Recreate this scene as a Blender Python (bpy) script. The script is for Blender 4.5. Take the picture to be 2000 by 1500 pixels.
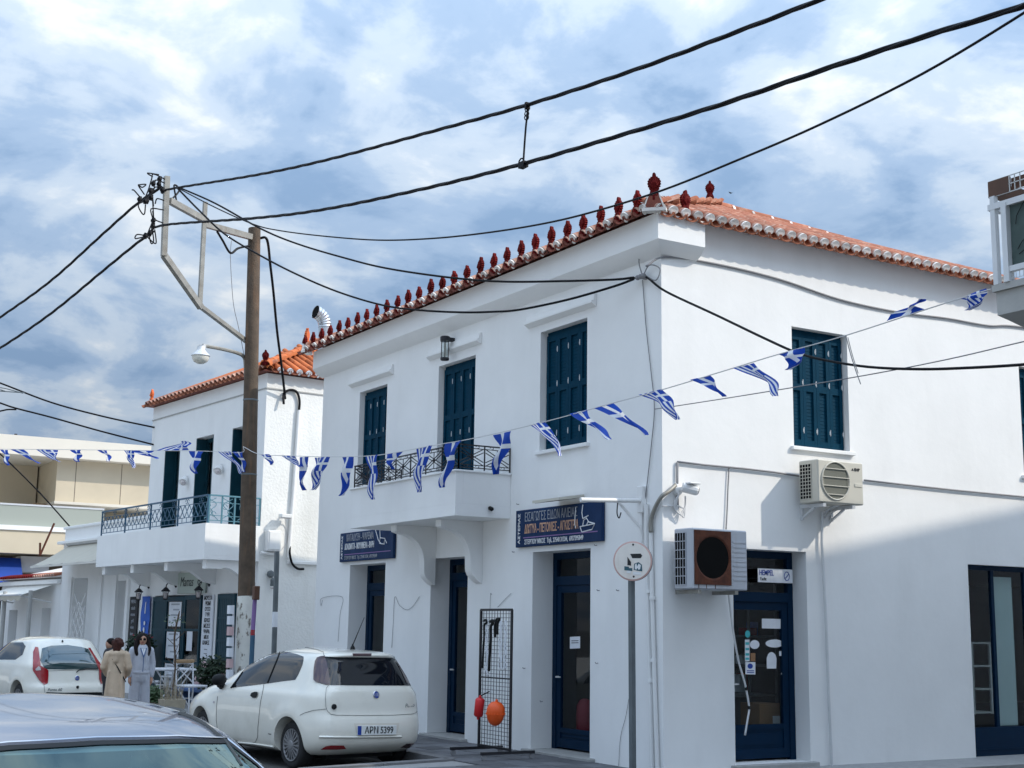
import bpy, bmesh, math, random
from mathutils import Vector, Matrix, noise
from mathutils.bvhtree import BVHTree
random.seed(7)
R = math.radians
for o in list(bpy.data.objects):
    bpy.data.objects.remove(o)
S = bpy.context.scene
COL = S.collection

# ------------------------------------------------------------------ camera
CAM = Vector((-10.129, -13.150, 1.80))
FPX = 2669.59                              # focal length in pixels of a 2000 px wide picture
YAW, PIT, ROL = R(58.74953), R(10.10823), R(0.84190)
_f = Vector((math.cos(YAW)*math.cos(PIT), math.sin(YAW)*math.cos(PIT), math.sin(PIT)))
_r0 = Vector((math.sin(YAW), -math.cos(YAW), 0))
_u0 = _r0.cross(_f)
_r = _r0*math.cos(ROL) + _u0*math.sin(ROL)
_u = -_r0*math.sin(ROL) + _u0*math.cos(ROL)
cd = bpy.data.cameras.new('camera')
cam = bpy.data.objects.new('camera', cd)
COL.objects.link(cam)
cam.matrix_world = Matrix(((_r.x, _u.x, -_f.x, CAM.x), (_r.y, _u.y, -_f.y, CAM.y), (_r.z, _u.z, -_f.z, CAM.z), (0, 0, 0, 1)))
cd.sensor_width = 36
cd.sensor_fit = 'HORIZONTAL'
cd.lens = 36*FPX/2000
cd.clip_start = 0.05
cd.clip_end = 5000
S.camera = cam
S.render.resolution_x, S.render.resolution_y = 1024, 768

# ------------------------------------------------------------------ exposure, sky, sun
S.view_settings.view_transform = 'Standard'
S.view_settings.look = 'None'
S.view_settings.exposure = 0.76
S.view_settings.gamma = 1
S.view_settings.use_curve_mapping = False
SUN_AZ, SUN_EL = R(-38), R(38)             # direction TO the sun, from +X
W = bpy.data.worlds.new('World')
S.world = W
W.use_nodes = True
def build_sky():
    nt = W.node_tree; n = nt.nodes; L = nt.links
    n.clear()
    def nd(t, **k):
        x = n.new(t)
        for a, b in k.items(): setattr(x, a, b)
        return x
    def mth(op, a, b=None, c=None):
        x = nd('ShaderNodeMath', operation=op)
        for i, v in enumerate((a, b, c)):
            if v is None: continue
            if isinstance(v, (int, float)): x.inputs[i].default_value = v
            else: L.new(v, x.inputs[i])
        return x.outputs[0]
    out = nd('ShaderNodeOutputWorld'); bg = nd('ShaderNodeBackground')
    bg.inputs['Strength'].default_value = 0.1
    sky = nd('ShaderNodeTexSky', sky_type='NISHITA')
    sky.sun_disc = False
    sky.sun_elevation = SUN_EL
    sky.sun_rotation = math.pi/2 - SUN_AZ
    sky.air_density = 1.2; sky.dust_density = 0.6; sky.ozone_density = 2.0
    tc = nd('ShaderNodeTexCoord'); sp = nd('ShaderNodeSeparateXYZ')
    L.new(tc.outputs['Generated'], sp.inputs[0])
    zz = mth('ADD', mth('MAXIMUM', sp.outputs['Z'], 0.0), 0.30)
    cx = mth('DIVIDE', sp.outputs['X'], zz); cy = mth('DIVIDE', sp.outputs['Y'], zz)
    cm = nd('ShaderNodeCombineXYZ'); L.new(cx, cm.inputs[0]); L.new(cy, cm.inputs[1])
    def noi(scale, detail, rough, dist, off):
        mp = nd('ShaderNodeMapping'); mp.inputs['Location'].default_value = off
        L.new(cm.outputs[0], mp.inputs[0])
        t = nd('ShaderNodeTexNoise'); t.inputs['Scale'].default_value = scale
        t.inputs['Detail'].default_value = detail; t.inputs['Roughness'].default_value = rough
        t.inputs['Distortion'].default_value = dist
        L.new(mp.outputs[0], t.inputs['Vector']); return t.outputs[0]
    def ramp(v, stops):
        r = nd('ShaderNodeValToRGB'); e = r.color_ramp.elements
        while len(e) < len(stops): e.new(0.5)
        for i, (p, c) in enumerate(stops):
            e[i].position = p; e[i].color = (*c, 1)
        r.color_ramp.interpolation = 'EASE'
        L.new(v, r.inputs[0]); return r.outputs[0]
    big = noi(1.5, 5, 0.50, 0.2, (3.3, 1.7, 0))
    fine = noi(6.5, 10, 0.57, 0.3, (7.1, 4.2, 2))
    dens = mth('ADD', mth('MULTIPLY', big, 0.60), mth('MULTIPLY', fine, 0.40))
    cover = ramp(dens, [(0.29, (0, 0, 0)), (0.40, (1, 1, 1))])
    # grey-blue thin bellies to bright white heads
    lit = noi(3.0, 9, 0.56, 0.45, (1.9, 9.0, 5))
    lit2 = mth('ADD', mth('MULTIPLY', lit, 0.62), mth('MULTIPLY', fine, 0.38))
    ccol = ramp(lit2, [(0.39, (1.6, 2.45, 3.75)), (0.465, (2.3, 3.15, 4.4)), (0.535, (3.4, 4.1, 5.0)), (0.61, (4.9, 5.25, 5.6))])
    # brightening towards the sun, as a veil of thin cloud does
    dp = nd('ShaderNodeVectorMath', operation='DOT_PRODUCT')
    L.new(tc.outputs['Generated'], dp.inputs[0])
    dp.inputs[1].default_value = (math.cos(SUN_AZ)*math.cos(SUN_EL), math.sin(SUN_AZ)*math.cos(SUN_EL), math.sin(SUN_EL))
    lift = mth('ADD', mth('MULTIPLY', mth('MAXIMUM', sp.outputs['Z'], 0.0), 1.9), 0.50)
    glow = mth('ADD', mth('MULTIPLY', mth('POWER', mth('MAXIMUM', dp.outputs['Value'], 0.0), 4.0), 0.9), 1.0)
    gl = nd('ShaderNodeVectorMath', operation='SCALE'); L.new(ccol, gl.inputs[0]); L.new(mth('MULTIPLY', glow, lift), gl.inputs['Scale'])
    blue = nd('ShaderNodeVectorMath', operation='MULTIPLY'); L.new(sky.outputs[0], blue.inputs[0])
    blue.inputs[1].default_value = (.62, .95, 1.25)
    mx = nd('ShaderNodeMix', data_type='RGBA')
    L.new(cover, mx.inputs['Factor']); L.new(blue.outputs[0], mx.inputs['A']); L.new(gl.outputs[0], mx.inputs['B'])
    L.new(mx.outputs['Result'], bg.inputs['Color']); L.new(bg.outputs[0], out.inputs[0])
build_sky()
sl = bpy.data.lights.new('sun', 'SUN')
sl.energy = 2.0
sl.angle = R(0.9)
sl.color = (1.0, 0.92, 0.80)
sun = bpy.data.objects.new('sun', sl)
COL.objects.link(sun)
_sd = Vector((math.cos(SUN_AZ)*math.cos(SUN_EL), math.sin(SUN_AZ)*math.cos(SUN_EL), math.sin(SUN_EL)))
sun.rotation_euler = _sd.to_track_quat('Z', 'Y').to_euler()
sun.location = (20, -20, 40)

# ------------------------------------------------------------------ measuring: where a sight line meets a plane that a wall, a cable or a kerb lies in
def ray(px, py):
    return _r*((px-1000)/FPX) - _u*((py-750)/FPX) + _f
def at(px, py, ax, val):
    d = ray(px, py); k = 'xyz'.index(ax)
    return CAM + d*((val-CAM[k])/d[k])
def atp(px, py, p0, n):
    d = ray(px, py)
    return CAM + d*((Vector(p0)-CAM).dot(n)/d.dot(n))
def vplane(a, b):
    d = Vector((b[0]-a[0], b[1]-a[1], 0)).normalized()
    return Vector(a), Vector((d.y, -d.x, 0))

# ------------------------------------------------------------------ mesh builder
class MB:
    def __init__(s, frame=None):
        s.v = []; s.f = []; s.M = frame or Matrix.Identity(4); s.uv = {}
    def add(s, vs, fs):
        b = len(s.v)
        s.v += [s.M @ Vector(p) for p in vs]
        s.f += [tuple(b+i for i in f) for f in fs]
        return b
    def box(s, a, b):
        (x0, y0, z0), (x1, y1, z1) = a, b
        if x0 > x1: x0, x1 = x1, x0
        if y0 > y1: y0, y1 = y1, y0
        if z0 > z1: z0, z1 = z1, z0
        s.add([(x0,y0,z0),(x1,y0,z0),(x1,y1,z0),(x0,y1,z0),(x0,y0,z1),(x1,y0,z1),(x1,y1,z1),(x0,y1,z1)],
              [(0,3,2,1),(4,5,6,7),(0,1,5,4),(1,2,6,5),(2,3,7,6),(3,0,4,7)]); return s
    def cbox(s, a, b, c=0.01):
        """box with chamfered edges"""
        x0, y0, z0 = (min(a[i], b[i]) for i in range(3)); x1, y1, z1 = (max(a[i], b[i]) for i in range(3))
        c = min(c, (x1-x0)*.45, (y1-y0)*.45, (z1-z0)*.45)
        bm = bmesh.new(); bmesh.ops.create_cube(bm, size=1)
        for v in bm.verts:
            v.co = Vector(((x0+x1)/2+v.co.x*(x1-x0), (y0+y1)/2+v.co.y*(y1-y0), (z0+z1)/2+v.co.z*(z1-z0)))
        bmesh.ops.bevel(bm, geom=list(bm.edges), offset=c, segments=1, affect='EDGES', profile=0.5)
        bm.verts.index_update()
        s.add([v.co.copy() for v in bm.verts], [tuple(v.index for v in f.verts) for f in bm.faces]); bm.free(); return s
    def bar(s, p, q, w, h, up=(0,0,1)):
        """rectangular bar from p to q, w wide (sideways), h high (up)"""
        p = Vector(p); q = Vector(q); d = (q-p).normalized(); up = Vector(up)
        if abs(d.dot(up)) > .98: up = Vector((1,0,0)) if abs(d.x) < .9 else Vector((0,1,0))
        sd = d.cross(up).normalized(); u2 = sd.cross(d)
        c = []
        for e in (p, q):
            for i, j in ((-1,-1),(1,-1),(1,1),(-1,1)): c.append(e+sd*(w/2*i)+u2*(h/2*j))
        s.add(c, [(0,1,2,3),(7,6,5,4),(0,4,5,1),(1,5,6,2),(2,6,7,3),(3,7,4,0)]); return s
    def tube(s, pts, r, n=8, cap=True):
        pts = [Vector(p) for p in pts]; m = len(pts)
        rs = r if isinstance(r, (list, tuple)) else [r]*m
        vs = []; prev = None
        for i, p in enumerate(pts):
            d = (pts[min(i+1, m-1)]-pts[max(i-1, 0)])
            d = d.normalized() if d.length > 1e-9 else Vector((0,0,1))
            if prev is None:
                a = Vector((0,0,1)) if abs(d.z) < .9 else Vector((1,0,0))
                u = d.cross(a).normalized()
            else:
                u = (prev - d*prev.dot(d))
                u = u.normalized() if u.length > 1e-6 else d.orthogonal().normalized()
            prev = u; w = d.cross(u)
            for k in range(n):
                t = 2*math.pi*k/n
                vs.append(p+(u*math.cos(t)+w*math.sin(t))*rs[i])
        fs = []
        for i in range(m-1):
            for k in range(n):
                fs.append((i*n+k, i*n+(k+1) % n, (i+1)*n+(k+1) % n, (i+1)*n+k))
        if cap:
            fs.append(tuple(range(n-1, -1, -1))); fs.append(tuple((m-1)*n+k for k in range(n)))
        s.add(vs, fs); return s
    def cyl(s, p, q, r, n=12, r2=None):
        return s.tube([p, q], [r, r if r2 is None else r2], n)
    def prism(s, poly, ext):
        """closed polygon (3D points, planar) extruded by a vector"""
        k = len(poly); e = Vector(ext)
        vs = [Vector(p) for p in poly]+[Vector(p)+e for p in poly]
        s.add(vs, [tuple(range(k-1, -1, -1)), tuple(range(k, 2*k))]+[(i, (i+1) % k, k+(i+1) % k, k+i) for i in range(k)]); return s
    def lathe(s, prof, c=(0,0,0), n=16, axis=None):
        """profile of (radius, height) turned about axis through c"""
        ax = Vector(axis).normalized() if axis else Vector((0,0,1))
        u = ax.orthogonal().normalized(); w = ax.cross(u); c = Vector(c); vs = []
        for r, h in prof:
            for k in range(n):
                t = 2*math.pi*k/n; vs.append(c+ax*h+(u*math.cos(t)+w*math.sin(t))*max(r, 1e-4))
        fs = []
        for i in range(len(prof)-1):
            for k in range(n): fs.append((i*n+k, i*n+(k+1) % n, (i+1)*n+(k+1) % n, (i+1)*n+k))
        fs.append(tuple(range(n-1, -1, -1))); fs.append(tuple((len(prof)-1)*n+k for k in range(n)))
        s.add(vs, fs); return s
    def sphere(s, c, r, n=12, m=8, sc=(1,1,1)):
        c = Vector(c); vs = []; fs = []
        for i in range(m+1):
            a = math.pi*i/m
            for k in range(n):
                t = 2*math.pi*k/n
                vs.append(c+Vector((r*sc[0]*math.sin(a)*math.cos(t), r*sc[1]*math.sin(a)*math.sin(t), r*sc[2]*math.cos(a))))
        for i in range(m):
            for k in range(n): fs.append((i*n+k, (i+1)*n+k, (i+1)*n+(k+1) % n, i*n+(k+1) % n))
        s.add(vs, fs); return s
    def quad(s, a, b, c, d): s.add([a, b, c, d], [(0,1,2,3)]); return s
    def grid(s, fn, nu, nv):
        vs = [fn(i/nu, j/nv) for j in range(nv+1) for i in range(nu+1)]
        fs = [(j*(nu+1)+i, j*(nu+1)+i+1, (j+1)*(nu+1)+i+1, (j+1)*(nu+1)+i) for j in range(nv) for i in range(nu)]
        s.add(vs, fs); return s
    def mesh(s, name, inv, smooth=False, fix=True):
        me = bpy.data.meshes.new(name)
        me.from_pydata([inv @ p for p in s.v], [], s.f)
        if fix:
            bm = bmesh.new(); bm.from_mesh(me)
            bmesh.ops.recalc_face_normals(bm, faces=bm.faces)
            bm.to_mesh(me); bm.free()
        if smooth:
            for p in me.polygons: p.use_smooth = True
            if smooth is not True: me.set_sharp_from_angle(angle=R(smooth))
        me.update(); return me
    def build(s, name, mat, parent=None, smooth=False, fix=True, origin=None):
        if parent is None:
            if origin is None:
                xs = [p.x for p in s.v]; ys = [p.y for p in s.v]; zs = [p.z for p in s.v]
                origin = ((min(xs)+max(xs))/2, (min(ys)+max(ys))/2, min(zs))
            M = Matrix.Translation(origin)
        else: M = WM[parent.name]
        me = s.mesh(name, M.inverted(), smooth, fix)
        o = bpy.data.objects.new(name, me); COL.objects.link(o)
        if mat: me.materials.append(mat)
        if parent is None: o.matrix_world = M
        else: o.parent = parent
        WM[o.name] = M
        return o
WM = {}
def info(o, label=None, cat=None, group=None, kind=None):
    if label: o['label'] = label
    if cat: o['category'] = cat
    if group: o['group'] = group
    if kind: o['kind'] = kind
    return o
def thing(name, label, cat, loc=(0,0,0), rz=0.0, group=None):
    o = bpy.data.objects.new(name, None); COL.objects.link(o)
    o.empty_display_size = .2
    M = Matrix.Translation(loc) @ Matrix.Rotation(rz, 4, 'Z')
    o.location = loc; o.rotation_euler = (0, 0, rz)
    WM[o.name] = M
    return info(o, label, cat, group)
def link(name, me, parent, M=None, label=None):
    """a part that shares mesh data; M is its world matrix"""
    o = bpy.data.objects.new(name, me); COL.objects.link(o); o.parent = parent
    if M is not None: o.matrix_basis = WM[parent.name].inverted() @ M
    WM[o.name] = M if M is not None else WM[parent.name]
    if label: o['label'] = label
    return o
def copy_tree(o, parent=None):
    c = o.copy(); COL.objects.link(c); c.parent = parent
    for ch in [x for x in o.children]: copy_tree(ch, c)
    return c
def spline(pts, k=8):
    """Catmull-Rom through points"""
    p = [Vector(x) for x in pts]; out = []
    for i in range(len(p)-1):
        a = p[i-1] if i else p[0]*2-p[1]; b = p[i]; c = p[i+1]; d = p[i+2] if i+2 < len(p) else p[-1]*2-p[-2]
        for j in range(k):
            t = j/k
            out.append(.5*((2*b)+(c-a)*t+(2*a-5*b+4*c-d)*t*t+(3*b-a-3*c+d)*t**3))
    out.append(p[-1]); return out

# ------------------------------------------------------------------ materials
def mat(name, col, rough=.6, metal=0, var=0.0, vscale=3.0, bump=0.0, bscale=40.0, spec=.5, stain=None, coat=0.0, bdetail=4, sstops=(.52, .72), sscale=(1,1,.25)):
    m = bpy.data.materials.new(name); m.use_nodes = True
    nt = m.node_tree; n = nt.nodes; L = nt.links; b = n['Principled BSDF']
    b.inputs['Roughness'].default_value = rough; b.inputs['Metallic'].default_value = metal
    b.inputs['Specular IOR Level'].default_value = spec
    if coat: b.inputs['Coat Weight'].default_value = coat; b.inputs['Coat Roughness'].default_value = .04
    b.inputs['Base Color'].default_value = (*col, 1)
    each = name.startswith('tile_') or name.startswith('antefix') or name in ('paving','mortar_white')
    tc = n.new('ShaderNodeTexCoord')
    geo = n.new('ShaderNodeNewGeometry')
    def noi(sc, det=4, ro=.55, vec=None):
        t = n.new('ShaderNodeTexNoise'); t.inputs['Scale'].default_value = sc; t.inputs['Detail'].default_value = det; t.inputs['Roughness'].default_value = ro
        L.new(vec or geo.outputs['Position'], t.inputs['Vector']); return t.outputs[0]
    cur = None
    if var:
        r = n.new('ShaderNodeMapRange'); r.inputs[1].default_value = .25; r.inputs[2].default_value = .75
        r.inputs[3].default_value = 1-var; r.inputs[4].default_value = 1+var
        L.new(noi(vscale, 6), r.inputs[0])
        sc = n.new('ShaderNodeVectorMath'); sc.operation = 'SCALE'; sc.inputs[0].default_value = col
        L.new(r.outputs[0], sc.inputs['Scale']); cur = sc.outputs[0]
    if stain:
        mp = n.new('ShaderNodeMapping'); mp.inputs['Scale'].default_value = sscale; L.new(geo.outputs['Position'], mp.inputs[0])
        r = n.new('ShaderNodeValToRGB'); r.color_ramp.elements[0].position = sstops[0]; r.color_ramp.elements[1].position = sstops[1]
        L.new(noi(stain[1], 7, .6, mp.outputs[0]), r.inputs[0])
        mm = n.new('ShaderNodeMath'); mm.operation = 'MULTIPLY'; mm.inputs[1].default_value = stain[2]; L.new(r.outputs[0], mm.inputs[0])
        x = n.new('ShaderNodeMix'); x.data_type = 'RGBA'
        L.new(mm.outputs[0], x.inputs['Factor'])
        if cur: L.new(cur, x.inputs['A'])
        else: x.inputs['A'].default_value = (*col, 1)
        x.inputs['B'].default_value = (*stain[0], 1); cur = x.outputs['Result']
    if each:                                   # every tile fired a little differently
        oi = n.new('ShaderNodeObjectInfo'); r = n.new('ShaderNodeMapRange'); r.inputs[3].default_value = .70; r.inputs[4].default_value = 1.25
        L.new(oi.outputs['Random'], r.inputs[0]); sc = n.new('ShaderNodeVectorMath'); sc.operation = 'SCALE'
        L.new(cur, sc.inputs[0]); L.new(r.outputs[0], sc.inputs['Scale']); cur = sc.outputs[0]
    if name == 'tile_clay':                    # paler colour towards the lower lip of each tile
        so = n.new('ShaderNodeSeparateXYZ'); L.new(tc.outputs['Object'], so.inputs[0])
        r = n.new('ShaderNodeMapRange'); r.inputs[1].default_value = .02; r.inputs[2].default_value = .055; r.inputs[3].default_value = .40; r.inputs[4].default_value = 0.0
        L.new(so.outputs['Y'], r.inputs[0]); x = n.new('ShaderNodeMix'); x.data_type = 'RGBA'; L.new(r.outputs[0], x.inputs['Factor']); L.new(cur, x.inputs['A']); x.inputs['B'].default_value = (.62, .50, .43, 1); cur = x.outputs['Result']
    if cur: L.new(cur, b.inputs['Base Color'])
    if bump:
        bp = n.new('ShaderNodeBump'); bp.inputs['Strength'].default_value = 1.0; bp.inputs['Distance'].default_value = bump
        L.new(noi(bscale, bdetail), bp.inputs['Height']); L.new(bp.outputs[0], b.inputs['Normal'])
    return m
def glassmat(name, tint=(.55,.62,.62), refl=1.0, rough=.02):
    m = bpy.data.materials.new(name); m.use_nodes = True
    nt = m.node_tree; n = nt.nodes; L = nt.links; n.clear()
    o = n.new('ShaderNodeOutputMaterial'); t = n.new('ShaderNodeBsdfTransparent'); t.inputs[0].default_value = (*tint, 1)
    g = n.new('ShaderNodeBsdfGlossy'); g.inputs['Roughness'].default_value = rough; g.inputs['Color'].default_value = (.95, .97, 1, 1) if name != 'glass_car' else (.58, .76, .72, 1)
    fr = n.new('ShaderNodeFresnel'); fr.inputs['IOR'].default_value = 1.5
    mu = n.new('ShaderNodeMath'); mu.operation = 'MULTIPLY'; mu.inputs[1].default_value = 1.6*refl; mu.use_clamp = True
    gb = n.new('ShaderNodeNewGeometry'); iv = n.new('ShaderNodeMath'); iv.operation = 'SUBTRACT'; iv.inputs[0].default_value = 1.0; L.new(gb.outputs['Backfacing'], iv.inputs[1])
    fm = n.new('ShaderNodeMath'); fm.operation = 'MULTIPLY'; L.new(fr.outputs[0], fm.inputs[0]); L.new(iv.outputs[0], fm.inputs[1])
    L.new(fm.outputs[0], mu.inputs[0])
    x = n.new('ShaderNodeMixShader'); L.new(mu.outputs[0], x.inputs[0]); L.new(t.outputs[0], x.inputs[1]); L.new(g.outputs[0], x.inputs[2]); L.new(x.outputs[0], o.inputs[0])
    return m
M_ = {}
def mk(k, *a, **kw): M_[k] = mat(k, *a, **kw)
mk('white_plaster', (.84,.84,.83), .85, var=.035, vscale=1.3, bump=.0032, bscale=7, bdetail=8, spec=.2, stain=((.60,.60,.585), 1.4, .22), sscale=(1.1,1.1,.3), sstops=(.50,.80))
mk('white_trim', (.83,.83,.82), .8, var=.02, vscale=4, bump=.0015, bscale=30, spec=.2)
mk('rough_plaster', (.80,.80,.775), .9, var=.04, vscale=2, bump=.010, bscale=20, bdetail=4, spec=.15, stain=((.52,.51,.46), 1.2, .35))
mk('white_pvc', (.78,.78,.77), .45, var=.03)
mk('grey_wall', (.48,.49,.50), .8, var=.08, bump=.002)
mk('shutter_blue', (.0015,.036,.068), .6, spec=.06, var=.12, vscale=6, bump=.0008, bscale=60, stain=((.002,.036,.066), 5, .5))
mk('navy_frame', (.001,.017,.046), .5, spec=.12, var=.10, vscale=5, bump=.0006, bscale=60)
mk('door_teal', (.004,.042,.062), .5, spec=.3, var=.12, vscale=6)
mk('rail_blue', (.03,.10,.17), .4, var=.1)
mk('rail_teal', (.10,.24,.30), .4, var=.1)
mk('black_iron', (.012,.012,.016), .45, var=.2, vscale=8)
mk('black_cable', (.005,.005,.007), .6, spec=.2, var=.2, vscale=10)
mk('grey_cable', (.22,.22,.23), .6)
mk('white_cable', (.62,.62,.62), .6)
mk('galvanized', (.30,.29,.26), .5, metal=.35, var=.22, vscale=7, stain=((.22,.17,.11), 6, .6), bump=.0006)
mk('steel', (.62,.63,.64), .28, metal=.9, var=.1, vscale=8, bump=.0015, bscale=25)
mk('light_metal', (.66,.67,.68), .4, metal=.3, var=.06)
mk('grey_post', (.11,.13,.14), .45, var=.2, vscale=6)
mk('pole_wood', (.088,.062,.042), .85, var=.35, vscale=5, bump=.01, bscale=30, stain=((.19,.10,.05), 2.2, .65), sscale=(6,6,.35))
mk('pole_white', (.70,.69,.63), .9, var=.08, vscale=5, bump=.008, bscale=25, stain=((.16,.13,.10), 9, .9), sstops=(.55,.62), sscale=(1,1,.6))
mk('tile_clay', (.33,.115,.063), .85, var=.28, vscale=4, bump=.004, bscale=35, spec=.25, stain=((.60,.36,.25), 5, .7))
mk('tile_pan', (.33,.125,.072), .85, var=.25, vscale=5, bump=.003, spec=.2)
mk('tile_orange', (.45,.125,.040), .85, var=.22, vscale=4, bump=.004, bscale=35, spec=.25, stain=((.42,.12,.05), 6, .6))
mk('tile_dark', (.20,.055,.035), .85, var=.25, vscale=6, bump=.003)
mk('mortar_white', (.74,.70,.66), .9, var=.1, vscale=12, bump=.004, bscale=40)
mk('antefix_red', (.13,.009,.009), .8, spec=.1, var=.25, vscale=9, bump=.006, bscale=45)
mk('antefix_orange', (.55,.12,.03), .75, var=.2, vscale=9, bump=.006, bscale=45)
mk('asphalt', (.085,.084,.080), .9, var=.25, vscale=3, bump=.006, bscale=70)
mk('paving', (.115,.118,.13), .8, var=.22, vscale=3.0, bump=.004, bscale=30, stain=((.20,.20,.20), 2.5, .6))
mk('joint', (.30,.30,.30), .9, var=.15, vscale=12)
mk('kerb_stone', (.36,.36,.35), .85, var=.12, vscale=5, bump=.004)
mk('kerb_grey', (.17,.17,.175), .85, var=.15, vscale=5, bump=.004)
mk('beige_wall', (.61,.53,.40), .85, var=.05, vscale=1.5, bump=.002, spec=.2)
mk('cream_trim', (.73,.68,.59), .8, var=.04, vscale=1.2)
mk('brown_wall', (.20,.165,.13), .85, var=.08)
mk('awning_cloth', (.46,.43,.36), .9, var=.05, vscale=4)
mk('awning_white', (.66,.64,.59), .85, var=.05)
mk('blue_cloth', (.005,.05,.30), .7, var=.1)
mk('banner_blue', (.012,.10,.48), .55, var=.12, vscale=6)
mk('sign_blue', (.006,.027,.085), .6, spec=.2, var=.14, vscale=5, stain=((.02,.06,.15), 6, .5))
mk('print_white', (.78,.79,.80), .6)
mk('print_grey', (.36,.38,.42), .6)
mk('print_orange', (.62,.36,.24), .6)
mk('print_purple', (.24,.14,.34), .6)
mk('print_blue', (.01,.05,.32), .6)
mk('print_black', (.012,.012,.014), .6)
mk('chalkboard', (.025,.026,.028), .8, var=.25, vscale=20)
mk('paper', (.74,.76,.80), .8, var=.06, vscale=12)
mk('ac_white', (.56,.535,.46), .5, var=.04)
mk('ac_grey', (.47,.49,.53), .5, var=.05, stain=((.34,.30,.27), 5, .45))
mk('ac_dark', (.006,.006,.006), .8, spec=.08)
mk('ac_mesh', (.13,.135,.11), .6, var=.15)
mk('rust', (.10,.030,.014), .9, var=.4, vscale=12, bump=.004, bscale=50, stain=((.06,.02,.012), 9, .8))
mk('car_white', (.84,.81,.72), .32, var=.03, vscale=2, coat=1.0, stain=((.56,.53,.43), 1.7, .35), sscale=(1,1,1))
mk('car_silver', (.185,.19,.225), .28, metal=.45, coat=1.0, var=.03)
mk('car_glass', (.006,.008,.012), .03, spec=.45, coat=.25)
mk('car_glass_teal', (.018,.050,.055), .04, spec=.8, coat=1.0)
mk('tyre', (.016,.016,.017), .85, var=.3, vscale=14, bump=.003)
mk('rim', (.30,.30,.31), .4, metal=.6, var=.1)
mk('black_plastic', (.010,.011,.012), .55, spec=.2, var=.15)
mk('panel_gap', (.10,.10,.095), .9)
mk('blind', (.42,.50,.50), .8, var=.05)
mk('balcony_glass', (.36,.385,.34), .3)
mk('sign_rim', (.60,.38,.34), .5)
mk('lamp_red', (.32,.008,.014), .12, coat=1.0)
mk('lamp_dark_red', (.045,.008,.014), .12, coat=1.0)
mk('lamp_clear', (.55,.50,.50), .12, coat=1.0)
mk('chrome', (.62,.63,.66), .18, metal=1.0)
mk('quay_stone', (.52,.49,.44), .9, var=.1, vscale=2, bump=.003)
mk('seat_cloth', (.52,.54,.52), .9, var=.12)
mk('plate_white', (.76,.77,.75), .4)
mk('skin', (.46,.25,.17), .55, var=.06)
mk('hair_dark', (.012,.008,.008), .6, spec=.12, var=.4, vscale=30, bump=.01, bscale=45)
mk('hair_red', (.050,.016,.012), .6, spec=.15, var=.4, vscale=30, bump=.01, bscale=45)
mk('coat_beige', (.55,.42,.30), .85, var=.12, vscale=7, bump=.012, bscale=9)
mk('sweat_grey', (.46,.48,.54), .9, var=.10, vscale=7, bump=.012, bscale=10)
mk('dark_cloth', (.03,.03,.035), .9, var=.2)
mk('buoy_red', (.62,.018,.022), .45, var=.06)
mk('buoy_orange', (.80,.095,.008), .45, var=.06)
mk('chair_white', (.58,.59,.62), .6, var=.12, vscale=10)
mk('chair_wood', (.34,.22,.12), .7, var=.2, vscale=12)
mk('terracotta_pot', (.36,.31,.23), .85, var=.15, vscale=8)
mk('leaf', (.045,.085,.030), .6, var=.5, vscale=9)
mk('leaf_dark', (.022,.045,.022), .6, var=.5, vscale=9)
mk('stem_brown', (.09,.06,.04), .9)
mk('flower_red', (.30,.03,.05), .7)
mk('cushion_pink', (.60,.42,.42), .9, var=.06)
mk('cushion_blue', (.07,.13,.28), .9, var=.1)
mk('cardboard', (.30,.16,.08), .85, var=.08)
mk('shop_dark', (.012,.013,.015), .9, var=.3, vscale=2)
mk('shelf_grey', (.09,.095,.10), .7, var=.2, vscale=4)
mk('lamp_globe', (.70,.68,.60), .25, var=.03)
mk('brown_metal', (.10,.045,.025), .6, var=.25)
mk('mesh_white', (.55,.55,.54), .6)
mk('screen_green', (.055,.085,.080), .75, var=.2, vscale=8)
mk('grey_concrete', (.40,.40,.385), .85, var=.08, vscale=3, bump=.002)
mk('cyan_sticker', (.05,.42,.46), .5)
mk('graffiti_blue', (.03,.10,.13), .6)
mk('sign_face', (.82,.77,.71), .5, var=.06, vscale=9, stain=((.52,.42,.34), 5, .5))
M_['glass'] = glassmat('glass', (.86,.90,.90), .42)
M_['glass_car'] = glassmat('glass_car', (.40,.56,.54), 1.35)
M_['glass_balcony'] = glassmat('glass_balcony', (.50,.62,.58), 1.2)
M = M_
# ================================================================== ground
GZ = 0.155                                   # pavement level
def sheet(name, pts, z, m, kind='structure'):
    b = MB(); b.add([(x, y, z) for x, y in pts], [tuple(range(len(pts)))])
    return info(b.build(name, m, origin=(0,0,z), fix=False), kind=kind)
sheet('ground', [(-900,-900),(900,-900),(900,900),(-900,900)], -0.03, M['asphalt'])
sheet('road', [(-30,-60),(30,-60),(30,60),(-30,60)], 0.0, M['asphalt'])
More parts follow.
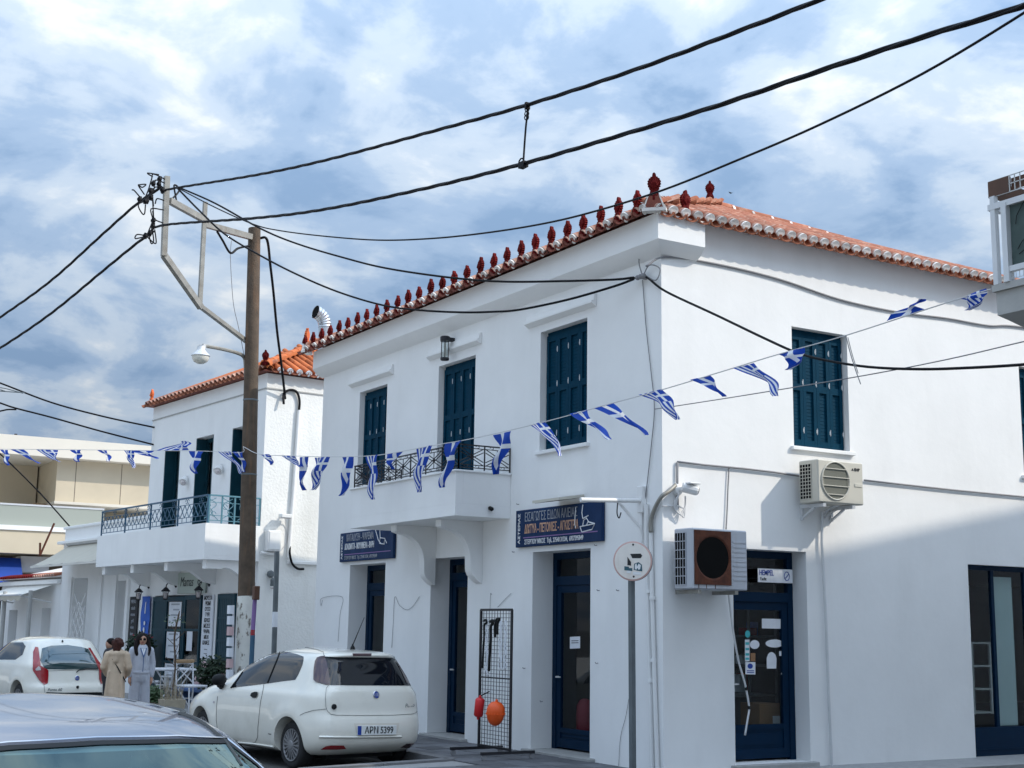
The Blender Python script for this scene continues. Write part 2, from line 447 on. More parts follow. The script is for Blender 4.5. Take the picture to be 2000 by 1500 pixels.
# pavement along the front: a raised bed with individual slabs on it
KERB = [(-3.7,-.9),(-3.7,2.0),(-1.50,2.42),(-1.50,4.3),(-1.92,8.2),(-3.55,10.6),(-4.6,22),(-5.6,34)]
bed = MB()
poly = KERB + [(14,34),(14,13),(14,-.9)]
bed.prism([(x, y, -.02) for x, y in poly], (0,0,GZ+.008))
pave = info(bed.build('pavement', M['joint'], origin=(0,0,0)), kind='structure')
WM[pave.name] = Matrix.Identity(4)
kb = MB()
for (x0,y0),(x1,y1) in zip(KERB, KERB[1:]):
    n = max(1, int(math.hypot(x1-x0, y1-y0)/1.0))
    for i in range(n):
        a = Vector((x0+(x1-x0)*i/n, y0+(y1-y0)*i/n, GZ-.07)); b_ = Vector((x0+(x1-x0)*(i+1)/n, y0+(y1-y0)*(i+1)/n, GZ-.07))
        d = (b_-a).normalized()*.006
        m1 = MB(); m1.bar(a+d, b_-d, .17, .17); m1.build('kerb_stone', M['kerb_grey'], pave)
slab_me = MB().cbox((-.178,-.195,0), (.178,.195,.02), .006).mesh('paving_slab', Matrix.Identity(4))
slab_me.materials.append(M['paving'])
for j in range(31):
    for i in range(9):
        if (i == 3 and j > 12) or (i > 3 and j > 5): continue
        link('paving_slab', slab_me, pave, Matrix.Translation((-.215-i*.37+random.uniform(-.002,.002), -.6+j*.41, GZ-.014+random.uniform(-.003,.002))) @ Matrix.Rotation(random.uniform(-.006,.006), 4, 'Z'))
# side street pavement strip under the lit wall
# ================================================================== walls with openings
def wall(mb, o, u, n, L, z0, z1, ops, th, caps=(1,1)):
    """front face at o along u (unit) for L, outward normal n, rectangular openings (u0,u1,z0,z1); th = depth of the wall"""
    o = Vector(o); u = Vector(u); n = Vector(n)
    us = sorted({0, L, *[a for q in ops for a in q[:2]]}); zs = sorted({z0, z1, *[a for q in ops for a in q[2:4]]})
    def P(a, z, d=0): return (o.x+u.x*a-n.x*d, o.y+u.y*a-n.y*d, z)
    for a, b in zip(us, us[1:]):
        for c, d in zip(zs, zs[1:]):
            if any(q[0] < (a+b)/2 < q[1] and q[2] < (c+d)/2 < q[3] for q in ops): continue
            mb.quad(P(a,c), P(b,c), P(b,d), P(a,d)); mb.quad(P(a,c,th), P(a,d,th), P(b,d,th), P(b,c,th))
    for a, b, c, d in ops:
        mb.quad(P(a,c), P(a,d), P(a,d,th), P(a,c,th)); mb.quad(P(b,c), P(b,c,th), P(b,d,th), P(b,d))
        mb.quad(P(a,d), P(b,d), P(b,d,th), P(a,d,th)); mb.quad(P(a,c), P(a,c,th), P(b,c,th), P(b,c))
    if caps[0]: mb.quad(P(0,z0), P(0,z1), P(0,z1,th), P(0,z0,th))
    if caps[1]: mb.quad(P(L,z0), P(L,z0,th), P(L,z1,th), P(L,z1))
    mb.quad(P(0,z1), P(L,z1), P(L,z1,th), P(0,z1,th))

# ================================================================== corner building with the fishing-tackle shop
YL = 10.38                                   # far end of the front
XB = 19.0                                    # depth along the side street
WT = 6.985
B1 = thing('corner_building', 'two storey whitewashed corner building with blue shutters and red crowned tiled roof', 'building', (0,0,0))
# front wall (x = 0, faces -X) and side wall (y = 0, faces -Y)
F_OPS = [(7.65,8.75,4.21,5.88),(4.62,5.80,3.50,5.89),(1.62,2.78,4.21,5.91),(7.51,8.91,GZ,2.837),(4.73,5.90,GZ+.04,2.843),(1.52,2.92,GZ+.04,2.83)]
R_OPS = [(2.15,3.15,4.17,5.77),(1.09,2.315,GZ+.05,2.815),(5.36,7.6,.14,2.77),(6.66,7.66,4.10,5.74)]
w = MB()
wall(w, (0,0,0), (0,1,0), (-1,0,0), YL, -.05, WT, F_OPS, .42, (0,1))
w.build('front_wall', M['white_plaster'], B1, fix=False)
w = MB()
wall(w, (0,0,0), (1,0,0), (0,-1,0), XB, -.05, WT-.004, R_OPS, .42, (0,1))
w.build('side_wall', M['white_plaster'], B1, fix=False)
w = MB()
w.box((.43,YL-.3,-.05), (XB,YL,WT)); w.box((XB-.3,.43,-.05), (XB,YL-.31,WT))
w.build('rear_wall', M['white_plaster'], B1)
w = MB()
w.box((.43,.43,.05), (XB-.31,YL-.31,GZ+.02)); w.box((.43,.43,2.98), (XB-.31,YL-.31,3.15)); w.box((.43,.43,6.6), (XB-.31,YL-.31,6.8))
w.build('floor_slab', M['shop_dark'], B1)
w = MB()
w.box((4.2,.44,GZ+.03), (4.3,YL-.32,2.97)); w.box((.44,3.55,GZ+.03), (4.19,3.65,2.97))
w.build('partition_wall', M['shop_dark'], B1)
# small steps of the ground-floor doors
for y0, y1 in ((1.40,3.02),(4.65,5.98),(7.45,8.98)):
    MB().cbox((-.10,y0,GZ-.03), (.40,y1,GZ+.042), .008).build('doorstep', M['kerb_stone'], B1)
MB().cbox((1.02,-.10,GZ-.05), (2.38,.40,GZ+.048), .008).build('doorstep', M['kerb_stone'], B1)
MB().cbox((5.30,-.06,.06), (7.66,.16,.138), .01).build('doorstep', M['kerb_stone'], B1)
# cornice: cove and fascia on the front, turning the corner a short way
cz0, cz1, cz2, cp = 6.39, 6.54, 6.875, .20
cprof = [(0,cz0),(-.05,cz0+.02),(-.11,cz0+.055),(-.165,cz0+.11),(-cp,cz1),(-cp,cz2),(0.05,cz2)]
c = MB()
pts = []
for x, z in cprof:
    k = -x
    pts.append([(x, YL+.08, z), (x, -k if x < 0 else 0, z), (.54, -k if x < 0 else 0, z)])
n = len(pts)
vs = [p for q in pts for p in q]
fs = []
for i in range(n-1):
    for j in range(2): fs.append((i*3+j, i*3+j+1, (i+1)*3+j+1, (i+1)*3+j))
fs.append(tuple(i*3 for i in range(n))); fs.append(tuple(i*3+2 for i in reversed(range(n))))
c.add(vs, fs)
c.build('cornice', M['white_trim'], B1, smooth=30)
# hood mouldings over the upper openings, sills
for y0, y1, z in ((7.42,9.10,6.02),(4.44,6.10,6.04),(1.40,3.10,6.03)):
    h = MB()
    prof = [(.0,z-.01),(-.03,z),(-.085,z+.035),(-.085,z+.065),(-.05,z+.075),(-.04,z+.16),(0,z+.165)]
    h.prism([(x-.002, y0, zz) for x, zz in prof], (0, y1-y0, 0))
    h.build('hood_moulding', M['white_trim'], B1)
for y0, y1, z in ((7.60,8.80,4.21),(1.56,2.84,4.21)):
    MB().cbox((-.05,y0,z-.045), (.10,y1,z+.006), .006).build('window_sill', M['white_trim'], B1)
for x0, x1, z in ((2.09,3.21,4.17),(6.60,7.72,4.10)):
    MB().cbox((x0,-.05,z-.045), (x1,.10,z+.006), .006).build('window_sill', M['white_trim'], B1)

# ---- shutters: folding leaves with framed louvred panels and hinges
def leaf(name, fr, w_, z0, z1, splits, mt, parent):
    """fr: frame whose x runs along the leaf, y is outward, z up"""
    b = MB(fr); t = .035; st = .055
    b.box((.002,0,z0), (st,t,z1)); b.box((w_-st,0,z0), (w_-.002,t,z1))
    ys = [z0]+[z0+(z1-z0)*s for s in splits]+[z1]
    for k, zz in enumerate(ys):
        h0, h1 = (zz, zz+.09) if k == 0 else ((zz-.09, zz) if k == len(ys)-1 else (zz-.045, zz+.045))
        b.box((st,.001,h0), (w_-st,t-.001,h1))
    for k in range(len(ys)-1):
        a = ys[k]+(.09 if k == 0 else .045); c_ = ys[k+1]-(.09 if k == len(ys)-2 else .045)
        nsl = max(4, int((c_-a)/.045)); dz = (c_-a)/nsl
        b.box((st,.003,a), (w_-st,.008,c_))
        for i in range(nsl):
            zz = a+i*dz
            b.add([(st,.008,zz+dz*.98),(w_-st,.008,zz+dz*.98),(w_-st,.0115,zz+.004),(st,.0115,zz+.004),(st,.008,zz),(w_-st,.008,zz)], [(0,1,2,3),(3,2,5,4),(0,3,4),(1,5,2)])
    o = b.build(name, mt, parent)
    for zz in (z0+.22, z1-.22, (z0+z1)/2+.1):
        q = MB(fr); q.cyl((w_-.002,t+.003,zz-.04), (w_-.002,t+.003,zz+.04), .006, 6); q.box((w_-.016,t,zz-.022), (w_+.004,t+.003,zz+.022))
        q.build('hinge', M['light_metal'], o)
    return o
def frame_front(y, d):      # facing -X, x runs to -Y (left to right for someone in the street)
    return Matrix(((0,-1,0,d),(-1,0,0,y),(0,0,1,0),(0,0,0,1)))
def frame_side(x, d):       # facing -Y, x runs to +X
    return Matrix(((1,0,0,x),(0,-1,0,d),(0,0,1,0),(0,0,0,1)))
def shutters(fr, W_, z0, z1, splits, mt, parent, fm):
    f = MB(fr); f.box((0,-.03,z0), (.045,.0,z1)); f.box((W_-.045,-.03,z0), (W_,0,z1)); f.box((.045,-.03,z1-.06), (W_-.045,0,z1)); f.box((.045,-.03,z0), (W_-.045,0,z0+.02))
    f.box((.045,-.028,z0+.02), (W_-.045,-.024,z1-.06))
    f.build('window_frame', fm, parent)
    lw = (W_-.05)/4
    for k in range(4): leaf('shutter_leaf', fr @ Matrix.Translation((.025+k*lw, 0, 0)), lw, z0+.02, z1-.055, splits, mt, parent)
shutters(frame_front(8.75,.125), 1.10, 4.215, 5.88, (.52,), M['shutter_blue'], B1, M['shutter_blue'])
shutters(frame_front(5.80,.125), 1.18, 3.50, 5.89, (.34,.66), M['shutter_blue'], B1, M['shutter_blue'])
shutters(frame_front(2.78,.125), 1.16, 4.215, 5.91, (.52,), M['shutter_blue'], B1, M['shutter_blue'])
shutters(frame_side(2.15,.12), 1.00, 4.176, 5.77, (.52,), M['shutter_blue'], B1, M['shutter_blue'])
shutters(frame_side(6.66,.12), 1.00, 4.106, 5.74, (.52,), M['shutter_blue'], B1, M['shutter_blue'])

# ---- glazed doors: frame, transom light, leaf with pane and bottom panel
def shopdoor(fr, W_, z0, z1, ztr, zpan, parent, two=False, name='door', jamb=.09, stile=.10):
    f = MB(fr)
    f.box((0,-.07,z0), (jamb,.0,z1)); f.box((W_-jamb,-.07,z0), (W_,0,z1)); f.box((jamb,-.07,z1-jamb), (W_-jamb,0,z1))
    f.box((jamb,-.07,ztr-.05), (W_-jamb,.012,ztr+.07))
    x0, x1 = jamb, W_-jamb
    b = z0+.03
    f.box((x0+.004,-.06,b), (x0+stile,-.012,ztr-.052)); f.box((x1-stile,-.06,b), (x1-.004,-.012,ztr-.052))
    f.box((x0+stile,-.058,ztr-.052-stile), (x1-stile,-.014,ztr-.052)); f.box((x0+stile,-.058,zpan-.03), (x1-stile,-.014,zpan+.03))
    f.box((x0+stile,-.058,b), (x1-stile,-.014,b+.12))
    f.box((x0+stile,-.050,b+.12), (x1-stile,-.030,zpan-.03))
    f.box((x0+stile+.06,-.030,b+.17), (x1-stile-.06,-.020,zpan-.08))
    d = f.build(name, M['navy_frame'], parent)
    MB(fr).box((x0+stile-.005,-.040,zpan+.02), (x1-stile+.005,-.034,ztr-.052-stile+.01)).build('pane', M['glass'], d)
    MB(fr).box((x0-.005,-.040,ztr+.065), (x1+.005,-.034,z1-jamb+.005)).build('pane', M['glass'], d)
    h = MB(fr); h.cyl((x0+stile*.55,-.01,1.15), (x0+stile*.55,.035,1.15), .012, 8); h.bar((x0+stile*.55,.035,1.15), (x0+stile*.55+.11,.035,1.15), .016, .016)
    h.build('door_handle', M['light_metal'], d)
    return d
zp = lambda px, py, d: at(px, py, 'x', d).z
fG = frame_front(2.92,.335); dG = shopdoor(fG, 1.40, GZ+.04, 2.83, zp(1110,1135,.29), zp(1120,1430,.29), B1)
fE = frame_front(5.90,.335); dE = shopdoor(fE, 1.17, GZ+.04, 2.843, 2.56, zp(895,1396,.29), B1)
fD = frame_front(8.91,.335); dD = shopdoor(fD, 1.40, GZ+.02, 2.837, 2.46, .75, B1)
fH = frame_side(1.09,.26); dH = shopdoor(fH, 1.225, GZ+.05, 2.815, 2.22, .62, B1)
# notices stuck on the panes (flat prints)
def sticker(fr, poly, m, parent, name='sticker', d=-.031):
    b = MB(fr); b.add([(x, d, z) for x, z in poly], [tuple(range(len(poly)))]); return b.build(name, m, parent, fix=False)
def rect(x0, z0, x1, z1): return [(x0,z0),(x1,z0),(x1,z1),(x0,z1)]
def ell(x, z, a, b, n=18, p=0): return [(x+a*math.cos(2*math.pi*i/n+p), z+b*math.sin(2*math.pi*i/n+p)) for i in range(n)]
def uv_front(px, py, y0, d): q = at(px, py, 'x', d); return (y0-q.y, q.z)
def uv_side(px, py, x0, d): q = at(px, py, 'y', d); return (q.x-x0, q.z)
def pxpoly(L, fn): return [fn(*p) for p in L]
g = lambda px, py: uv_front(px, py, 2.92, .366)
sticker(fG, pxpoly([(1113,1267),(1133,1266),(1133,1243),(1113,1244)], g), M['paper'], dG, 'notice')
for k in (0,1): sticker(fG, pxpoly([(1116,1252.5+k*4),(1130,1252+k*4),(1130,1250.6+k*4),(1116,1251+k*4)], g), M['print_black'], dG, 'printed_line', -.0300)
sticker(fG, pxpoly([(1087,1249),(1096,1248.5),(1096,1242),(1092,1234),(1087.5,1241)], g), M['paper'], dG)
sticker(fG, [g(1091.5+2.6*math.cos(t*.7), 1241+2.6*math.sin(t*.7)) for t in range(9)], M['print_blue'], dG, 'printed_mark', -.0300)
gh = lambda px, py: uv_side(px, py, 1.09, .291)
hp = lambda x, y: (1400+x/3.41, 1060+y/3.41)
H_ST = [([(300,505),(425,508),(425,573),(300,570)],'paper'),([(415,722),(473,722),(473,755),(415,754)],'paper'),([(442,758),(473,758),(473,815),(442,813)],'paper'),([(452,818),(478,878),(427,876)],'paper'),
        ([(190,795),(257,795),(257,878),(190,876)],'paper'),([(187,645),(218,645),(218,790),(187,788)],'paper'),([(225,735),(257,735),(257,790),(225,790)],'cardboard')]
for poly, m_ in H_ST: sticker(fH, [gh(*hp(*p)) for p in poly], M[m_], dH)
for cx, cy, a, b_, m_ in ((252,678,32,30,'paper'),(384,671,60,27,'paper'),(205,608,17,24,'cyan_sticker')):
    sticker(fH, [gh(*hp(cx+a*math.cos(2*math.pi*i/20), cy+b_*math.sin(2*math.pi*i/20))) for i in range(20)], M[m_], dH)
sticker(fH, [gh(*hp(*p)) for p in [(333,838),(332,770),(340,745),(352,732),(364,728),(377,732),(390,745),(398,770),(396,838)]], M['paper'], dH)
for k, (y0, y1) in enumerate(((662,680),(700,716),(735,752),(765,780))):
    sticker(fH, [gh(*hp(*p)) for p in [(190,y0),(215,y0),(215,y1),(190,y1)]], M['cyan_sticker'], dH, 'printed_mark', -.0300)
sticker(fH, [gh(*hp(222+18*math.cos(t*.5), 822+18*math.sin(t*.5))) for t in range(13)], M['print_blue'], dH, 'printed_mark', -.0300)
for y0 in (850,862): sticker(fH, [gh(*hp(*p)) for p in [(200,y0),(248,y0),(248,y0+6),(200,y0+6)]], M['print_blue'], dH, 'printed_line', -.0300)
# big shop window of the side street
fW = frame_side(5.36,.10)
XM_ = at(1942,1250,'y',.12).x-5.36
f = MB(fW)
for a, b_ in (((0,-.07,.14),(.03,0,2.77)),((2.17,-.07,.14),(2.24,0,2.77)),((.03,-.07,2.70),(2.17,0,2.77)),((.03,-.07,.14),(2.17,.006,.53)),((XM_-.03,-.06,.531),(XM_+.03,-.01,2.699)),((1.30,-.06,.531),(1.36,-.01,2.699))): f.box(a, b_)
f.box((.10,.006,.22), (2.1,.014,.24))
bw = f.build('shop_window', M['navy_frame'], B1)
for x0, x1 in ((.028,XM_-.028),(XM_+.028,1.302),(1.358,2.172)): MB(fW).box((x0,-.038,.528), (x1,-.032,2.702)).build('pane', M['glass'], bw)
MB(fW).box((XM_+.05,-.10,.54), (XM_+.47,-.06,2.62)).build('blind_panel', M['blind'], bw)

# ---- balcony with parapet, brackets and iron railing
by0, by1, bx, bz0, bz1 = 3.535, 7.02, -.90, 3.33, 3.945
b = MB()
b.box((bx,by0,bz0), (-.003,by1,3.50)); b.box((bx,by0,3.501), (bx+.12,by1,bz1)); b.box((bx+.121,by0,3.501), (-.003,by0+.12,bz1)); b.box((bx+.121,by1-.12,3.501), (-.003,by1,bz1))
bal = b.build('balcony', M['white_plaster'], B1)
b = MB(); b.cbox((bx-.03,by0-.03,bz1+.001), (bx+.13,by1+.03,bz1+.028), .005); b.cbox((bx+.131,by0-.03,bz1+.001), (-.003,by0+.13,bz1+.028), .005); b.cbox((bx+.131,by1-.13,bz1+.001), (-.003,by1+.03,bz1+.028), .005)
b.build('coping', M['white_trim'], bal)
def bracket(y, th=.17):
    prof = [(0,bz0-.002),(-.70,bz0-.002),(-.70,bz0-.10),(-.62,bz0-.125)]
    for k in range(9):
        t = k/8; a = math.pi/2*t
        prof.append((-.60+.40*math.sin(a), bz0-.13-.43*(1-math.cos(a))))
    prof += [(-.195,2.62),(-.165,2.55),(-.10,2.49),(-.05,2.45),(0,2.43)]
    q = MB(); q.prism([(x-.002, y-th/2, z) for x, z in prof], (0,th,0)); q.build('bracket', M['white_trim'], bal, smooth=35)
bracket(at(845,1140,'x',0).y); bracket(at(936,1138,'x',0).y)
def iron_panel(q, P, L, z0, z1, nrep):
    """double-bar diagonal lattice with scrolls, between two rails"""
    r = .0075; h = z1-z0
    q.bar(P(0,z1), P(L,z1), .034, .016); q.bar(P(0,z0), P(L,z0), .016, .012); q.bar(P(0,z0+h*.12), P(L,z0+h*.12), .012, .010); q.bar(P(0,z1-h*.14), P(L,z1-h*.14), .012, .010)
    w_ = L/nrep
    for i in range(nrep+1): q.bar(P(i*w_, z0-.03), P(i*w_, z1), .016, .016)
    a0, a1 = z0+h*.12, z1-h*.14; am = (a0+a1)/2
    for i in range(nrep):
        x0 = i*w_; e = .026
        for s in (-e, e):
            q.tube([P(x0+.02, a0+(.05 if s > 0 else 0)), P(x0+w_/2+s*.5, am+s), P(x0+w_-.02, a1-(0 if s > 0 else .05))], r, 5)
            q.tube([P(x0+.02, a1-(.05 if s > 0 else 0)), P(x0+w_/2+s*.5, am-s), P(x0+w_-.02, a0+(0 if s > 0 else .05))], r, 5)
        for cx in (x0+w_*.28, x0+w_*.72):
            for zc in (z0+h*.06, z1-h*.07): q.tube([P(cx+.03*math.cos(t*.7), zc+.018*math.sin(t*.7)) for t in range(8)], .005, 4)
        q.tube([P(x0+w_/2, a0), P(x0+w_/2, a1)], .006, 5); q.sphere(P(x0+w_/2, am), .017, 6, 4)
q = MB(); zr0, zr1 = bz1+.07, 4.335
iron_panel(q, lambda a, z: Vector((bx+.05, by0+.02+a, z)), by1-by0-.04, zr0, zr1, 7); q.build('railing', M['black_iron'], bal)
for yy in (by0+.02, by1-.02):
    q = MB(); iron_panel(q, lambda a, z: Vector((-.01-a, yy, z)), .84, zr0, zr1, 2); q.build('railing', M['black_iron'], bal)

# ---- roof
PITCH = R(23.6); cp_, sp_ = math.cos(PITCH), math.sin(PITCH)
EX, EY, EZ = -.33, -.245, 6.895                # eave lines and height of the tile bed
TP = .195                                    # column spacing
def cover_mesh(name, Lt=.42, r0=.078, r1=.064, th=.014):
    """half-round tile along +y (up-slope), crown up, lower end at y=0"""
    b = MB(); n = 8; vs = []
    for (rr, y) in ((r0,0),(r1,Lt),(r1-th,Lt),(r0-th,0)):
        for k in range(n+1):
            t = math.pi*k/n; vs.append((rr*math.cos(t), y, rr*math.sin(t)*.92))
    m = n+1; fs = []
    for a, c_ in ((0,1),(1,2),(2,3),(3,0)):
        for k in range(n): fs.append((a*m+k, a*m+k+1, c_*m+k+1, c_*m+k))
    fs += [(0,m,2*m,3*m), (n,3*m+n,2*m+n,m+n)]
    b.add(vs, fs); return b
cov = cover_mesh('roof_tile').mesh('roof_tile', Matrix.Identity(4), smooth=40); cov.materials.append(M['tile_clay'])
cov_o = cov.copy(); cov_o.materials.clear(); cov_o.materials.append(M['tile_orange'])
def pan_builder(Lt=.45, r=.098, th=.014):
    b = MB(); n = 8; vs = []
    for rr, y in ((r,0),(r*.92,Lt),(r*.92-th,Lt),(r-th,0)):
        for k in range(n+1):
            t = math.pi+math.pi*k/n; vs.append((rr*math.cos(t), y, rr*math.sin(t)*.8))
    m = n+1; fs = []
    for a, c_ in ((0,1),(1,2),(2,3),(3,0)):
        for k in range(n): fs.append((a*m+k, a*m+k+1, c_*m+k+1, c_*m+k))
    fs += [(0,m,2*m,3*m), (n,3*m+n,2*m+n,m+n)]
    b.add(vs, fs); return b
pan = pan_builder().mesh('pan_tile', Matrix.Identity(4), smooth=40); pan.materials.append(M['tile_pan'])
pan_d = pan.copy(); pan_d.materials.clear(); pan_d.materials.append(M['tile_dark'])
plug = MB()
pv = [(0,-.006,-.070)]+[(.070*math.cos(math.pi*k/10), -.004-.012*math.sin(math.pi*k/10), .070*math.sin(math.pi*k/10)-.006) for k in range(11)]
plug.prism([Vector(p) for p in pv], (0,.03,0))
plug = plug.mesh('mortar_end', Matrix.Identity(4)); plug.materials.append(M['mortar_white'])
def ante_mesh(name, W_=.20, H_=.33, m=None):
    """palmette: toothed fan on a waisted stem, facing -y, standing on z=0"""
    pts = [(.075,0),(.085,.05),(.06,.10),(.055,.13)]
    fan = [(.075,.145),(.068,.165),(.092,.175),(.082,.195),(.100,.205),(.086,.225),(.098,.238),(.078,.252),(.080,.268),(.056,.275),(.050,.292),(.030,.290),(.022,.33),(0,.345)]
    half = pts+fan
    poly = [(x*W_/.2, z*H_/.345) for x, z in half]+[(-x*W_/.2, z*H_/.345) for x, z in reversed(half[:-1])]
    b = MB(); b.prism([(x, 0, z) for x, z in poly], (0,.045,0))
    for k in range(-3, 4):                     # relief leaves
        a = k*.34
        b.tube([(0,-.004,.14*H_/.345), (math.sin(a)*.05*W_/.2,-.016,(.14+math.cos(a)*.08)*H_/.345), (math.sin(a)*.080*W_/.2,-.004,(.14+math.cos(a)*.145)*H_/.345)], [.008,.015,.006], 5)
    b.tube([(-.05*W_/.2,-.006,.05*H_/.345),(0,-.014,.09*H_/.345),(.05*W_/.2,-.006,.05*H_/.345)], .012, 5)
    b.tube([(0,-.006,0),(0,-.014,.10*H_/.345)], .022, 5)
    me = b.mesh(name, Matrix.Identity(4)); me.materials.append(m or M['antefix_red']); return me
ante = ante_mesh('antefix', .15, .325); ante_big = ante_mesh('finial', .17, .36)
def slope_frame(o, along, up):                # x along the eave, y up the slope, z off the roof
    along = Vector(along); up = Vector(up); nz = along.cross(up)
    return Matrix(((along.x,up.x,nz.x,o[0]),(along.y,up.y,nz.y,o[1]),(along.z,up.z,nz.z,o[2]),(0,0,0,1)))
RF = slope_frame((0,EY,EZ), (1,0,0), (0,cp_,sp_))            # side-street slope, x = world x
FF = slope_frame((EX,0,EZ), (0,-1,0), (cp_,0,sp_))           # front slope, x = -world y
YM = (YL+.3+EY)/2                                             # ridge
LEN = (YM-EY)/cp_
RX0 = EX+(YM-EY)                                              # ridge starts here
RZ = EZ+(YM-EY)*math.tan(PITCH)
# roof bed (one closed solid)
b = MB()
DROP = .045                                   # the ridge sags a little towards the back of the house
bi = .27; bz = EZ+bi*math.tan(PITCH)-.05
e0 = (EX+bi,EY+bi,bz); e1 = (XB+.2,EY+bi,bz); e2 = (XB+.2,2*YM-EY-bi,bz); e3 = (EX+bi,2*YM-EY-bi,bz); r0 = (RX0,YM,RZ-.05); r1 = (XB+.2-(YM-EY),YM,RZ-.05-DROP*(XB-2*YM))
b.add([e0,e1,e2,e3,r0,r1], [(0,1,5,4),(1,2,5),(2,3,4,5),(3,0,4),(3,2,1,0)])
b.build('roof', M['tile_dark'], B1)
rest = MB(); restp = MB(); ncov = 0
def addmesh(mb, src, Mx):
    i = len(mb.v); mb.v += [Mx @ p for p in src.v]; mb.f += [tuple(i+k for k in f) for f in src.f]
cb, pb = cover_mesh('x'), pan_builder()
NC = int((XB+.2-EX)/TP)
for i in range(NC):
    x = EX+.12+i*TP
    reach = min(LEN, (x-EX)/cp_, (XB+.2-x)/cp_+.01)
    rows = int(reach/.34)+1 if reach > .1 else 0
    for j in range(max(rows,1)):
        RFx = RF @ Matrix.Rotation(-math.atan(DROP*max(0,x-RX0)/LEN), 4, 'X')
        Mx = RFx @ Matrix.Translation((x+random.uniform(-.008,.008), j*.34+random.uniform(-.012,.012), .015+random.uniform(-.004,.006))) @ Matrix.Rotation(R(2.0), 4, 'X') @ Matrix.Rotation(random.uniform(-.03,.03), 4, 'Z')
        if x < 7.4 and j < 6: link('roof_tile', cov, B1, Mx); ncov += 1
        else: addmesh(rest, cb, Mx)
        Mp = RFx @ Matrix.Translation((x+TP/2, j*.34-.02, .006))
        if j == 0 and x < 7.4: link('pan_tile', pan, B1, Mp @ Matrix.Translation((0,-.03,0)))
        else: addmesh(restp, pb, Mp)
    if x < 7.4: link('mortar_end', plug, B1, RF @ Matrix.Translation((x, -.022, .018)))
for i in range(int((2*YM-2*EY)/TP)):
    y = EY+.14+i*TP
    inset = min(y-EY, 2*YM-EY-y)
    rows = max(1, int(inset/cp_/.34)+1)
    for j in range(rows):
        Mx = FF @ Matrix.Translation((-y, j*.34, .015)) @ Matrix.Rotation(R(2.0), 4, 'X')
        if j == 0: link('roof_tile', cov, B1, Mx)
        else: addmesh(rest, cb, Mx)
        Mp = FF @ Matrix.Translation((-y-TP/2, j*.34-.02, .035))
        if j == 0: link('pan_tile', pan_d, B1, Mp @ Matrix.Translation((0,-.03,0)))
        else: addmesh(restp, pb, Mp)
    Mq = FF @ Matrix.Translation((-y, -.022, .018))
    if i % 2: link('antefix', ante, B1, Matrix.Translation((EX-.005, y, EZ+.0)) @ Matrix.Rotation(-math.pi/2, 4, 'Z') @ Matrix.Rotation(random.uniform(-.09,.09), 4, 'Y') @ Matrix.Rotation(random.uniform(-.12,.12), 4, 'Z') @ Matrix.Diagonal((random.uniform(.9,1.1),1,random.uniform(.92,1.07),1)))
    else: link('mortar_end', plug, B1, Mq)
info(rest.build('upper_roof_tiles', M['tile_clay'], B1, fix=False), kind='stuff')
info(restp.build('upper_pan_tiles', M['tile_pan'], B1, fix=False), kind='stuff')
# ridge and hip tiles with white mortar joints
rt = cover_mesh('ridge_tile', .50, .115, .105, .016).mesh('ridge_tile', Matrix.Identity(4), smooth=40); rt.materials.append(M['tile_clay'])
mj = MB(); mj.add([], [])
n_ = 8
jv = [(.122*math.cos(math.pi*k/n_), y, .120*math.sin(math.pi*k/n_)-.01) for y in (-.02,.035) for k in range(n_+1)]
mj.add(jv, [(k,k+1,n_+2+k,n_+1+k) for k in range(n_)]); mj = mj.mesh('mortar_joint', Matrix.Identity(4), fix=False); mj.materials.append(M['mortar_white'])
for k in range(int((r1[0]-RX0)/.46)+1):
    Mx = Matrix.Translation((RX0+k*.46, YM, RZ+.045-DROP*k*.46)) @ Matrix.Rotation(-math.pi/2, 4, 'Z')
    t_ = link('ridge_tile', rt, B1, Mx); link('mortar_joint', mj, t_, Mx)
hd = Vector((1,1,math.tan(PITCH))).normalized(); hs = hd.cross(Vector((0,0,1))).normalized(); hn = hs.cross(hd)
HL = (Vector((RX0,YM,RZ))-Vector((EX,EY,EZ))).length
for k in range(int(HL/.42)):
    o_ = Vector((EX,EY,EZ+.05))+hd*(.12+k*.42)
    Mx = Matrix(((hs.x,hd.x,hn.x,o_.x),(hs.y,hd.y,hn.y,o_.y),(hs.z,hd.z,hn.z,o_.z),(0,0,0,1)))
    t_ = link('hip_tile', rt, B1, Mx); link('mortar_joint', mj, t_, Mx)
    hd2 = Vector((hd.x,-hd.y,hd.z)); hs2 = hd2.cross(Vector((0,0,1))).normalized(); hn2 = hs2.cross(hd2); o2 = Vector((EX,2*YM-EY,EZ+.05))+hd2*(.12+k*.42)
    link('hip_tile', rt, B1, Matrix(((hs2.x,hd2.x,hn2.x,o2.x),(hs2.y,hd2.y,hn2.y,o2.y),(hs2.z,hd2.z,hn2.z,o2.z),(0,0,0,1))))
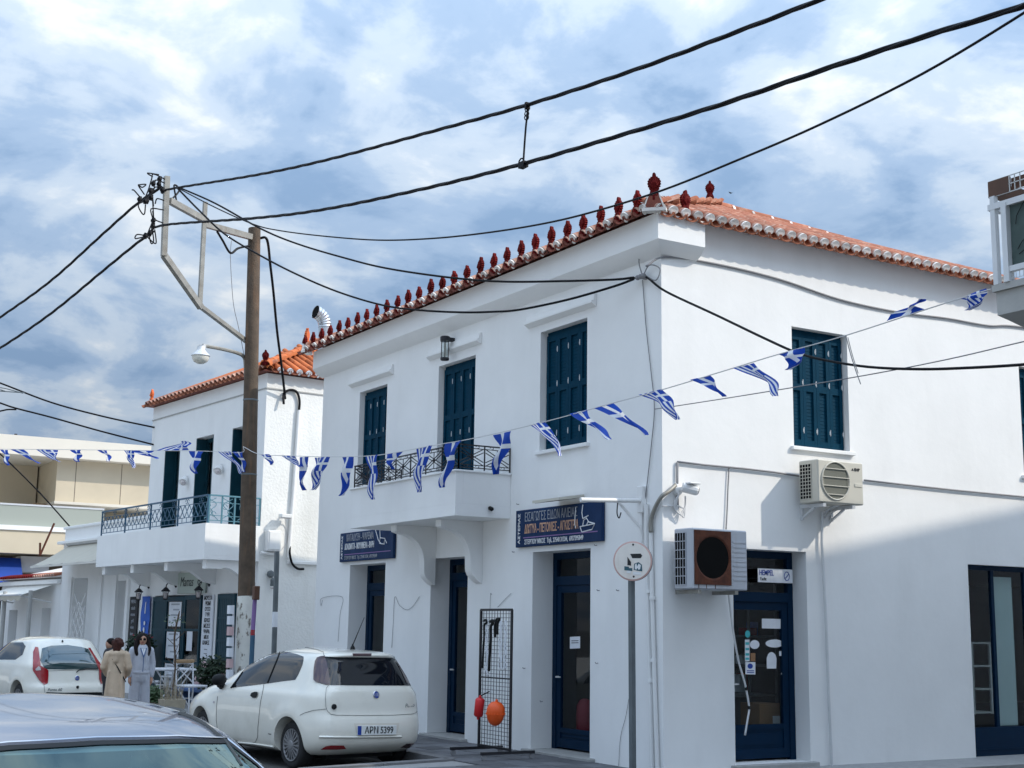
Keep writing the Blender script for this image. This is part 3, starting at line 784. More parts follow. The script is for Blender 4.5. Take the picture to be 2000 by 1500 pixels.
# corner finials and the one on the ridge end
def finial(p, rz, m=None):
    b = MB(Matrix.Translation(p) @ Matrix.Rotation(rz, 4, 'Z'))
    b.prism([(-.13,-.02,-.04),(.13,-.02,-.04),(.075,-.02,.13),(-.075,-.02,.13)], (0,.10,0))
    o = b.build('corner_base', M['tile_dark'], B1)
    b = MB(Matrix.Translation(p) @ Matrix.Rotation(rz, 4, 'Z'))
    b.prism([(-.145,-.025,-.05),(-.125,-.025,-.05),(-.06,-.025,.14),(-.075,-.025,.14)], (0,.11,0)); b.prism([(.145,-.025,-.05),(.125,-.025,-.05),(.06,-.025,.14),(.075,-.025,.14)], (0,.11,0))
    b.prism([(-.15,-.03,-.06),(.15,-.03,-.06),(.15,-.03,-.02),(-.15,-.03,-.02)], (0,.12,0))
    b.build('mortar_edge', M['mortar_white'], o)
    me = ante_big
    if m: me = ante_big.copy(); me.materials.clear(); me.materials.append(m)
    link('finial', me, o, Matrix.Translation(Vector(p)+Vector((0,0,.08))) @ Matrix.Rotation(rz, 4, 'Z'))
finial((EX+.05,EY+.02,EZ+.03), -math.pi/4)
finial((EX+.05,2*YM-EY-.02,EZ+.03), -math.pi*3/4, M['antefix_orange'])
link('antefix', ante, B1, Matrix.Translation((EX+.14+TP*2, EY-.01, EZ)))
link('finial', ante_big, B1, Matrix.Translation((RX0-.05, YM-.05, RZ+.13)) @ Matrix.Rotation(-math.pi/4, 4, 'Z'))
# ---- stove pipe with a bent metal cowl, on the far front corner of the roof
pp = at(634,655,'x',.45)
b = MB(); ctr = [(pp.x,pp.y,7.0),(pp.x,pp.y,7.35),(pp.x,pp.y,7.62)]
b.tube(ctr, .125, 20)
ep = []; 
for k in range(8):
    a = R(12*k); ep.append(Vector((pp.x-.26*(1-math.cos(a))*.98, pp.y-.26*(1-math.cos(a))*.12, 7.63+.27*math.sin(a))))
rr = []
for k in range(8): rr += [.135,.125]
fine = []
for p0, p1 in zip(ep, ep[1:]): fine += [p0, p0.lerp(p1, .5)]
fine.append(ep[-1]); rr = [.137 if i % 2 == 0 else .126 for i in range(len(fine))]
b.tube(fine, rr, 20, cap=False)
inn = MB(); inn.tube([fine[-1], fine[-3], fine[-6]], .118, 16)
cow = thing('stove_pipe', 'shiny metal flue pipe with bent elbow above the far roof corner', 'chimney pipe', (pp.x,pp.y,7.0))
b.build('pipe', M['steel'], cow, smooth=25); 
b2 = MB(); b2.tube([fine[-1]+(fine[-1]-fine[-2])*.02, fine[-2]], .119, 16); b2.build('flue_opening', M['ac_dark'], cow)
# ================================================================== the café building, turned five degrees along the bend of the street
A2 = R(5.1); O2 = Vector((0,13.32,0))
F2 = Matrix.Translation(O2) @ Matrix.Rotation(A2, 4, 'Z')     # local y along the front, -x towards the street
ef = Vector((-math.sin(A2), math.cos(A2), 0)); er = Vector((math.cos(A2), math.sin(A2), 0))
F2i = F2.inverted()
def f2(px, py, d=0.0):                        # point on the front (d metres out from it): local (y, z)
    p = F2i @ atp(px, py, O2-er*d, er); return p.y, p.z
def r2(px, py, u=0.0):
    p = F2i @ atp(px, py, O2+ef*u, ef); return p.x, p.z
def L2(): return MB(F2)
B2 = thing('cafe_building', 'white two storey building with rough plaster side and long balcony over a café', 'building', O2, A2)
U2, T2, D2 = 6.1, 6.93, 7.5
OPS2 = [(.62,1.55,3.12,5.93),(2.505,3.44,3.12,5.91),(4.33,5.23,3.12,5.88),(.93,1.80,.9,2.42),(2.55,5.32,.16,2.41)]
w = MB(F2); wall(w, (0,0,0), (0,1,0), (-1,0,0), U2, -.05, T2, OPS2, .35, (0,1)); w.build('front_wall', M['white_plaster'], B2, fix=False)
w = MB(F2); wall(w, (0,0,0), (1,0,0), (0,-1,0), D2, -.05, T2-.004, [], .30, (0,1)); w.build('side_wall', M['rough_plaster'], B2, fix=False)
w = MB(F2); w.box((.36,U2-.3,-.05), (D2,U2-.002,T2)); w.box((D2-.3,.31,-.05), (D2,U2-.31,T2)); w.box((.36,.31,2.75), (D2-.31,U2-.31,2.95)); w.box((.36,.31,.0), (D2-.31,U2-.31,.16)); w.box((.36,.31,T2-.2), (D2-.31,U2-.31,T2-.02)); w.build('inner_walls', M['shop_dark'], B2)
w = MB(F2); w.box((-.02,-.02,6.60), (.0-.002,U2+.02,6.625)); w.box((0,-.02,6.60), (D2,-.002,6.625)); w.build('string_moulding', M['grey_concrete'], B2)
w = MB(F2); w.cbox((.62,-.05,3.02), (1.6,-.002,3.09), .01); w.build('ledge', M['white_trim'], B2)
# roof
P2 = R(25); c2, s2_ = math.cos(P2), math.sin(P2)
e_ = -.16; ez = T2+.05
def W2(x, y, z): return F2 @ Vector((x, y, z))
b = MB(F2); ym = U2/2; rise = (ym-e_)*math.tan(P2)
b.add([(e_,e_,ez-.03),(D2,e_,ez-.03),(D2,U2-e_,ez-.03),(e_,U2-e_,ez-.03),(ym,ym,ez-.03+rise),(D2-ym,ym,ez-.03+rise)], [(0,1,5,4),(1,2,5),(2,3,4,5),(3,0,4),(3,2,1,0)]); b.build('roof', M['tile_dark'], B2)
fr_r = F2 @ slope_frame((0,e_,ez), (1,0,0), (0,c2,s2_)); fr_f = F2 @ slope_frame((e_,0,ez), (0,-1,0), (c2,0,s2_))
plug_b = plug.copy(); plug_b.materials.clear(); plug_b.materials.append(M['print_white'])
rest2 = MB()
for i in range(30):
    x = e_+.14+i*.22
    for j in range(max(1, int(min(x-e_, ym-e_)/c2/.34)+1)):
        Mx = fr_r @ Matrix.Translation((x, j*.34, .02)) @ Matrix.Rotation(R(2), 4, 'X') @ Matrix.Rotation(random.uniform(-.04,.04), 4, 'Z')
        if i < 9 and j < 7: link('roof_tile', cov_o, B2, Mx)
        else: addmesh(rest2, cb, Mx)
    if i < 9:
        link('pan_tile', pan, B2, fr_r @ Matrix.Translation((x+.11, -.05, .035)))
        if 1 <= i: link('mortar_end', plug_b, B2, fr_r @ Matrix.Translation((x, -.03, .022)))
for i in range(29):
    y = e_+.14+i*.22
    for j in range(max(1, int(min(y-e_, U2-e_-y)/c2/.34)+1)):
        Mx = fr_f @ Matrix.Translation((-y, j*.34, .02)) @ Matrix.Rotation(R(2), 4, 'X')
        if j == 0: link('roof_tile', cov, B2, Mx)
        else: addmesh(rest2, cb, Mx)
    link('pan_tile', pan, B2, fr_f @ Matrix.Translation((-y-.11, -.05, .035)))
info(rest2.build('upper_roof_tiles', M['tile_orange'], B2, fix=False), kind='stuff')
hdl = Vector((1,1,math.tan(P2))).normalized()
for k in range(8):
    o_ = Vector((e_,e_,ez+.06))+hdl*(.05+k*.42); hs_ = hdl.cross(Vector((0,0,1))).normalized(); hn_ = hs_.cross(hdl)
    Mx = F2 @ Matrix(((hs_.x,hdl.x,hn_.x,o_.x),(hs_.y,hdl.y,hn_.y,o_.y),(hs_.z,hdl.z,hn_.z,o_.z),(0,0,0,1)))
    t_ = link('hip_tile', rt, B2, Mx)
rto = rt.copy(); rto.materials.clear(); rto.materials.append(M['tile_orange'])
for o in list(B2.children):
    if o.name.startswith('hip_tile'): o.data = rto
anto = ante.copy(); anto.materials.clear(); anto.materials.append(M['antefix_orange'])
link('finial', ante, B2, F2 @ Matrix.Translation((e_+.02,e_+.02,ez+.08)) @ Matrix.Rotation(-math.pi/4, 4, 'Z'))
link('finial', anto, B2, F2 @ Matrix.Translation((e_+.04,U2-e_-.25,ez+.06)) @ Matrix.Rotation(-math.pi/2, 4, 'Z'))
# balcony windows with shutters folded against the reveals
for (u0,u1,z0,z1) in OPS2[:3]:
    b = MB(F2); b.box((.24,u0,z0), (.30,u0+.08,z1)); b.box((.24,u1-.08,z0), (.30,u1,z1)); b.box((.24,u0+.08,z1-.08), (.30,u1-.08,z1)); b.box((.25,(u0+u1)/2-.04,z0), (.31,(u0+u1)/2+.04,z1-.08)); b.box((.25,u0+.08,z0), (.30,u1-.08,z0+.5))
    fr = b.build('balcony_door', M['door_teal'], B2)
    b = MB(F2); b.box((.272,u0+.07,z0+.49), (.278,u1-.07,z1-.07)); b.build('pane', M['glass'], fr)
    for u in (u0+.004, u1-.044):
        b = MB(F2); b.box((.0,u,z0+.02), (.235,u+.04,z1-.02)); q = b.build('shutter_leaf', M['door_teal'], B2)
# balcony slab with parapet face, sloping soffit and corbels
BD = 1.2
b = MB(F2); b.box((-BD,-.02,3.045), (-.003,6.02,3.13)); b.box((-BD,-.02,3.131), (-BD+.10,6.02,3.76)); b.box((-BD+.101,-.02,3.131), (-.003,.08,3.76)); b.box((-BD+.101,5.92,3.131), (-.003,6.02,3.76))
bal2 = b.build('balcony', M['white_plaster'], B2)
for u in (.16, 2.1, 4.0, 5.75):
    prof = [(0,3.043),(-1.10,3.043),(-1.10,2.87)]
    prof += [(-.80+.0*t, 2.87) for t in (0,)] + [(-.70,2.90),(-.58,2.885),(-.45,2.81),(-.32,2.72),(-.20,2.66),(0,2.62)]
    b = MB(F2); b.prism([(x-.003, u-.09, z) for x, z in prof], (0,.18,0)); b.build('corbel', M['white_trim'], bal2)
# railing of crossed bars with scroll finials
def rail2(P, L, z0, z1, n, parent, m):
    q = MB(); q.bar(P(0,z1), P(L,z1), .05, .03); q.bar(P(0,z0), P(L,z0), .02, .015); q.bar(P(0,z1-.14), P(L,z1-.14), .015, .012); q.bar(P(0,z0+.10), P(L,z0+.10), .015, .012)
    for k in range(5): q.bar(P(L*k/4,z0-.06), P(L*k/4,z1), .03, .03)
    for i in range(n):
        a, c = L*i/n, L*(i+1)/n
        q.bar(P(a,z0+.10), P(c,z1-.14), .012, .012); q.bar(P(c,z0+.10), P(a,z1-.14), .012, .012)
        q.bar(P((a+c)/2,z0), P((a+c)/2,z0+.10), .012, .010)
        if i % 3 == 1:
            for s in (-1, 1): q.tube([P((a+c)/2+s*(.05+.045*math.cos(t*.8)), z1-.07+.045*math.sin(t*.8)) for t in range(8)], .006, 4)
    return q.build('railing', m, parent)
rail2(lambda a, z: W2(-BD+.05,.03+a,z), 5.9, 3.82, 4.32, 26, bal2, M['rail_blue'])
rail2(lambda a, z: W2(-.02-a,.03,z), 1.1, 3.82, 4.32, 0, bal2, M['rail_teal'])
q = MB()
for s in range(3):
    base = -.2-.36*s
    q.tube(spline([W2(base,.03,3.83),W2(base-.16,.03,4.0),W2(base-.05,.03,4.15),W2(base-.28,.03,4.28)], 6), .008, 5)
    q.tube(spline([W2(base-.3,.03,3.85),W2(base-.12,.03,3.98),W2(base-.26,.03,4.14),W2(base-.06,.03,4.27)], 6), .008, 5)
    for t0 in ((base-.1,3.95),(base-.22,4.1)): q.tube([W2(t0[0]+.05*math.cos(t*.7),.03,t0[1]+.05*math.sin(t*.7)) for t in range(9)], .006, 4)
q.build('scrollwork', M['rail_teal'], bal2)
# café front: shutters, door leaves, panes with menus
def leaf2(u0, u1, z0, z1, name='shutter', d=.02, m='door_teal', pane=False, parent=None):
    b = MB(F2); t = .05
    b.box((d-.045,u0,z0), (d,u0+.07,z1)); b.box((d-.045,u1-.07,z0), (d,u1,z1)); b.box((d-.045,u0+.07,z1-.10), (d,u1-.07,z1)); b.box((d-.045,u0+.07,z0), (d,u1-.07,z0+.12))
    mid = [z0+(z1-z0)*.34, z0+(z1-z0)*.66]
    for zz in mid: b.box((d-.043,u0+.07,zz-.025), (d-.002,u1-.07,zz+.025))
    if not pane:
        n = 8
        for k in range(n):
            a = u0+.07+(u1-u0-.14)*k/n; b.box((d-.032,a+.004,z0+.12), (d-.012,a+(u1-u0-.14)/n-.004,z1-.10))
    o = b.build(name, M[m], parent or B2)
    if pane:
        b = MB(F2); b.box((d-.026,u0+.068,z0+.118), (d-.020,u1-.068,z1-.098)); b.build('pane', M['glass'], o)
    return o
leaf2(.93,1.76,.95,2.41,'shutter',-.01)
leaf2(4.55,5.30,.20,2.38,'shutter',-.01)
dl = leaf2(3.52,4.54,.20,2.38,'cafe_door',-.01,pane=True)
dr = leaf2(2.60,3.50,.20,2.40,'cafe_door',-.01,pane=True)
def flat2(poly, m, parent=None, name='notice', d=.064):
    b = MB(F2); b.add([(-d, u, z) for u, z in poly], [tuple(range(len(poly)))]); return b.build(name, M[m], parent, fix=False)
for (a,c,z0,z1) in ((3.66,4.35,1.72,2.26),(3.68,4.40,1.02,1.60),(3.70,4.40,.45,.90)):
    n = flat2([(a,z0),(a,z1),(c,z1),(c,z0)], 'paper', dl, d=.042)
    for k in range(4):
        zz = z1-.07-k*(z1-z0)*.22; flat2([(a+.10,zz),(a+.10,zz+.035),(c-.12-.12*(k % 2),zz+.035),(c-.12-.12*(k % 2),zz)], 'print_grey', dl, 'printed_line', .044)
flat2([(2.98,1.20),(2.98,1.62),(3.28,1.62),(3.28,1.20)], 'paper', dr, d=.042)
def text(body, size, m, frame, parent, name='lettering', ext=.002, sx=1.0, align='CENTER', shear=0.0, bold=0.0):
    cu = bpy.data.curves.new('lettering', 'FONT'); cu.body = body; cu.size = size; cu.extrude = ext; cu.align_x = align; cu.align_y = 'CENTER'; cu.shear = shear; cu.offset = bold
    cu.resolution_u = 3
    t = bpy.data.objects.new('lettering_tmp', cu); COL.objects.link(t)
    dg = bpy.context.evaluated_depsgraph_get(); dg.update()
    me = bpy.data.meshes.new_from_object(t.evaluated_get(dg)); bpy.data.objects.remove(t); bpy.data.curves.remove(cu)
    me.transform(frame @ Matrix.Diagonal((sx,1,1,1)))
    if parent is None: Mx = Matrix.Identity(4)
    else: Mx = WM[parent.name]
    me.transform(Mx.inverted()); me.materials.clear(); me.materials.append(m)
    o = bpy.data.objects.new(name, me); COL.objects.link(o); o.parent = parent; WM[o.name] = Mx
    return o
def tframe_front(x, y, z, fr=Matrix.Identity(4), roll=0):   # text reading left to right for someone in the street
    return fr @ Matrix(((0,0,-1,x),(-1,0,0,y),(0,1,0,z),(0,0,0,1))) @ Matrix.Rotation(roll, 4, 'Z')
def tframe_side(x, y, z, roll=0):
    return Matrix(((1,0,0,x),(0,0,-1,y),(0,1,0,z),(0,0,0,1))) @ Matrix.Rotation(roll, 4, 'Z')
# name board over the café door
mb_ = MB(F2); mb_.cbox((-.05,2.42,2.44), (-.01,3.92,2.90), .006)
s = mb_.build('name_board', M['screen_green'] if False else mat('board_sage', (.42,.47,.42), .7, var=.05)); info(s, 'pale sage name board with thin lettering and heart above the café door', 'sign'); WM[s.name] = s.matrix_world.copy()
text('Mamas', .30, M['print_black'], tframe_front(-.053,3.42,2.69,F2), s, sx=.85, shear=.2)
hb = MB(F2); hp_ = [(2.72+.10*(16*math.sin(t)**3)/16, 2.66+.09*(13*math.cos(t)-5*math.cos(2*t)-2*math.cos(3*t)-math.cos(4*t))/16) for t in [2*math.pi*k/24 for k in range(25)]]
hb.tube([(-.053,u,z) for u, z in hp_], .010, 5); hb.build('heart', M['print_black'], s)
# vertical lettering board
mb_ = MB(F2); mb_.cbox((-.04,1.99,1.06), (-.01,2.53,2.40), .005)
s = mb_.build('letter_board', M['paper']); info(s, 'tall white board of stacked dark Greek lettering between café door and shutter', 'sign'); WM[s.name] = s.matrix_world.copy()
for k, tx in enumerate(('ΜΟΥΣΤΑ','ΨΩΜΙ','ΟΥΖΟ','ΤΥΡΙ','ΚΡΑΣΙ','ΜΕΖΕΣ','ΨΑΡΙΑ','ΜΕΛΙ','ΚΑΦΕΣ')): text(tx, .115, M['print_black'], tframe_front(-.043,2.26,2.33-k*.118,F2), s, sx=.85, bold=.002)
for k in range(2): text('—', .15, M['print_black'], tframe_front(-.043,2.26,1.26-k*.09,F2), s)
# long chalk menu board and blue banner on the wall
mb_ = MB(F2); mb_.cbox((-.05,6.24,1.06), (-.012,6.74,2.40), .006)
s = mb_.build('chalkboard', M['chalkboard']); info(s, 'tall black chalkboard menu hanging on the wall left of the blue banner', 'menu board'); WM[s.name] = s.matrix_world.copy()
for k in range(8): text(('MENU','salads','mezes','grill','wine','beer','coffee','sweets')[k], .12, M['print_grey'], tframe_front(-.053,6.49,2.28-k*.15,F2), s, sx=.9)
def banner(u, v):
    uu = 5.46+u*.52; z = 1.40+v*1.0
    return (-.05-.012*math.sin(v*9+u*3), uu, z)
mb_ = MB(F2); mb_.grid(banner, 5, 14)
s = mb_.build('banner', M['banner_blue'], smooth=True); info(s, 'narrow bright blue banner with white emblem hanging beside the café doors', 'banner'); WM[s.name] = s.matrix_world.copy()
b = MB(F2); b.add([(-.068,5.72+.05*math.cos(t*.52),1.62+.07*math.sin(t*.52)) for t in range(12)], [tuple(range(12))]); b.add([(-.068,5.70+.05*math.cos(t*.52),1.78+.05*math.sin(t*.52)) for t in range(12)], [tuple(range(12))]); b.add([(-.068,5.73,2.0),(-.068,5.68,2.0),(-.068,5.66,2.28),(-.068,5.71,2.25)], [(0,1,2,3)]); b.build('emblem', M['print_white'], s, fix=False)
# wall lanterns along the café front
def lantern(u, lab, z=2.53):
    t = thing('wall_lantern', lab, 'lantern', F2 @ Vector((0,u,z)), A2, 'dark lanterns along the café front')
    b = MB(F2); b.lathe([(.05,-.02),(.055,.0),(.03,.02)], (-.01,u,z+.10), 10, (-1,0,0)); b.tube(spline([(-.02,u,z+.10),(-.12,u,z+.16),(-.22,u,z+.12),(-.24,u,z+.03)], 4), .012, 6); b.build('arm', M['black_iron'], t)
    b = MB(F2); b.lathe([(.01,.06),(.04,.04),(.11,-.03),(.10,-.045),(.02,-.04)], (-.24,u,z-.0), 8); b.lathe([(.065,-.22),(.07,-.21),(.03,-.23)], (-.24,u,z), 8)
    for k in range(4):
        a = k*math.pi/2+.4; b.cyl((-.24+.085*math.cos(a),u+.085*math.sin(a),z-.04), (-.24+.06*math.cos(a),u+.06*math.sin(a),z-.21), .008, 5)
    b.build('lantern_cage', M['black_iron'], t)
    b = MB(F2); b.lathe([(.03,-.06),(.06,-.08),(.045,-.19),(.02,-.205)], (-.24,u,z), 8); b.build('lantern_glass', M['lamp_clear'], t)
lantern(5.72, 'dark wall lantern above the blue banner'); lantern(4.12, 'dark wall lantern left of the pale name board'); lantern(2.33, 'dark wall lantern at the right end of the pale name board')
# side-wall lantern by the grey post
t = thing('bulkhead_lantern', 'weathered dark lantern on the rough side wall beside the grey post', 'lantern', F2 @ Vector((.274,-.0,2.7)), A2)
b = MB(F2); b.lathe([(.06,0),(.075,.02),(.075,.06),(.05,.08)], (.25,-.01,2.80), 10, (0,-1,0)); b.lathe([(.045,.0),(.05,.02),(.05,.12),(.02,.16)], (.28,-.10,2.56), 10); b.bar((.25,-.05,2.80),(.28,-.10,2.70), .02, .02); b.build('fitting', M['grey_post'], t)
b = MB(F2); b.lathe([(.015,.0),(.048,.02),(.05,.03)], (.28,-.10,2.50), 10); b.build('lantern_glass', M['lamp_clear'], t)
# white pipe with the cable bend, meter box, floodlight on the rough wall
t = thing('cable_conduit', 'white vertical conduit with black cable bend on the rough side wall', 'conduit', F2 @ Vector((.68,0,3)), A2)
b = MB(F2); b.tube([(.735,-.045,6.22),(.70,-.045,4.8),(.64,-.045,3.14)], .038, 10); b.build('pipe', M['white_pvc'], t, smooth=40)
b = MB(F2); b.tube(spline([(.34,-.12,6.30),(.36,-.06,6.52),(.50,-.05,6.62),(.66,-.05,6.60),(.74,-.045,6.42),(.735,-.045,6.15)], 6), .026, 8); b.build('cable_bend', M['black_cable'], t, smooth=True)
b = MB(F2); b.tube(spline([(.66,-.05,3.42),(.65,-.08,3.22),(.72,-.08,3.02),(.86,-.06,2.93),(1.0,-.05,2.93)], 6), .024, 8); b.build('cable_tail', M['black_cable'], t, smooth=True)
t = thing('meter_box', 'white electric meter box on the rough side wall under the floodlight', 'meter box', F2 @ Vector((.24,0,3.25)), A2)
b = MB(F2); b.cbox((.10,-.16,3.26), (.40,-.002,3.68), .01); b.build('case', M['white_pvc'], t)
b = MB(F2); b.cbox((.13,-.175,3.29), (.37,-.161,3.65), .006); b.build('cover', M['white_trim'], t)
b = MB(F2); b.tube([(.0,-.08,3.22),(.40,-.08,3.20)], .03, 8); b.build('conduit', M['white_pvc'], t)
t = thing('floodlight', 'white floodlight on the rough side wall above the meter box', 'floodlight', F2 @ Vector((.44,0,3.9)), A2)
b = MB(F2); b.cbox((.34,-.26,3.94), (.58,-.10,4.02), .01); b.bar((.46,-.10,3.97),(.46,-.002,4.02), .03, .03); b.build('lamp_case', M['white_pvc'], t)
b = MB(F2); b.box((.36,-.24,3.925), (.56,-.12,3.938)); b.build('lens', M['lamp_clear'], t)
MBc = MB(F2); MBc.tube(spline([(.5,-.1,3.93),(.56,-.02,3.80),(.60,-.012,3.5),(.50,-.012,3.3)], 5), .008, 5); MBc.build('cable', M['white_cable'], t)
# spotlights fixed high on the front between the balcony windows
for k, (u, z) in enumerate(((1.98,5.15),(3.82,5.05))):
    t = thing('spotlight', ('white spotlight between the middle and right upper windows', 'white spotlight between the left and middle upper windows')[k], 'spotlight', F2 @ Vector((0,u,z)), A2)
    b = MB(F2); b.lathe([(.03,0),(.06,.02),(.10,.16),(.105,.18)], (-.05,u,z), 12, (-.5,-.5,-.7)); b.bar((0,u,z+.03),(-.08,u,z+.03), .03, .03); b.build('lamp_case', M['white_pvc'], t)
    b = MB(F2); b.sphere((-.05-.09,u-.09,z-.125), .07, 8, 6); b.build('lens', M['lamp_clear'], t)
# ================================================================== low shop with the canvas awning
B3 = thing('low_shop', 'low white shop with plain parapet and canvas awning left of the café', 'building', F2 @ Vector((0,6.11,0)), A2)
UA, UB = 6.105, 11.95
w = MB(F2); wall(w, (0,UA,0), (0,1,0), (-1,0,0), UB-UA, -.05, 3.85, [(7.07-UA,7.72-UA,.16,2.80),(9.88-UA,10.95-UA,.16,2.92)], .45); w.build('front_wall', M['white_plaster'], B3, fix=False)
w = MB(F2); w.box((.46,UA,-.05), (6,UA+.2,3.85)); w.box((.46,UB-.2,-.05), (6,UB,3.85)); w.box((5.8,UA+.21,-.05), (6,UB-.21,3.85)); w.box((.46,UA+.21,3.6), (5.79,UB-.21,3.84)); w.build('inner_walls', M['grey_wall'], B3)
w = MB(F2); w.cbox((-.16,UA,3.851), (6.0,UB+.1,3.93), .01); w.box((.02,UA,3.931), (.25,UB,4.26)); w.cbox((-.03,UA,4.261), (.29,UB+.05,4.33), .01); w.build('parapet', M['white_trim'], B3)
for u0, u1 in ((6.9,7.06),(7.73,7.9),(8.75,9.0),(11.0,11.25)):
    w = MB(F2); w.box((-.05,u0,.15), (-.002,u1,2.95)); w.build('pilaster', M['white_trim'], B3)
b = MB(F2); 
for u0, u1 in ((7.07,7.13),(7.37,7.42),(7.66,7.72)): b.box((.20,u0,.17), (.25,u1,2.79))
b.box((.20,7.13,2.74), (.25,7.66,2.79)); b.box((.19,7.13,2.02), (.26,7.66,2.10)); b.box((.20,7.13,.17), (.25,7.66,.26))
fr = b.build('glazed_door', M['white_pvc'], B3)
for a, c, z0, z1 in ((7.12,7.38,.25,2.03),(7.41,7.67,.25,2.03),(7.12,7.67,2.09,2.75)): MB(F2).box((.222,a,z0), (.228,c,z1)).build('pane', M['glass'], fr)
b = MB(F2); b.box((.38,9.9,.17), (.43,9.96,2.90)); b.box((.38,10.4,.17), (.43,10.46,2.90)); b.box((.38,9.96,1.9), (.43,10.4,1.97)); b.box((.40,10.46,.17), (.44,10.94,2.9)); fr = b.build('window_frame', M['white_pvc'], B3)
MB(F2).box((.40,9.95,.2), (.405,10.41,2.9)).build('pane', M['glass'], fr)
# awning: sloping canvas, front bar and folding arms
aw = thing('canvas_awning', 'grey beige canvas awning pulled out over the low shop front', 'awning', F2 @ Vector((0,9,3.2)), A2)
a0, a1 = 6.35, 11.4
b = MB(F2); b.grid(lambda u, v: (-.05-v*.95, a0+u*(a1-a0), 3.80-v*.58+.02*math.sin(u*math.pi*9)*v*.4-.05*math.sin(v*math.pi)*.6), 40, 6); b.build('canvas', M['awning_cloth'], aw, smooth=True)
b = MB(F2); b.bar((-1.0,a0-.03,3.19),(-1.0,a1+.03,3.19), .06, .05); b.build('front_bar', M['awning_white'], aw)
for u in (a0+.3, a1-.3):
    b = MB(F2); b.tube([(-.05,u,3.3),(-.5,u+.3,3.25),(-.98,u,3.18)], .022, 6); b.build('folding_arm', M['light_metal'], aw)
b = MB(F2); b.tube([(-.08,a0,3.84),(-.08,a1,3.84)], .05, 10); b.build('roller', M['grey_wall'], aw)
# white lattice trellis leaning in the recess
tr = thing('trellis', 'white diamond lattice trellis standing in the recess of the low shop', 'trellis', F2 @ Vector((-.25,10,.16)), A2)
cu_, cz = 9.75, 1.45
b = MB(F2)
for s in (-1, 1):
    for k in range(5):
        o_ = (k-2)*.32
        p = []; 
        for e in (-1, 1): p.append((-.22, cu_+e*.42, cz+o_+s*e*.42))
        b.bar(p[0], p[1], .03, .02, (1,0,0))
b.bar((-.24,cu_-.42,.16),(-.24,cu_-.42,1.95), .025, .02, (1,0,0)); b.bar((-.24,cu_+.42,.16),(-.24,cu_+.42,1.95), .025, .02, (1,0,0)); b.bar((-.24,cu_-.42,1.95),(-.24,cu_,2.3), .025, .02, (1,0,0)); b.bar((-.24,cu_+.42,1.95),(-.24,cu_,2.3), .025, .02, (1,0,0))
b.build('lattice', M['white_pvc'], tr)
# ================================================================== low house with a red tile edge
B4 = thing('tile_edged_house', 'small white house with row of red roof tiles and little awning at far left', 'building', F2 @ Vector((0,12,0)), A2)
UC, UD = 11.96, 17.3
w = MB(F2); wall(w, (0,UC,0), (0,1,0), (-1,0,0), UD-UC, -.05, 2.95, [(12.6-UC,13.4-UC,.16,2.15),(15.6-UC,16.4-UC,.16,2.1)], .3); w.build('front_wall', M['white_plaster'], B4, fix=False)
w = MB(F2); w.box((.31,UC,-.05), (5,UC+.2,2.95)); w.box((.31,UD-.2,-.05), (5,UD,2.95)); w.box((4.8,UC+.21,-.05), (5,UD-.21,2.95)); w.box((.31,UC+.21,2.7), (4.79,UD-.21,2.94)); w.build('inner_walls', M['grey_wall'], B4)
MB(F2).cbox((-.12,UC,2.80), (-.002,UD,2.92), .01).build('eave_board', M['white_trim'], B4)
b = MB(F2); b.add([(-.2,UC,2.97),(5.1,UC,4.2),(5.1,UD,4.2),(-.2,UD,2.97),(5.1,UC,2.97),(5.1,UD,2.97)], [(0,3,2,1),(0,1,4),(3,5,2),(0,4,5,3),(1,2,5,4)]); b.build('roof', M['mortar_white'], B4)
covd = cov.copy(); covd.materials.clear(); covd.materials.append(M['antefix_red'])
fr4 = F2 @ slope_frame((-.22,0,2.98), (0,-1,0), (math.cos(R(13)),0,math.sin(R(13))))
for i in range(26): link('roof_tile', covd if i > 8 else cov, B4, fr4 @ Matrix.Translation((-UC-.1-i*.2, 0, .01)))
for u0, u1, z in ((12.6,13.4,2.15),(15.6,16.4,2.1)):
    b = MB(F2); b.box((.22,u0,.17), (.27,u1,z)); b.build('door', M['grey_wall'] if u0 > 14 else M['white_pvc'], B4)
for u in (12.1, 14.4): MB(F2).cyl((-.75,u,.15), (-.75,u,2.6), .06, 8).build('awning_post', M['grey_concrete'], B4)
aw2 = thing('small_awning', 'small off white awning over the doorway of the tile edged house', 'awning', F2 @ Vector((0,14,2.5)), A2)
b = MB(F2); b.grid(lambda u, v: (-.06-v*.85, 12.4+u*3.6, 2.78-v*.30), 12, 3); b.build('canvas', M['awning_white'], aw2)
b = MB(F2); b.grid(lambda u, v: (-.92, 12.4+u*3.6, 2.47-v*(.10+.05*abs(math.sin(u*20)))), 40, 2); b.build('valance', M['awning_cloth'], aw2)
b = MB(F2); b.bar((-.91,12.4,2.48),(-.91,16,2.48), .04, .04)
for u in (12.5, 15.9): b.tube([(-.05,u,2.3),(-.9,u,2.46)], .02, 6)
b.build('frame', M['light_metal'], aw2)
# rusty stay on the roof of the low house
st = MB(); p0 = at(78,1085,'y',26.0); p1 = at(106,1022,'y',26.0); st.tube([p0,p1], .03, 6); st.tube([p0,(p0.x-.02,p0.y,p0.z+.35)], .03, 6)
info(st.build('rusty_stay', M['rust']), 'thin rusty stay rod slanting up behind the tile edged roof', 'rod')

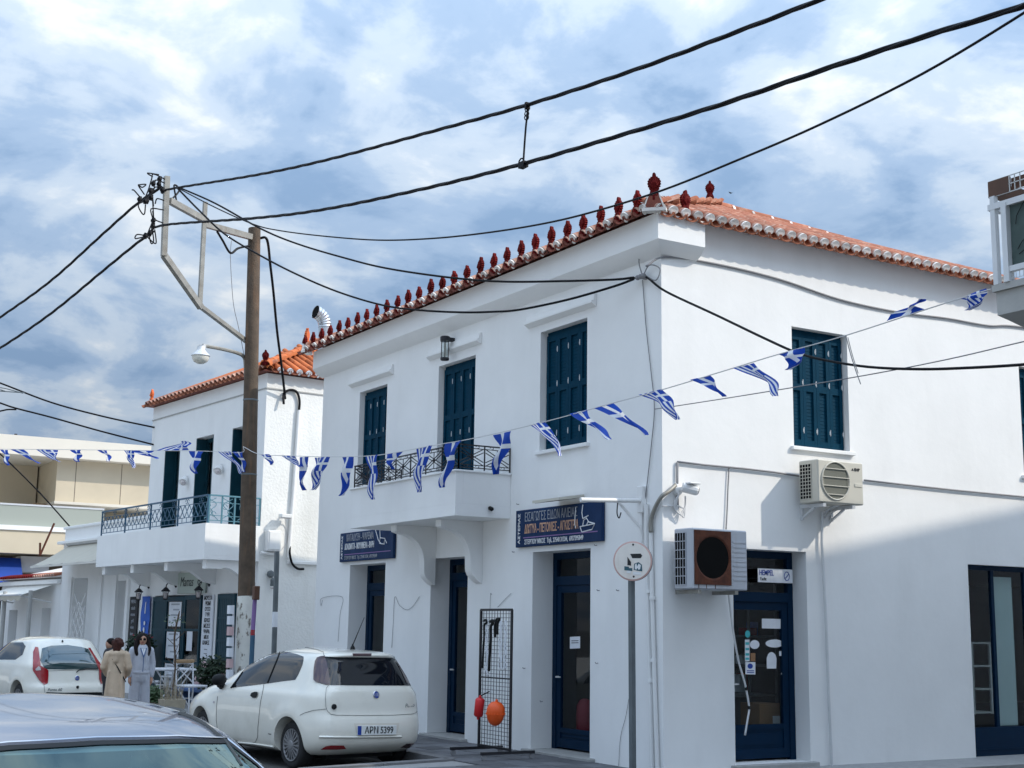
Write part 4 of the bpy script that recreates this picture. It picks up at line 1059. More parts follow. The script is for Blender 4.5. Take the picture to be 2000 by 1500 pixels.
# ================================================================== the beige modern building closing the street
YB = 33.0
yb = lambda px, py: at(px, py, 'y', YB)
B5 = thing('beige_building', 'modern beige building with cream roof band closing the view at far left', 'building', (-4,YB,0))
def slab5(name, x0, y0, x1, y1, m, d0=0.0, d1=.5, parent=None, lvl=True):
    """block covering this stretch of the front, its face d0 behind the front plane"""
    a, c = yb(x0, y0), yb(x1, y1); k = MB(); k.box((a.x, YB+d0, min(a.z,c.z)), (c.x, YB+d0+d1, max(a.z,c.z))); return k.build(name, m, parent or B5)
zt = yb(150,866).z; zb = yb(150,902).z; xr = yb(420,900).x; xl = yb(-420,900).x
def block(name, xa, xb, za, zc, m, d0, d1, parent=None):
    k = MB(); k.box((xa,YB+d0,za), (xb,YB+d1,zc)); return k.build(name, m, parent or B5)
block('roof_band', xl, xr, zb, zt, M['cream_trim'], -.9, 9)
xm = yb(105,940).x
zc_ = yb(200,986).z
block('upper_wall', xm, xr, zc_, zb-.004, M['beige_wall'], -.35, 6)
for px in (142,231): x_ = yb(px,940).x; block('panel_joint', x_-.012, x_+.012, zc_+.02, zb-.02, M['brown_wall'], -.354, -.351)
block('ledge', xm-.05, xr, zc_-.09, zc_-.004, M['cream_trim'], -.5, 3)
block('loggia_wall', xl, xm-.06, yb(50,1028).z, zb-.004, M['beige_wall'], 2.2, 6)
block('loggia_wall', xm-.055, xr, yb(150,1035).z, zc_-.1, M['beige_wall'], 1.9, 6)
z5 = yb(60,1031).z; z6 = yb(60,1040).z; z7 = yb(60,1084).z
block('floor_edge', xl, xr, z6, z5, M['white_trim'], -.95, 2.1)
block('floor_band', xl, xr, z7, z6-.004, M['beige_wall'], -.9, 2.0)
bg_ = block('balustrade', xl, xm+1.5, z5+.01, yb(50,992).z, M['balcony_glass'], -.8, -.78)
block('handrail', xl, xm+1.5, yb(50,992).z+.004, yb(50,989).z+.01, M['light_metal'], -.82, -.76, bg_)
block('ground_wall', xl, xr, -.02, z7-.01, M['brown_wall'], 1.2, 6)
x_a = yb(36,1120).x; x_b = yb(92,1120).x
block('white_panel', x_a, x_b, yb(60,1118).z, yb(60,1087).z, M['white_trim'], -.2, 1.1)
ww = block('shop_window', xl, yb(27,1200).x, yb(10,1246).z, yb(10,1150).z, M['glass'], .9, .92)
block('window_sill', xl, yb(29,1200).x, yb(10,1252).z, yb(10,1247).z, M['beige_wall'], .7, 1.15)
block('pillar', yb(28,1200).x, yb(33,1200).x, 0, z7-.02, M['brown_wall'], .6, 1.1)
random.seed(3)
for k in range(14):
    x_ = yb(2+random.random()*22,1200).x; z_ = yb(10,1165+ (k % 3)*27).z
    block('display_item', x_, x_+.18+random.random()*.2, z_-.3, z_+random.random()*.25, M[random.choice(['paper','cardboard','leaf','beige_wall','cushion_pink'])], 1.0, 1.15)
ba = thing('blue_awning', 'deep blue awning panel on the beige building at the left edge', 'awning', (yb(15,1110).x,YB-.9,2.5))
k = MB(); z8, z9 = yb(10,1140).z, yb(10,1090).z; k.add([(xl,YB-.3,z9),(x_a-.03,YB-.3,z9),(x_a-.03,YB-1.0,z8),(xl,YB-1.0,z8),(xl,YB-.3,z8),(x_a-.03,YB-.3,z8)], [(0,1,2,3),(1,5,2),(0,3,4),(3,2,5,4),(0,4,5,1)]); k.build('cloth', M['blue_cloth'], ba)
# things on the loggia
t = thing('wicker_basket_table', 'brown basket on a small iron table on the beige building loggia', 'table', (yb(83,1010).x,YB+.6,z5))
q = MB(); c = Vector((yb(83,1010).x,YB+.6,z5)); q.box((c.x-.25,c.y-.2,c.z+.42), (c.x+.25,c.y+.2,c.z+.46))
for s in (-1,1): q.tube(spline([(c.x+s*.2,c.y,c.z),(c.x+s*.05,c.y,c.z+.2),(c.x+s*.22,c.y,c.z+.42)],5), .015, 5)
q.build('iron_table', M['black_iron'], t)
info(MB().cbox((c.x-.22,c.y-.15,c.z+.47), (c.x+.2,c.y+.15,c.z+.85), .03).build('wicker_basket', M['chair_wood']), 'brown wicker basket standing on the iron loggia table', 'basket')
q = MB(); c2_ = yb(126,1024); q.cbox((c2_.x-.25,YB+.4,z5), (c2_.x+.22,YB+.8,z5+.28), .04); info(q.build('planter_box', M['black_plastic']), 'black planter box at the right end of the loggia', 'planter')
q = MB(); c3 = yb(27,1024); q.tube(spline([(c3.x,YB+.5,z5),(c3.x+.02,YB+.5,z5+.25),(c3.x+.10,YB+.5,z5+.4)],5), .03, 6); q.sphere((c3.x,YB+.5,z5+.1), .09, 8, 6); info(q.build('watering_can', M['black_plastic']), 'small black spouted can on the loggia floor at far left', 'can')
q = MB(); c4 = yb(43,852); q.tube([(c4.x,YB+1,zt),(c4.x,YB+1,zt+.28)], .05, 8); info(q.build('vent_stub', M['black_iron']), 'short black vent stub on the flat beige roof', 'vent')
random.seed(11)
# ================================================================== neighbour across the side street (its balcony reaches into view at the right)
NX = -1.2
nb = at(1937,566,'x',NX); YN = nb.y
HN = 2.80+1.269*abs(YN)                       # its eave throws the shade edge on the lit wall
B6 = thing('neighbour_building', 'tall pale building across the side street with balcony reaching in at right', 'building', (0,YN,0))
w = MB(); w.box((0,-15.5,-.02), (24,YN,HN)); w.build('wall', M['white_plaster'], B6)
xs0 = 2.36+1.279*abs(YN)
w = MB(); w.prism([(xs0,YN-.004,HN+.001),(24,YN-.004,HN+.001),(24,YN-.004,HN+.001+(24-xs0)*.2)], (0,-6,0)); w.build('gable', M['white_plaster'], B6)
for y_, z_ in ((YN-2.2,1.2),(YN-6.0,1.2),(YN-2.2,4.4),(YN-6.0,4.4),(YN-2.2,7.2),(YN-6.0,7.2)):
    h_ = 2.2 if z_ == 4.4 else 1.5
    f = MB(); f.box((-.04,y_-.62,z_-.06), (-.002,y_-.55,z_+h_+.06)); f.box((-.04,y_+.55,z_-.06), (-.002,y_+.62,z_+h_+.06)); f.box((-.04,y_-.55,z_+h_), (-.002,y_+.55,z_+h_+.06)); f.box((-.07,y_-.66,z_-.10), (-.002,y_+.66,z_-.06)); f = f.build('window_frame', M['white_trim'], B6)
    for s_ in (-.55,.005): MB().box((-.025,y_+s_,z_-.05), (-.003,y_+s_+.545,z_+h_-.005)).build('shutter', M['shutter_blue'], f)
zN = lambda px, py: at(px, py, 'x', NX).z
zs1 = zN(1937,558); zs0 = zN(1937,571); LN = 5.0
bN = MB(); bN.box((NX,YN-LN,zs0), (-.003,YN,zs1)); bal6 = bN.build('balcony', M['grey_concrete'], B6)
c = MB(); zc = zN(1945,603)-.05
prof = [(NX+.03,zs0-.002),(NX+.03,zc),(NX+.15,zc-.02),(NX+.35,zc-.06),(NX+.5,zc-.12),(NX+.7,zc-.16),(NX+.9,zc-.27),(-.002,zc-.5),(-.002,zs0-.002)]
c.prism([(x,YN-.02,z) for x, z in prof], (0,-LN+.1,0)); c.build('corbel', M['grey_concrete'], bal6)
zt1, zt0 = zN(1931,354), zN(1936,384)
def wiremesh(q, P, L, z0, z1, s, r=.004):
    n = int(L/s)
    for k in range(n+1): q.bar(P(k*s,z0), P(k*s,z1), r, r)
    m = max(1, int((z1-z0)/s))
    for k in range(m+1): q.bar(P(0,z0+(z1-z0)*k/m), P(L,z0+(z1-z0)*k/m), r, r)
PN = lambda a, z: Vector((NX+.02, YN-a, z))
q = MB(); q.box((NX+.015,YN-.20,zt0), (NX+.05,YN,zt1)); q.box((NX+.055,YN-.04,zt0), (-.01,YN,zt1)); q.box((NX+.04,YN-LN,zt0+.02), (NX+.05,YN-.21,zt1-.02)); q.build('trough', M['brown_metal'], bal6)
q = MB(); wiremesh(q, PN, 3.0, zt0, zt1, .052, .007); q.build('wire_mesh', M['mesh_white'], bal6)
q = MB()
for a in (.045,): q.bar(PN(a,zs1), PN(a,zt0), .045, .045)
za, zb_ = zN(1945,402), zN(1960,528)
q.bar(PN(.0,za), PN(LN,za), .05, .05); q.bar(PN(.13,zb_), PN(LN,zb_), .05, .045); q.bar(PN(.16,zs1), PN(.16,za), .05, .07); q.bar((NX+.02,YN-.02,za),(-.1,YN-.02,za), .05, .05)
for a in (1.4,2.6): q.bar(PN(a,zs1), PN(a,za), .05, .05)
q.build('railing_frame', M['light_metal'], bal6)
q = MB(); q.box((NX+.03,YN-LN,zb_+.02), (NX+.04,YN-.19,za-.02)); q.build('screen_cloth', M['screen_green'], bal6)
random.seed(5)
q = MB()
for k in range(16):
    a0_, z0_ = .25+random.random()*.8, zb_+.05+random.random()*(za-zb_-.1)
    p = [PN(a0_, z0_)]; ang = random.random()*6
    for j in range(5):
        ang += random.uniform(-.7,.7); p.append(p[-1]+Vector((0,math.cos(ang)*.07,math.sin(ang)*.07)))
    q.tube([v+Vector((-.006,0,0)) for v in p], .004, 4)
q.build('dry_vine', M['black_plastic'], bal6)
q = MB(); wiremesh(q, lambda a, z: PN(a+.13,z)-Vector((.01,0,0)), 3, zs1+.02, zb_-.03, .035, .004); q.build('wire_mesh', M['mesh_white'], bal6)

# ================================================================== shop signs of the corner building
def sign_board(lab, y0, y1, z0, z1, lines, vert, art, group=None):
    b = MB(); b.cbox((-.06,y0,z0), (-.006,y1,z1), .006)
    s = b.build('shop_sign', M['sign_blue']); info(s, lab, 'sign', group); WM[s.name] = s.matrix_world.copy()
    W_ = y1-y0; H_ = z1-z0; X = -.063
    text(vert, H_*.135, M['print_white'], tframe_front(X, y1-.085*W_/1.8*1.0, (z0+z1)/2, roll=math.pi/2), s, sx=1.25, bold=.0015)
    for tx, u, v, sz, sx, mt, bo in lines:
        text(tx, sz, M[mt], tframe_front(X, y1-u*W_, z0+v*H_), s, sx=sx, bold=bo, align='LEFT')
    r_ = MB(); r_.box((X-.001,y0+.04*W_,z0+.232*H_), (X+.0015,y1-.10*W_,z0+.258*H_)); r_.build('printed_line', M['print_purple'], s)
    a = MB()
    for poly in art: a.tube([(X,y1-u*W_,z0+v*H_) for u, v in poly], .008, 4)
    a.build('printed_drawing', M['print_white'], s)
    return s
y0s, y1s = 1.19, 3.285
sign_board('dark blue fishing shop sign over the right front door, bigger white orange lettering', y0s, y1s, 2.905, 3.42,
  [('ΕΙΣΑΓΩΓΕΣ ΕΙΔΩΝ ΑΛΙΕΙΑΣ',.115,.78,.175,.58,'print_grey',-.001),('ΔΙΧΤΥΑ - ΠΕΤΟΝΙΕΣ - ΑΓΚΙΣΤΡΙΑ',.115,.46,.165,.52,'print_orange',.003),('ΣΤΕΡΓΙΟΥ ΝΙΚΟΣ  Τηλ. 27540 31334,  6937395849',.115,.12,.088,.74,'print_white',.001)],
  'ΑΣΤΕΡΙΑΣ', [[(.80,.95),(.79,.75),(.80,.6)],[(.72,.9),(.71,.5),(.72,.38)],[(.77,.40),(.93,.44),(.90,.30),(.79,.26),(.77,.40)],[(.80,.42),(.81,.56),(.84,.60),(.86,.52),(.84,.42)],[(.86,.50),(.93,.44)],[(.80,.60),(.86,.66)]])
sign_board('dark blue fishing shop sign half under the balcony over the left front window', 7.13, 9.24, 2.895, 3.40,
  [('ΚΑΤΑΔΥΣΗ - ΨΑΡΕΜΑ',.13,.80,.17,.60,'print_grey',.0),('ΔΟΛΩΜΑΤΑ - ΜΟΥΛΙΝΕΛΑ - ΒΑΡΗ',.10,.50,.14,.52,'print_white',.002),('ΣΤΕΡΓΙΟΥ ΝΙΚΟΣ  Τηλ. 27540 31334,  6937395849',.10,.12,.08,.74,'print_grey',.0)],
  'ΑΣΤΕΡΙΑΣ', [[(.68,.98),(.74,.62),(.79,.50),(.85,.48)],[(.76,.95),(.77,.7)],[(.77,.70),(.86,.66),(.84,.48),(.76,.52),(.77,.70)],[(.86,.62),(.89,.5)]])
# HEMPEL plate in the transom of the side door
b = MB(); p0, p1 = at(1474,1137,'y',.25), at(1541,1113,'y',.25)
b.box((p0.x,.186,p0.z), (p1.x,.192,p1.z)); s = info(b.build('paint_sign', M['paper']), 'white paint brand plate in the transom above the side street door', 'sign'); WM[s.name] = s.matrix_world.copy()
w_, h_ = p1.x-p0.x, p1.z-p0.z
text('HEMPEL', h_*.55, M['print_blue'], tframe_side(p0.x+.02,.183,p0.z+h_*.68), s, sx=.72, align='LEFT', bold=.001)
text('Yacht', h_*.34, M['print_black'], tframe_side(p0.x+.03,.183,p0.z+h_*.24), s, sx=.8, align='LEFT')
q = MB(); q.tube([(p1.x-.10+.045*math.cos(t*.53),.184,p0.z+h_*.5+.055*math.sin(t*.53)) for t in range(13)], .005, 4); q.tube([(p1.x-.125,.184,p0.z+h_*.35),(p1.x-.09,.184,p0.z+h_*.52),(p1.x-.07,.184,p0.z+h_*.66)], .006, 4); q.build('emblem', M['print_blue'], s)
# white lamp bar above the sign, bracket arm and street-cable fittings
t = thing('sign_lamp', 'flat grey floodlight panel mounted over the right blue sign', 'lamp', (0,2.2,3.4))
c0 = at(1080,981,'x',-.3)
b = MB(); b.prism([(-.02,c0.y-.32,c0.z+.06),(-.42,c0.y-.32,c0.z+.0),(-.42,c0.y-.32,c0.z+.035),(-.02,c0.y-.32,c0.z+.10)], (0,.64,0)); b.build('lamp_case', M['ac_white'], t)
b = MB(); b.prism([(-.05,c0.y-.29,c0.z+.052),(-.40,c0.y-.29,c0.z-.004),(-.40,c0.y-.29,c0.z-.001),(-.05,c0.y-.29,c0.z+.055)], (0,.58,0)); b.build('lens', M['brown_metal'], t)
t = thing('bracket_arm', 'white horizontal bracket arm on the front wall right of the blue sign', 'bracket', (0,.5,3.4))
e = at(1134,976,'x',-.95); k0 = at(1252,978,'x',-.05)
b = MB(); b.tube([(k0.x,k0.y,k0.z),(e.x,e.y,e.z)], .028, 10); b.build('arm', M['white_pvc'], t, smooth=40)
b = MB(); b.cbox((-.07,k0.y-.05,k0.z-.15), (-.002,k0.y+.06,k0.z+.18), .008); b.bar((-.04,k0.y,k0.z-.35),(-.33,k0.y+.09,k0.z-.02), .02, .03); b.bar((-.04,k0.y,k0.z-.4),(-.04,k0.y,k0.z-.1), .03, .03); b.build('plate', M['white_pvc'], t)
b = MB(); b.tube(spline([(-.33,k0.y+.1,k0.z-.03),(-.34,k0.y+.1,k0.z-.16),(-.31,k0.y+.1,k0.z-.22),(-.28,k0.y+.1,k0.z-.15)],5), .008, 5); b.build('hook', M['black_iron'], t)
def oncable(name, pts, r, m, lab, cat='cable', n=6, k=6, group=None, twist=0):
    P = spline(pts, k)
    b = MB()
    if twist:
        # bundle of three insulated cores wound round each other
        L = 0; acc = [0]
        for a, c in zip(P, P[1:]): L += (c-a).length; acc.append(L)
        N = max(8, int(L/.14)); S_ = []
        j = 0
        for i in range(N+1):
            s_ = L*i/N
            while j < len(acc)-2 and acc[j+1] < s_: j += 1
            tt = (s_-acc[j])/max(1e-6, acc[j+1]-acc[j]); S_.append((P[j].lerp(P[j+1], tt), s_))
        for c in range(3):
            core = []
            for i, (p, s_) in enumerate(S_):
                d = (S_[min(i+1,N)][0]-S_[max(i-1,0)][0]).normalized(); u = d.cross(Vector((0,0,1))).normalized(); v = u.cross(d)
                a = 2*math.pi*(s_/twist+c/3); core.append(p+(u*math.cos(a)+v*math.sin(a))*r*.50)
            b.tube(core, r*.62, 5)
    else: b.tube(P, r, n)
    o = b.build(name, m, smooth=True)
    return info(o, lab, cat, group)
def onx(L, x=-.02): return [at(px,py,'x',x) for px, py in L]
def ony(L, y=-.02): return [at(px,py,'y',y) for px, py in L]
# ---- conduits at the corner
t = thing('corner_conduits', 'white plastic conduits running down the corner of the front wall', 'conduit', (-.02,.2,1))
for L, r in (([(1262,985),(1263,1060),(1268,1250),(1274,1500)],.030),([(1271,1040),(1273,1150),(1279,1350),(1284,1500)],.026),([(1252,985),(1254,1040),(1254,1060)],.018)):
    b = MB(); b.tube(onx(L,-.035), r, 8); b.build('conduit', M['white_pvc'], t, smooth=40)
for px, py in ((1268,1155),(1274,1168),(1276,1290),(1271,1330)):
    b = MB(); p = at(px,py,'x',-.035); b.lathe([(.036,-.02),(.036,.02)], p, 8); b.build('clip', M['white_trim'], t)
p_ = onx([(1272,1040),(1271,1020),(1278,995),(1292,970)],-.04)
b = MB(); b.tube(spline(p_+[Vector((.05,-.06,at(1303,958,'x',-.03).z)),Vector((.17,-.04,at(1316,947,'y',-.05).z))],5), .026, 8); b.build('conduit_bend', M['galvanized'], t, smooth=True)
# cables on the lit wall
oncable('wall_cable', ony([(1262,520),(1300,502),(1400,516),(1520,545),(1640,585),(1750,609),(1850,622),(1930,636),(2010,641),(2300,690)]), .014, M['grey_cable'], 'grey cable sagging along the lit wall just under the roof tiles')
b = MB(); 
for L, r in (([(1324,1000),(1323,955),(1323,903)],.015),([(1323,902),(1375,908),(1450,915),(1510,922),(1570,931)],.014),([(1688,938),(1760,946),(1860,957),(1995,970),(2250,1000)],.014)): b.tube(ony(L,-.025), r, 6)
info(b.build('wall_conduit', M['grey_cable'], smooth=True), 'grey conduit along the lit wall passing behind the upper air conditioner', 'conduit')
oncable('drop_wire', ony([(1424,914),(1422,950),(1420,1000),(1418,1034)]), .008, M['grey_cable'], 'thin dark wire dropping from wall conduit to the rusty air conditioner')
t = thing('drain_pipe', 'long pale drain pipe dropping from the upper air conditioner to the ground', 'pipe', (2.6,-.04,.2))
b = MB(); b.tube(ony([(1606,1000),(1605,1060),(1610,1150),(1614,1230),(1618,1350),(1625,1510)],-.04), .018, 8); b.build('pipe', M['light_metal'], t, smooth=40)
b = MB(); b.tube(spline([at(1640,985,'y',-.25),at(1622,992,'y',-.12),at(1608,1004,'y',-.04)],5), .02, 8); b.tube(spline([at(1660,988,'y',-.3),at(1632,996,'y',-.12),at(1610,1012,'y',-.04)],5), .016, 8); b.build('pipe_bend', M['light_metal'], t, smooth=True)
t = thing('loose_hose', 'loose white hose hanging from the rusty air conditioner across the door', 'hose', (1.1,-.1,1.8))
hz = [at(px,py,'y',-.06) for px, py in ((1422,1150),(1430,1220),(1441,1285),(1452,1325),(1457,1345),(1463,1382),(1460,1405),(1455,1436))]
b = MB(); b.tube(spline(hz,5), .013, 7); b.build('hose', M['light_metal'], t, smooth=True)
b = MB()
for k in (4,5): b.lathe([(.016,-.02),(.016,.02)], hz[k], 7)
b.build('tape', M['black_plastic'], t)
# ---- security camera with cable box
t = thing('security_camera', 'white security camera with coiled cables on the lit wall near corner', 'camera', (.35,-.1,3.4))
c0 = at(1336,955,'y',-.12)
b = MB(); b.lathe([(.075,0),(.08,.015),(.06,.05),(.02,.06)], (c0.x-.02,-.002,c0.z), 12, (0,-1,0)); b.bar((c0.x-.02,-.04,c0.z),(c0.x+.02,-.13,c0.z+.01), .04, .04); b.build('mount', M['white_pvc'], t)
b = MB(); b.lathe([(.045,-.10),(.06,-.09),(.062,.08),(.05,.10)], (c0.x+.06,-.16,c0.z), 12, (.85,-.45,-.22)); b.cbox((c0.x-.01,-.25,c0.z+.055), (c0.x+.16,-.10,c0.z+.075), .006); b.build('camera_body', M['white_pvc'], t)
b = MB(); b.lathe([(.045,.101),(.040,.108)], (c0.x+.06,-.16,c0.z), 12, (.85,-.45,-.22)); b.build('lens', M['ac_dark'], t)
b = MB()
for k in range(3): b.tube(spline([(c0.x-.02,-.05,c0.z-.05),(c0.x-.10+.02*k,-.05,c0.z-.20),(c0.x-.02+.03*k,-.06,c0.z-.30-.02*k),(c0.x+.07,-.05,c0.z-.20),(c0.x+.05,-.08,c0.z-.08)],6), .009, 5)
b.tube(spline([at(1293,989,'y',-.03),at(1320,988,'y',-.03),at(1334,992,'y',-.05)],4), .012, 6); b.build('cable_loop', M['white_cable'], t, smooth=True)
# ---- air conditioners
def ac(name, lab, x0, x1, z0, z1, rusty):
    t = thing(name, lab, 'air conditioner', ((x0+x1)/2,-.3,z0))
    ya, yb_ = -.45, -.10; m = M['ac_grey'] if rusty else M['ac_white']; W_ = x1-x0; H_ = z1-z0
    b = MB(); b.cbox((x0,ya,z0), (x1,yb_,z1), .014); b.build('case', m, t)
    fx0, fx1 = (x0+.02*W_, x0+.70*W_) if rusty else (x0+.05*W_, x0+.70*W_)
    fc = ((fx0+fx1)/2, z0+H_*.52); fr = min(fx1-fx0, H_*.94)/2*.92
    if rusty:
        b = MB(); n = 28; ring = [(fc[0]+fr*math.cos(2*math.pi*k/n), fc[1]+fr*math.sin(2*math.pi*k/n)) for k in range(n)]
        sq = []
        hw, hh = (fx1-fx0)/2*.97, H_*.445
        for k in range(n):
            a = 2*math.pi*k/n; ca_ = math.atan2(hh, hw)
            for q_ in (ca_, math.pi-ca_, math.pi+ca_, 2*math.pi-ca_):
                if abs(a-q_) <= math.pi/n: a = q_
            c_, s_ = math.cos(a), math.sin(a); f_ = min(hw/max(abs(c_),1e-6), hh/max(abs(s_),1e-6)); sq.append((fc[0]+f_*c_, fc[1]+f_*s_))
        vs = [(x, ya-.012, z) for x, z in sq]+[(x, ya-.012, z) for x, z in ring]+[(fc[0]+(x-fc[0])*.93, ya-.002, fc[1]+(z-fc[1])*.93) for x, z in ring]+[(x, ya, z) for x, z in sq]
        b.add(vs, [(k,(k+1) % n,n+(k+1) % n,n+k) for k in range(n)]+[(n+k,n+(k+1) % n,2*n+(k+1) % n,2*n+k) for k in range(n)]+[(3*n+k,3*n+(k+1) % n,(k+1) % n,k) for k in range(n)])
        b.build('fan_surround', M['rust'], t)
        b = MB(); b.add([(fc[0]+fr*.95*math.cos(2*math.pi*k/n), ya-.001, fc[1]+fr*.95*math.sin(2*math.pi*k/n)) for k in range(n)], [tuple(range(n))]); b.build('fan_opening', M['ac_dark'], t, fix=False)
        b = MB()
        for k in range(4):
            a = k*math.pi/2+.5; c_ = Vector((fc[0], ya-.006, fc[1])); d = Vector((math.cos(a),0,math.sin(a))); e_2 = Vector((-d.z,0,d.x))
            b.add([c_+d*fr*.15+e_2*.02, c_+d*fr*.85+e_2*.10, c_+d*fr*.88-e_2*.05, c_+d*fr*.15-e_2*.03], [(0,1,2,3)])
        b.lathe([(.05,0),(.05,.012)], (fc[0],ya-.003,fc[1]), 10, (0,-1,0)); pass
        b = MB()
        for k in range(9): b.box((x0+.73*W_,ya-.006,z0+H_*(.16+k*.078)), (x1-.02,ya+.01,z0+H_*(.16+k*.078)+.022))
        b.build('louvre', m, t)
        b = MB()
        for xx in (.10,.24,.40): b.box((x0+xx*W_,ya-.002,z0+.01), (x0+xx*W_+.01,ya+.01,z0+H_*.09))
        b.build('rust_streak', M['rust'], t)
    else:
        b = MB(); n = 28; b.add([(fc[0]+fr*math.cos(2*math.pi*k/n), ya-.002, fc[1]+fr*math.sin(2*math.pi*k/n)) for k in range(n)], [tuple(range(n))]); b.build('fan_opening', M['ac_mesh'], t, fix=False)
        b = MB()
        for k in range(1, 5): 
            zz = z0+H_*k/5; q_ = max(0, 1-((zz-fc[1])/fr)**2)**.5*fr; b.bar((fc[0]-q_*1.05,ya-.014,zz),(fc[0]+q_*1.05,ya-.014,zz), .008, .010)
        nn = 2
        for k in range(nn):
            xx = fc[0]-fr*.9+fr*1.8*k/(nn-1); q_ = max(0,1-((xx-fc[0])/fr)**2)**.5*fr; b.bar((xx,ya-.010,fc[1]-q_),(xx,ya-.010,fc[1]+q_), .004, .004)
        b.tube([(fc[0]+fr*1.02*math.cos(2*math.pi*k/n), ya-.008, fc[1]+fr*1.02*math.sin(2*math.pi*k/n)) for k in range(n+1)], .010, 6, cap=False)
        b.build('fan_grille', m, t)
        b = MB(); b.prism([(x0+.735*W_,ya-.003,z1-.11),(x0+.735*W_+.022,ya-.003,z1-.075),(x0+.735*W_+.044,ya-.003,z1-.11)], (0,.001,0))
        b.build('emblem', M['print_black'], t)
        text('EHP', .05, M['print_black'], tframe_side(x0+.80*W_,ya-.003,z1-.095), t, align='LEFT', sx=1.1, bold=.002)
        b = MB(); b.cbox((x0+.80*W_,ya-.008,z0+H_*.42), (x1-.03,ya+.01,z0+H_*.50), .003); b.build('handle_recess', m, t)
    b = MB()                                       # side coil guard
    b.box((x0-.002,ya+.12,z0+.05), (x0+.002,yb_-.03,z1-.05)); b.build('coil', M['ac_dark'], t)
    b = MB(); nz = 7 if rusty else 11
    for k in range(nz): zz = z0+.05+(H_-.1)*k/(nz-1); b.bar((x0-.008,ya+.12,zz),(x0-.008,yb_-.03,zz), .006, .009)
    for k in range(5): yy = ya+.12+(yb_-.03-ya-.12)*k/4; b.bar((x0-.008,yy,z0+.05),(x0-.008,yy,z1-.05), .007, .007)
    b.build('coil_guard', m, t)
    for xx in (x0+.12, x1-.16):
        b = MB(); b.bar((xx,-.003,z0-.028),(xx,ya+.02,z0-.028), .05, .045)
        if not rusty: b.bar((xx,-.02,z0-.20),(xx,-.02,z0-.05), .04, .035); b.bar((xx,-.02,z0-.18),(xx,ya+.2,z0-.05), .03, .025)
        b.build('wall_bracket', M['galvanized'] if rusty else M['light_metal'], t)
    return t
a_, b_ = at(1599,980,'y',-.45), at(1685,905,'y',-.45)
ac('air_conditioner', 'clean cream air conditioner high under the lit upper window', a_.x, b_.x, a_.z+.0, b_.z, False)
a_, b_ = at(1353,1150,'y',-.45), at(1459,1037,'y',-.45)
ac('air_conditioner', 'grey air conditioner with rusted fan surround beside the side door', a_.x, b_.x, a_.z, b_.z, True)
# ---- wall lantern over the balcony door, small lamp on the balcony flank
t = thing('wall_lantern', 'small black cylindrical lantern over the balcony door hood', 'lantern', (-.1,5.6,6.1))
l0 = at(869,683,'x',-.16)
b = MB(); b.lathe([(.075,.13),(.08,.16),(.08,.20),(.06,.215)], (l0.x,l0.y,l0.z), 12); b.lathe([(.06,-.17),(.07,-.16),(.07,-.13)], (l0.x,l0.y,l0.z), 12); b.bar((-.004,l0.y,l0.z+.17),(l0.x,l0.y,l0.z+.17), .06, .06)
for k in range(6): a = k*math.pi/3; b.cyl((l0.x+.062*math.cos(a),l0.y+.062*math.sin(a),l0.z-.14),(l0.x+.062*math.cos(a),l0.y+.062*math.sin(a),l0.z+.14), .006, 5)
b.build('lantern_cage', M['black_iron'], t)
b = MB(); b.lathe([(.05,-.13),(.05,.13)], (l0.x,l0.y,l0.z), 12); b.build('lantern_glass', M['glass'], t)
b = MB(); b.lathe([(.018,-.10),(.022,-.04),(.018,.10)], (l0.x,l0.y,l0.z), 8); b.build('bulb', M['lamp_globe'], t)
l1 = at(958,993,'y',by0-.03)
b = MB(); b.lathe([(.012,-.04),(.03,-.02),(.032,.04),(.02,.06)], (l1.x,by0-.03,l1.z), 8, (0,-1,-.3)); info(b.build('bare_lamp_holder', M['black_plastic']), 'tiny dark lamp holder on the flank of the white balcony', 'lamp')
# strings and hooks on the front wall
oncable('wall_string', onx([(630,1172),(627,1183),(629,1168),(668,1166),(664,1200),(660,1253)],-.012), .0035, M['grey_cable'], 'thin string hooked on the front wall left of the far window', 'string')
oncable('wall_string', onx([(765,1265),(768,1215),(771,1166),(780,1182),(795,1191),(808,1182),(819,1165)],-.012), .0035, M['grey_cable'], 'thin string looped on the wall right of the far window', 'string')
oncable('wall_string', onx([(957,1190),(958,1160),(960,1162)],-.012), .003, M['grey_cable'], 'short string stub above the left edge of the display rack', 'string')
oncable('wall_string', onx([(972,1186),(985,1172),(998,1159)],-.012), .003, M['grey_cable'], 'short slanting string above the right of the display rack', 'string')
oncable('wall_wire', onx([(1228,1365),(1222,1400),(1212,1440),(1208,1500)],-.012), .003, M['grey_cable'], 'thin wire hanging low on the front wall beside the sign post', 'wire')
q = MB()
for px, py in ((1171,1153),(1209,1153),(1168,1295),(1026,1305),(1060,1370),(1014,985),(1005,1078),(1166,1065)):
    p = at(px,py,'x',0); q.tube([(p.x-.002,p.y,p.z),(p.x-.035,p.y,p.z-.005),(p.x-.042,p.y,p.z+.012)], .0055, 5)
info(q.build('wall_hooks', M['grey_cable']), 'small metal hooks dotted over the shaded front wall', 'hooks')
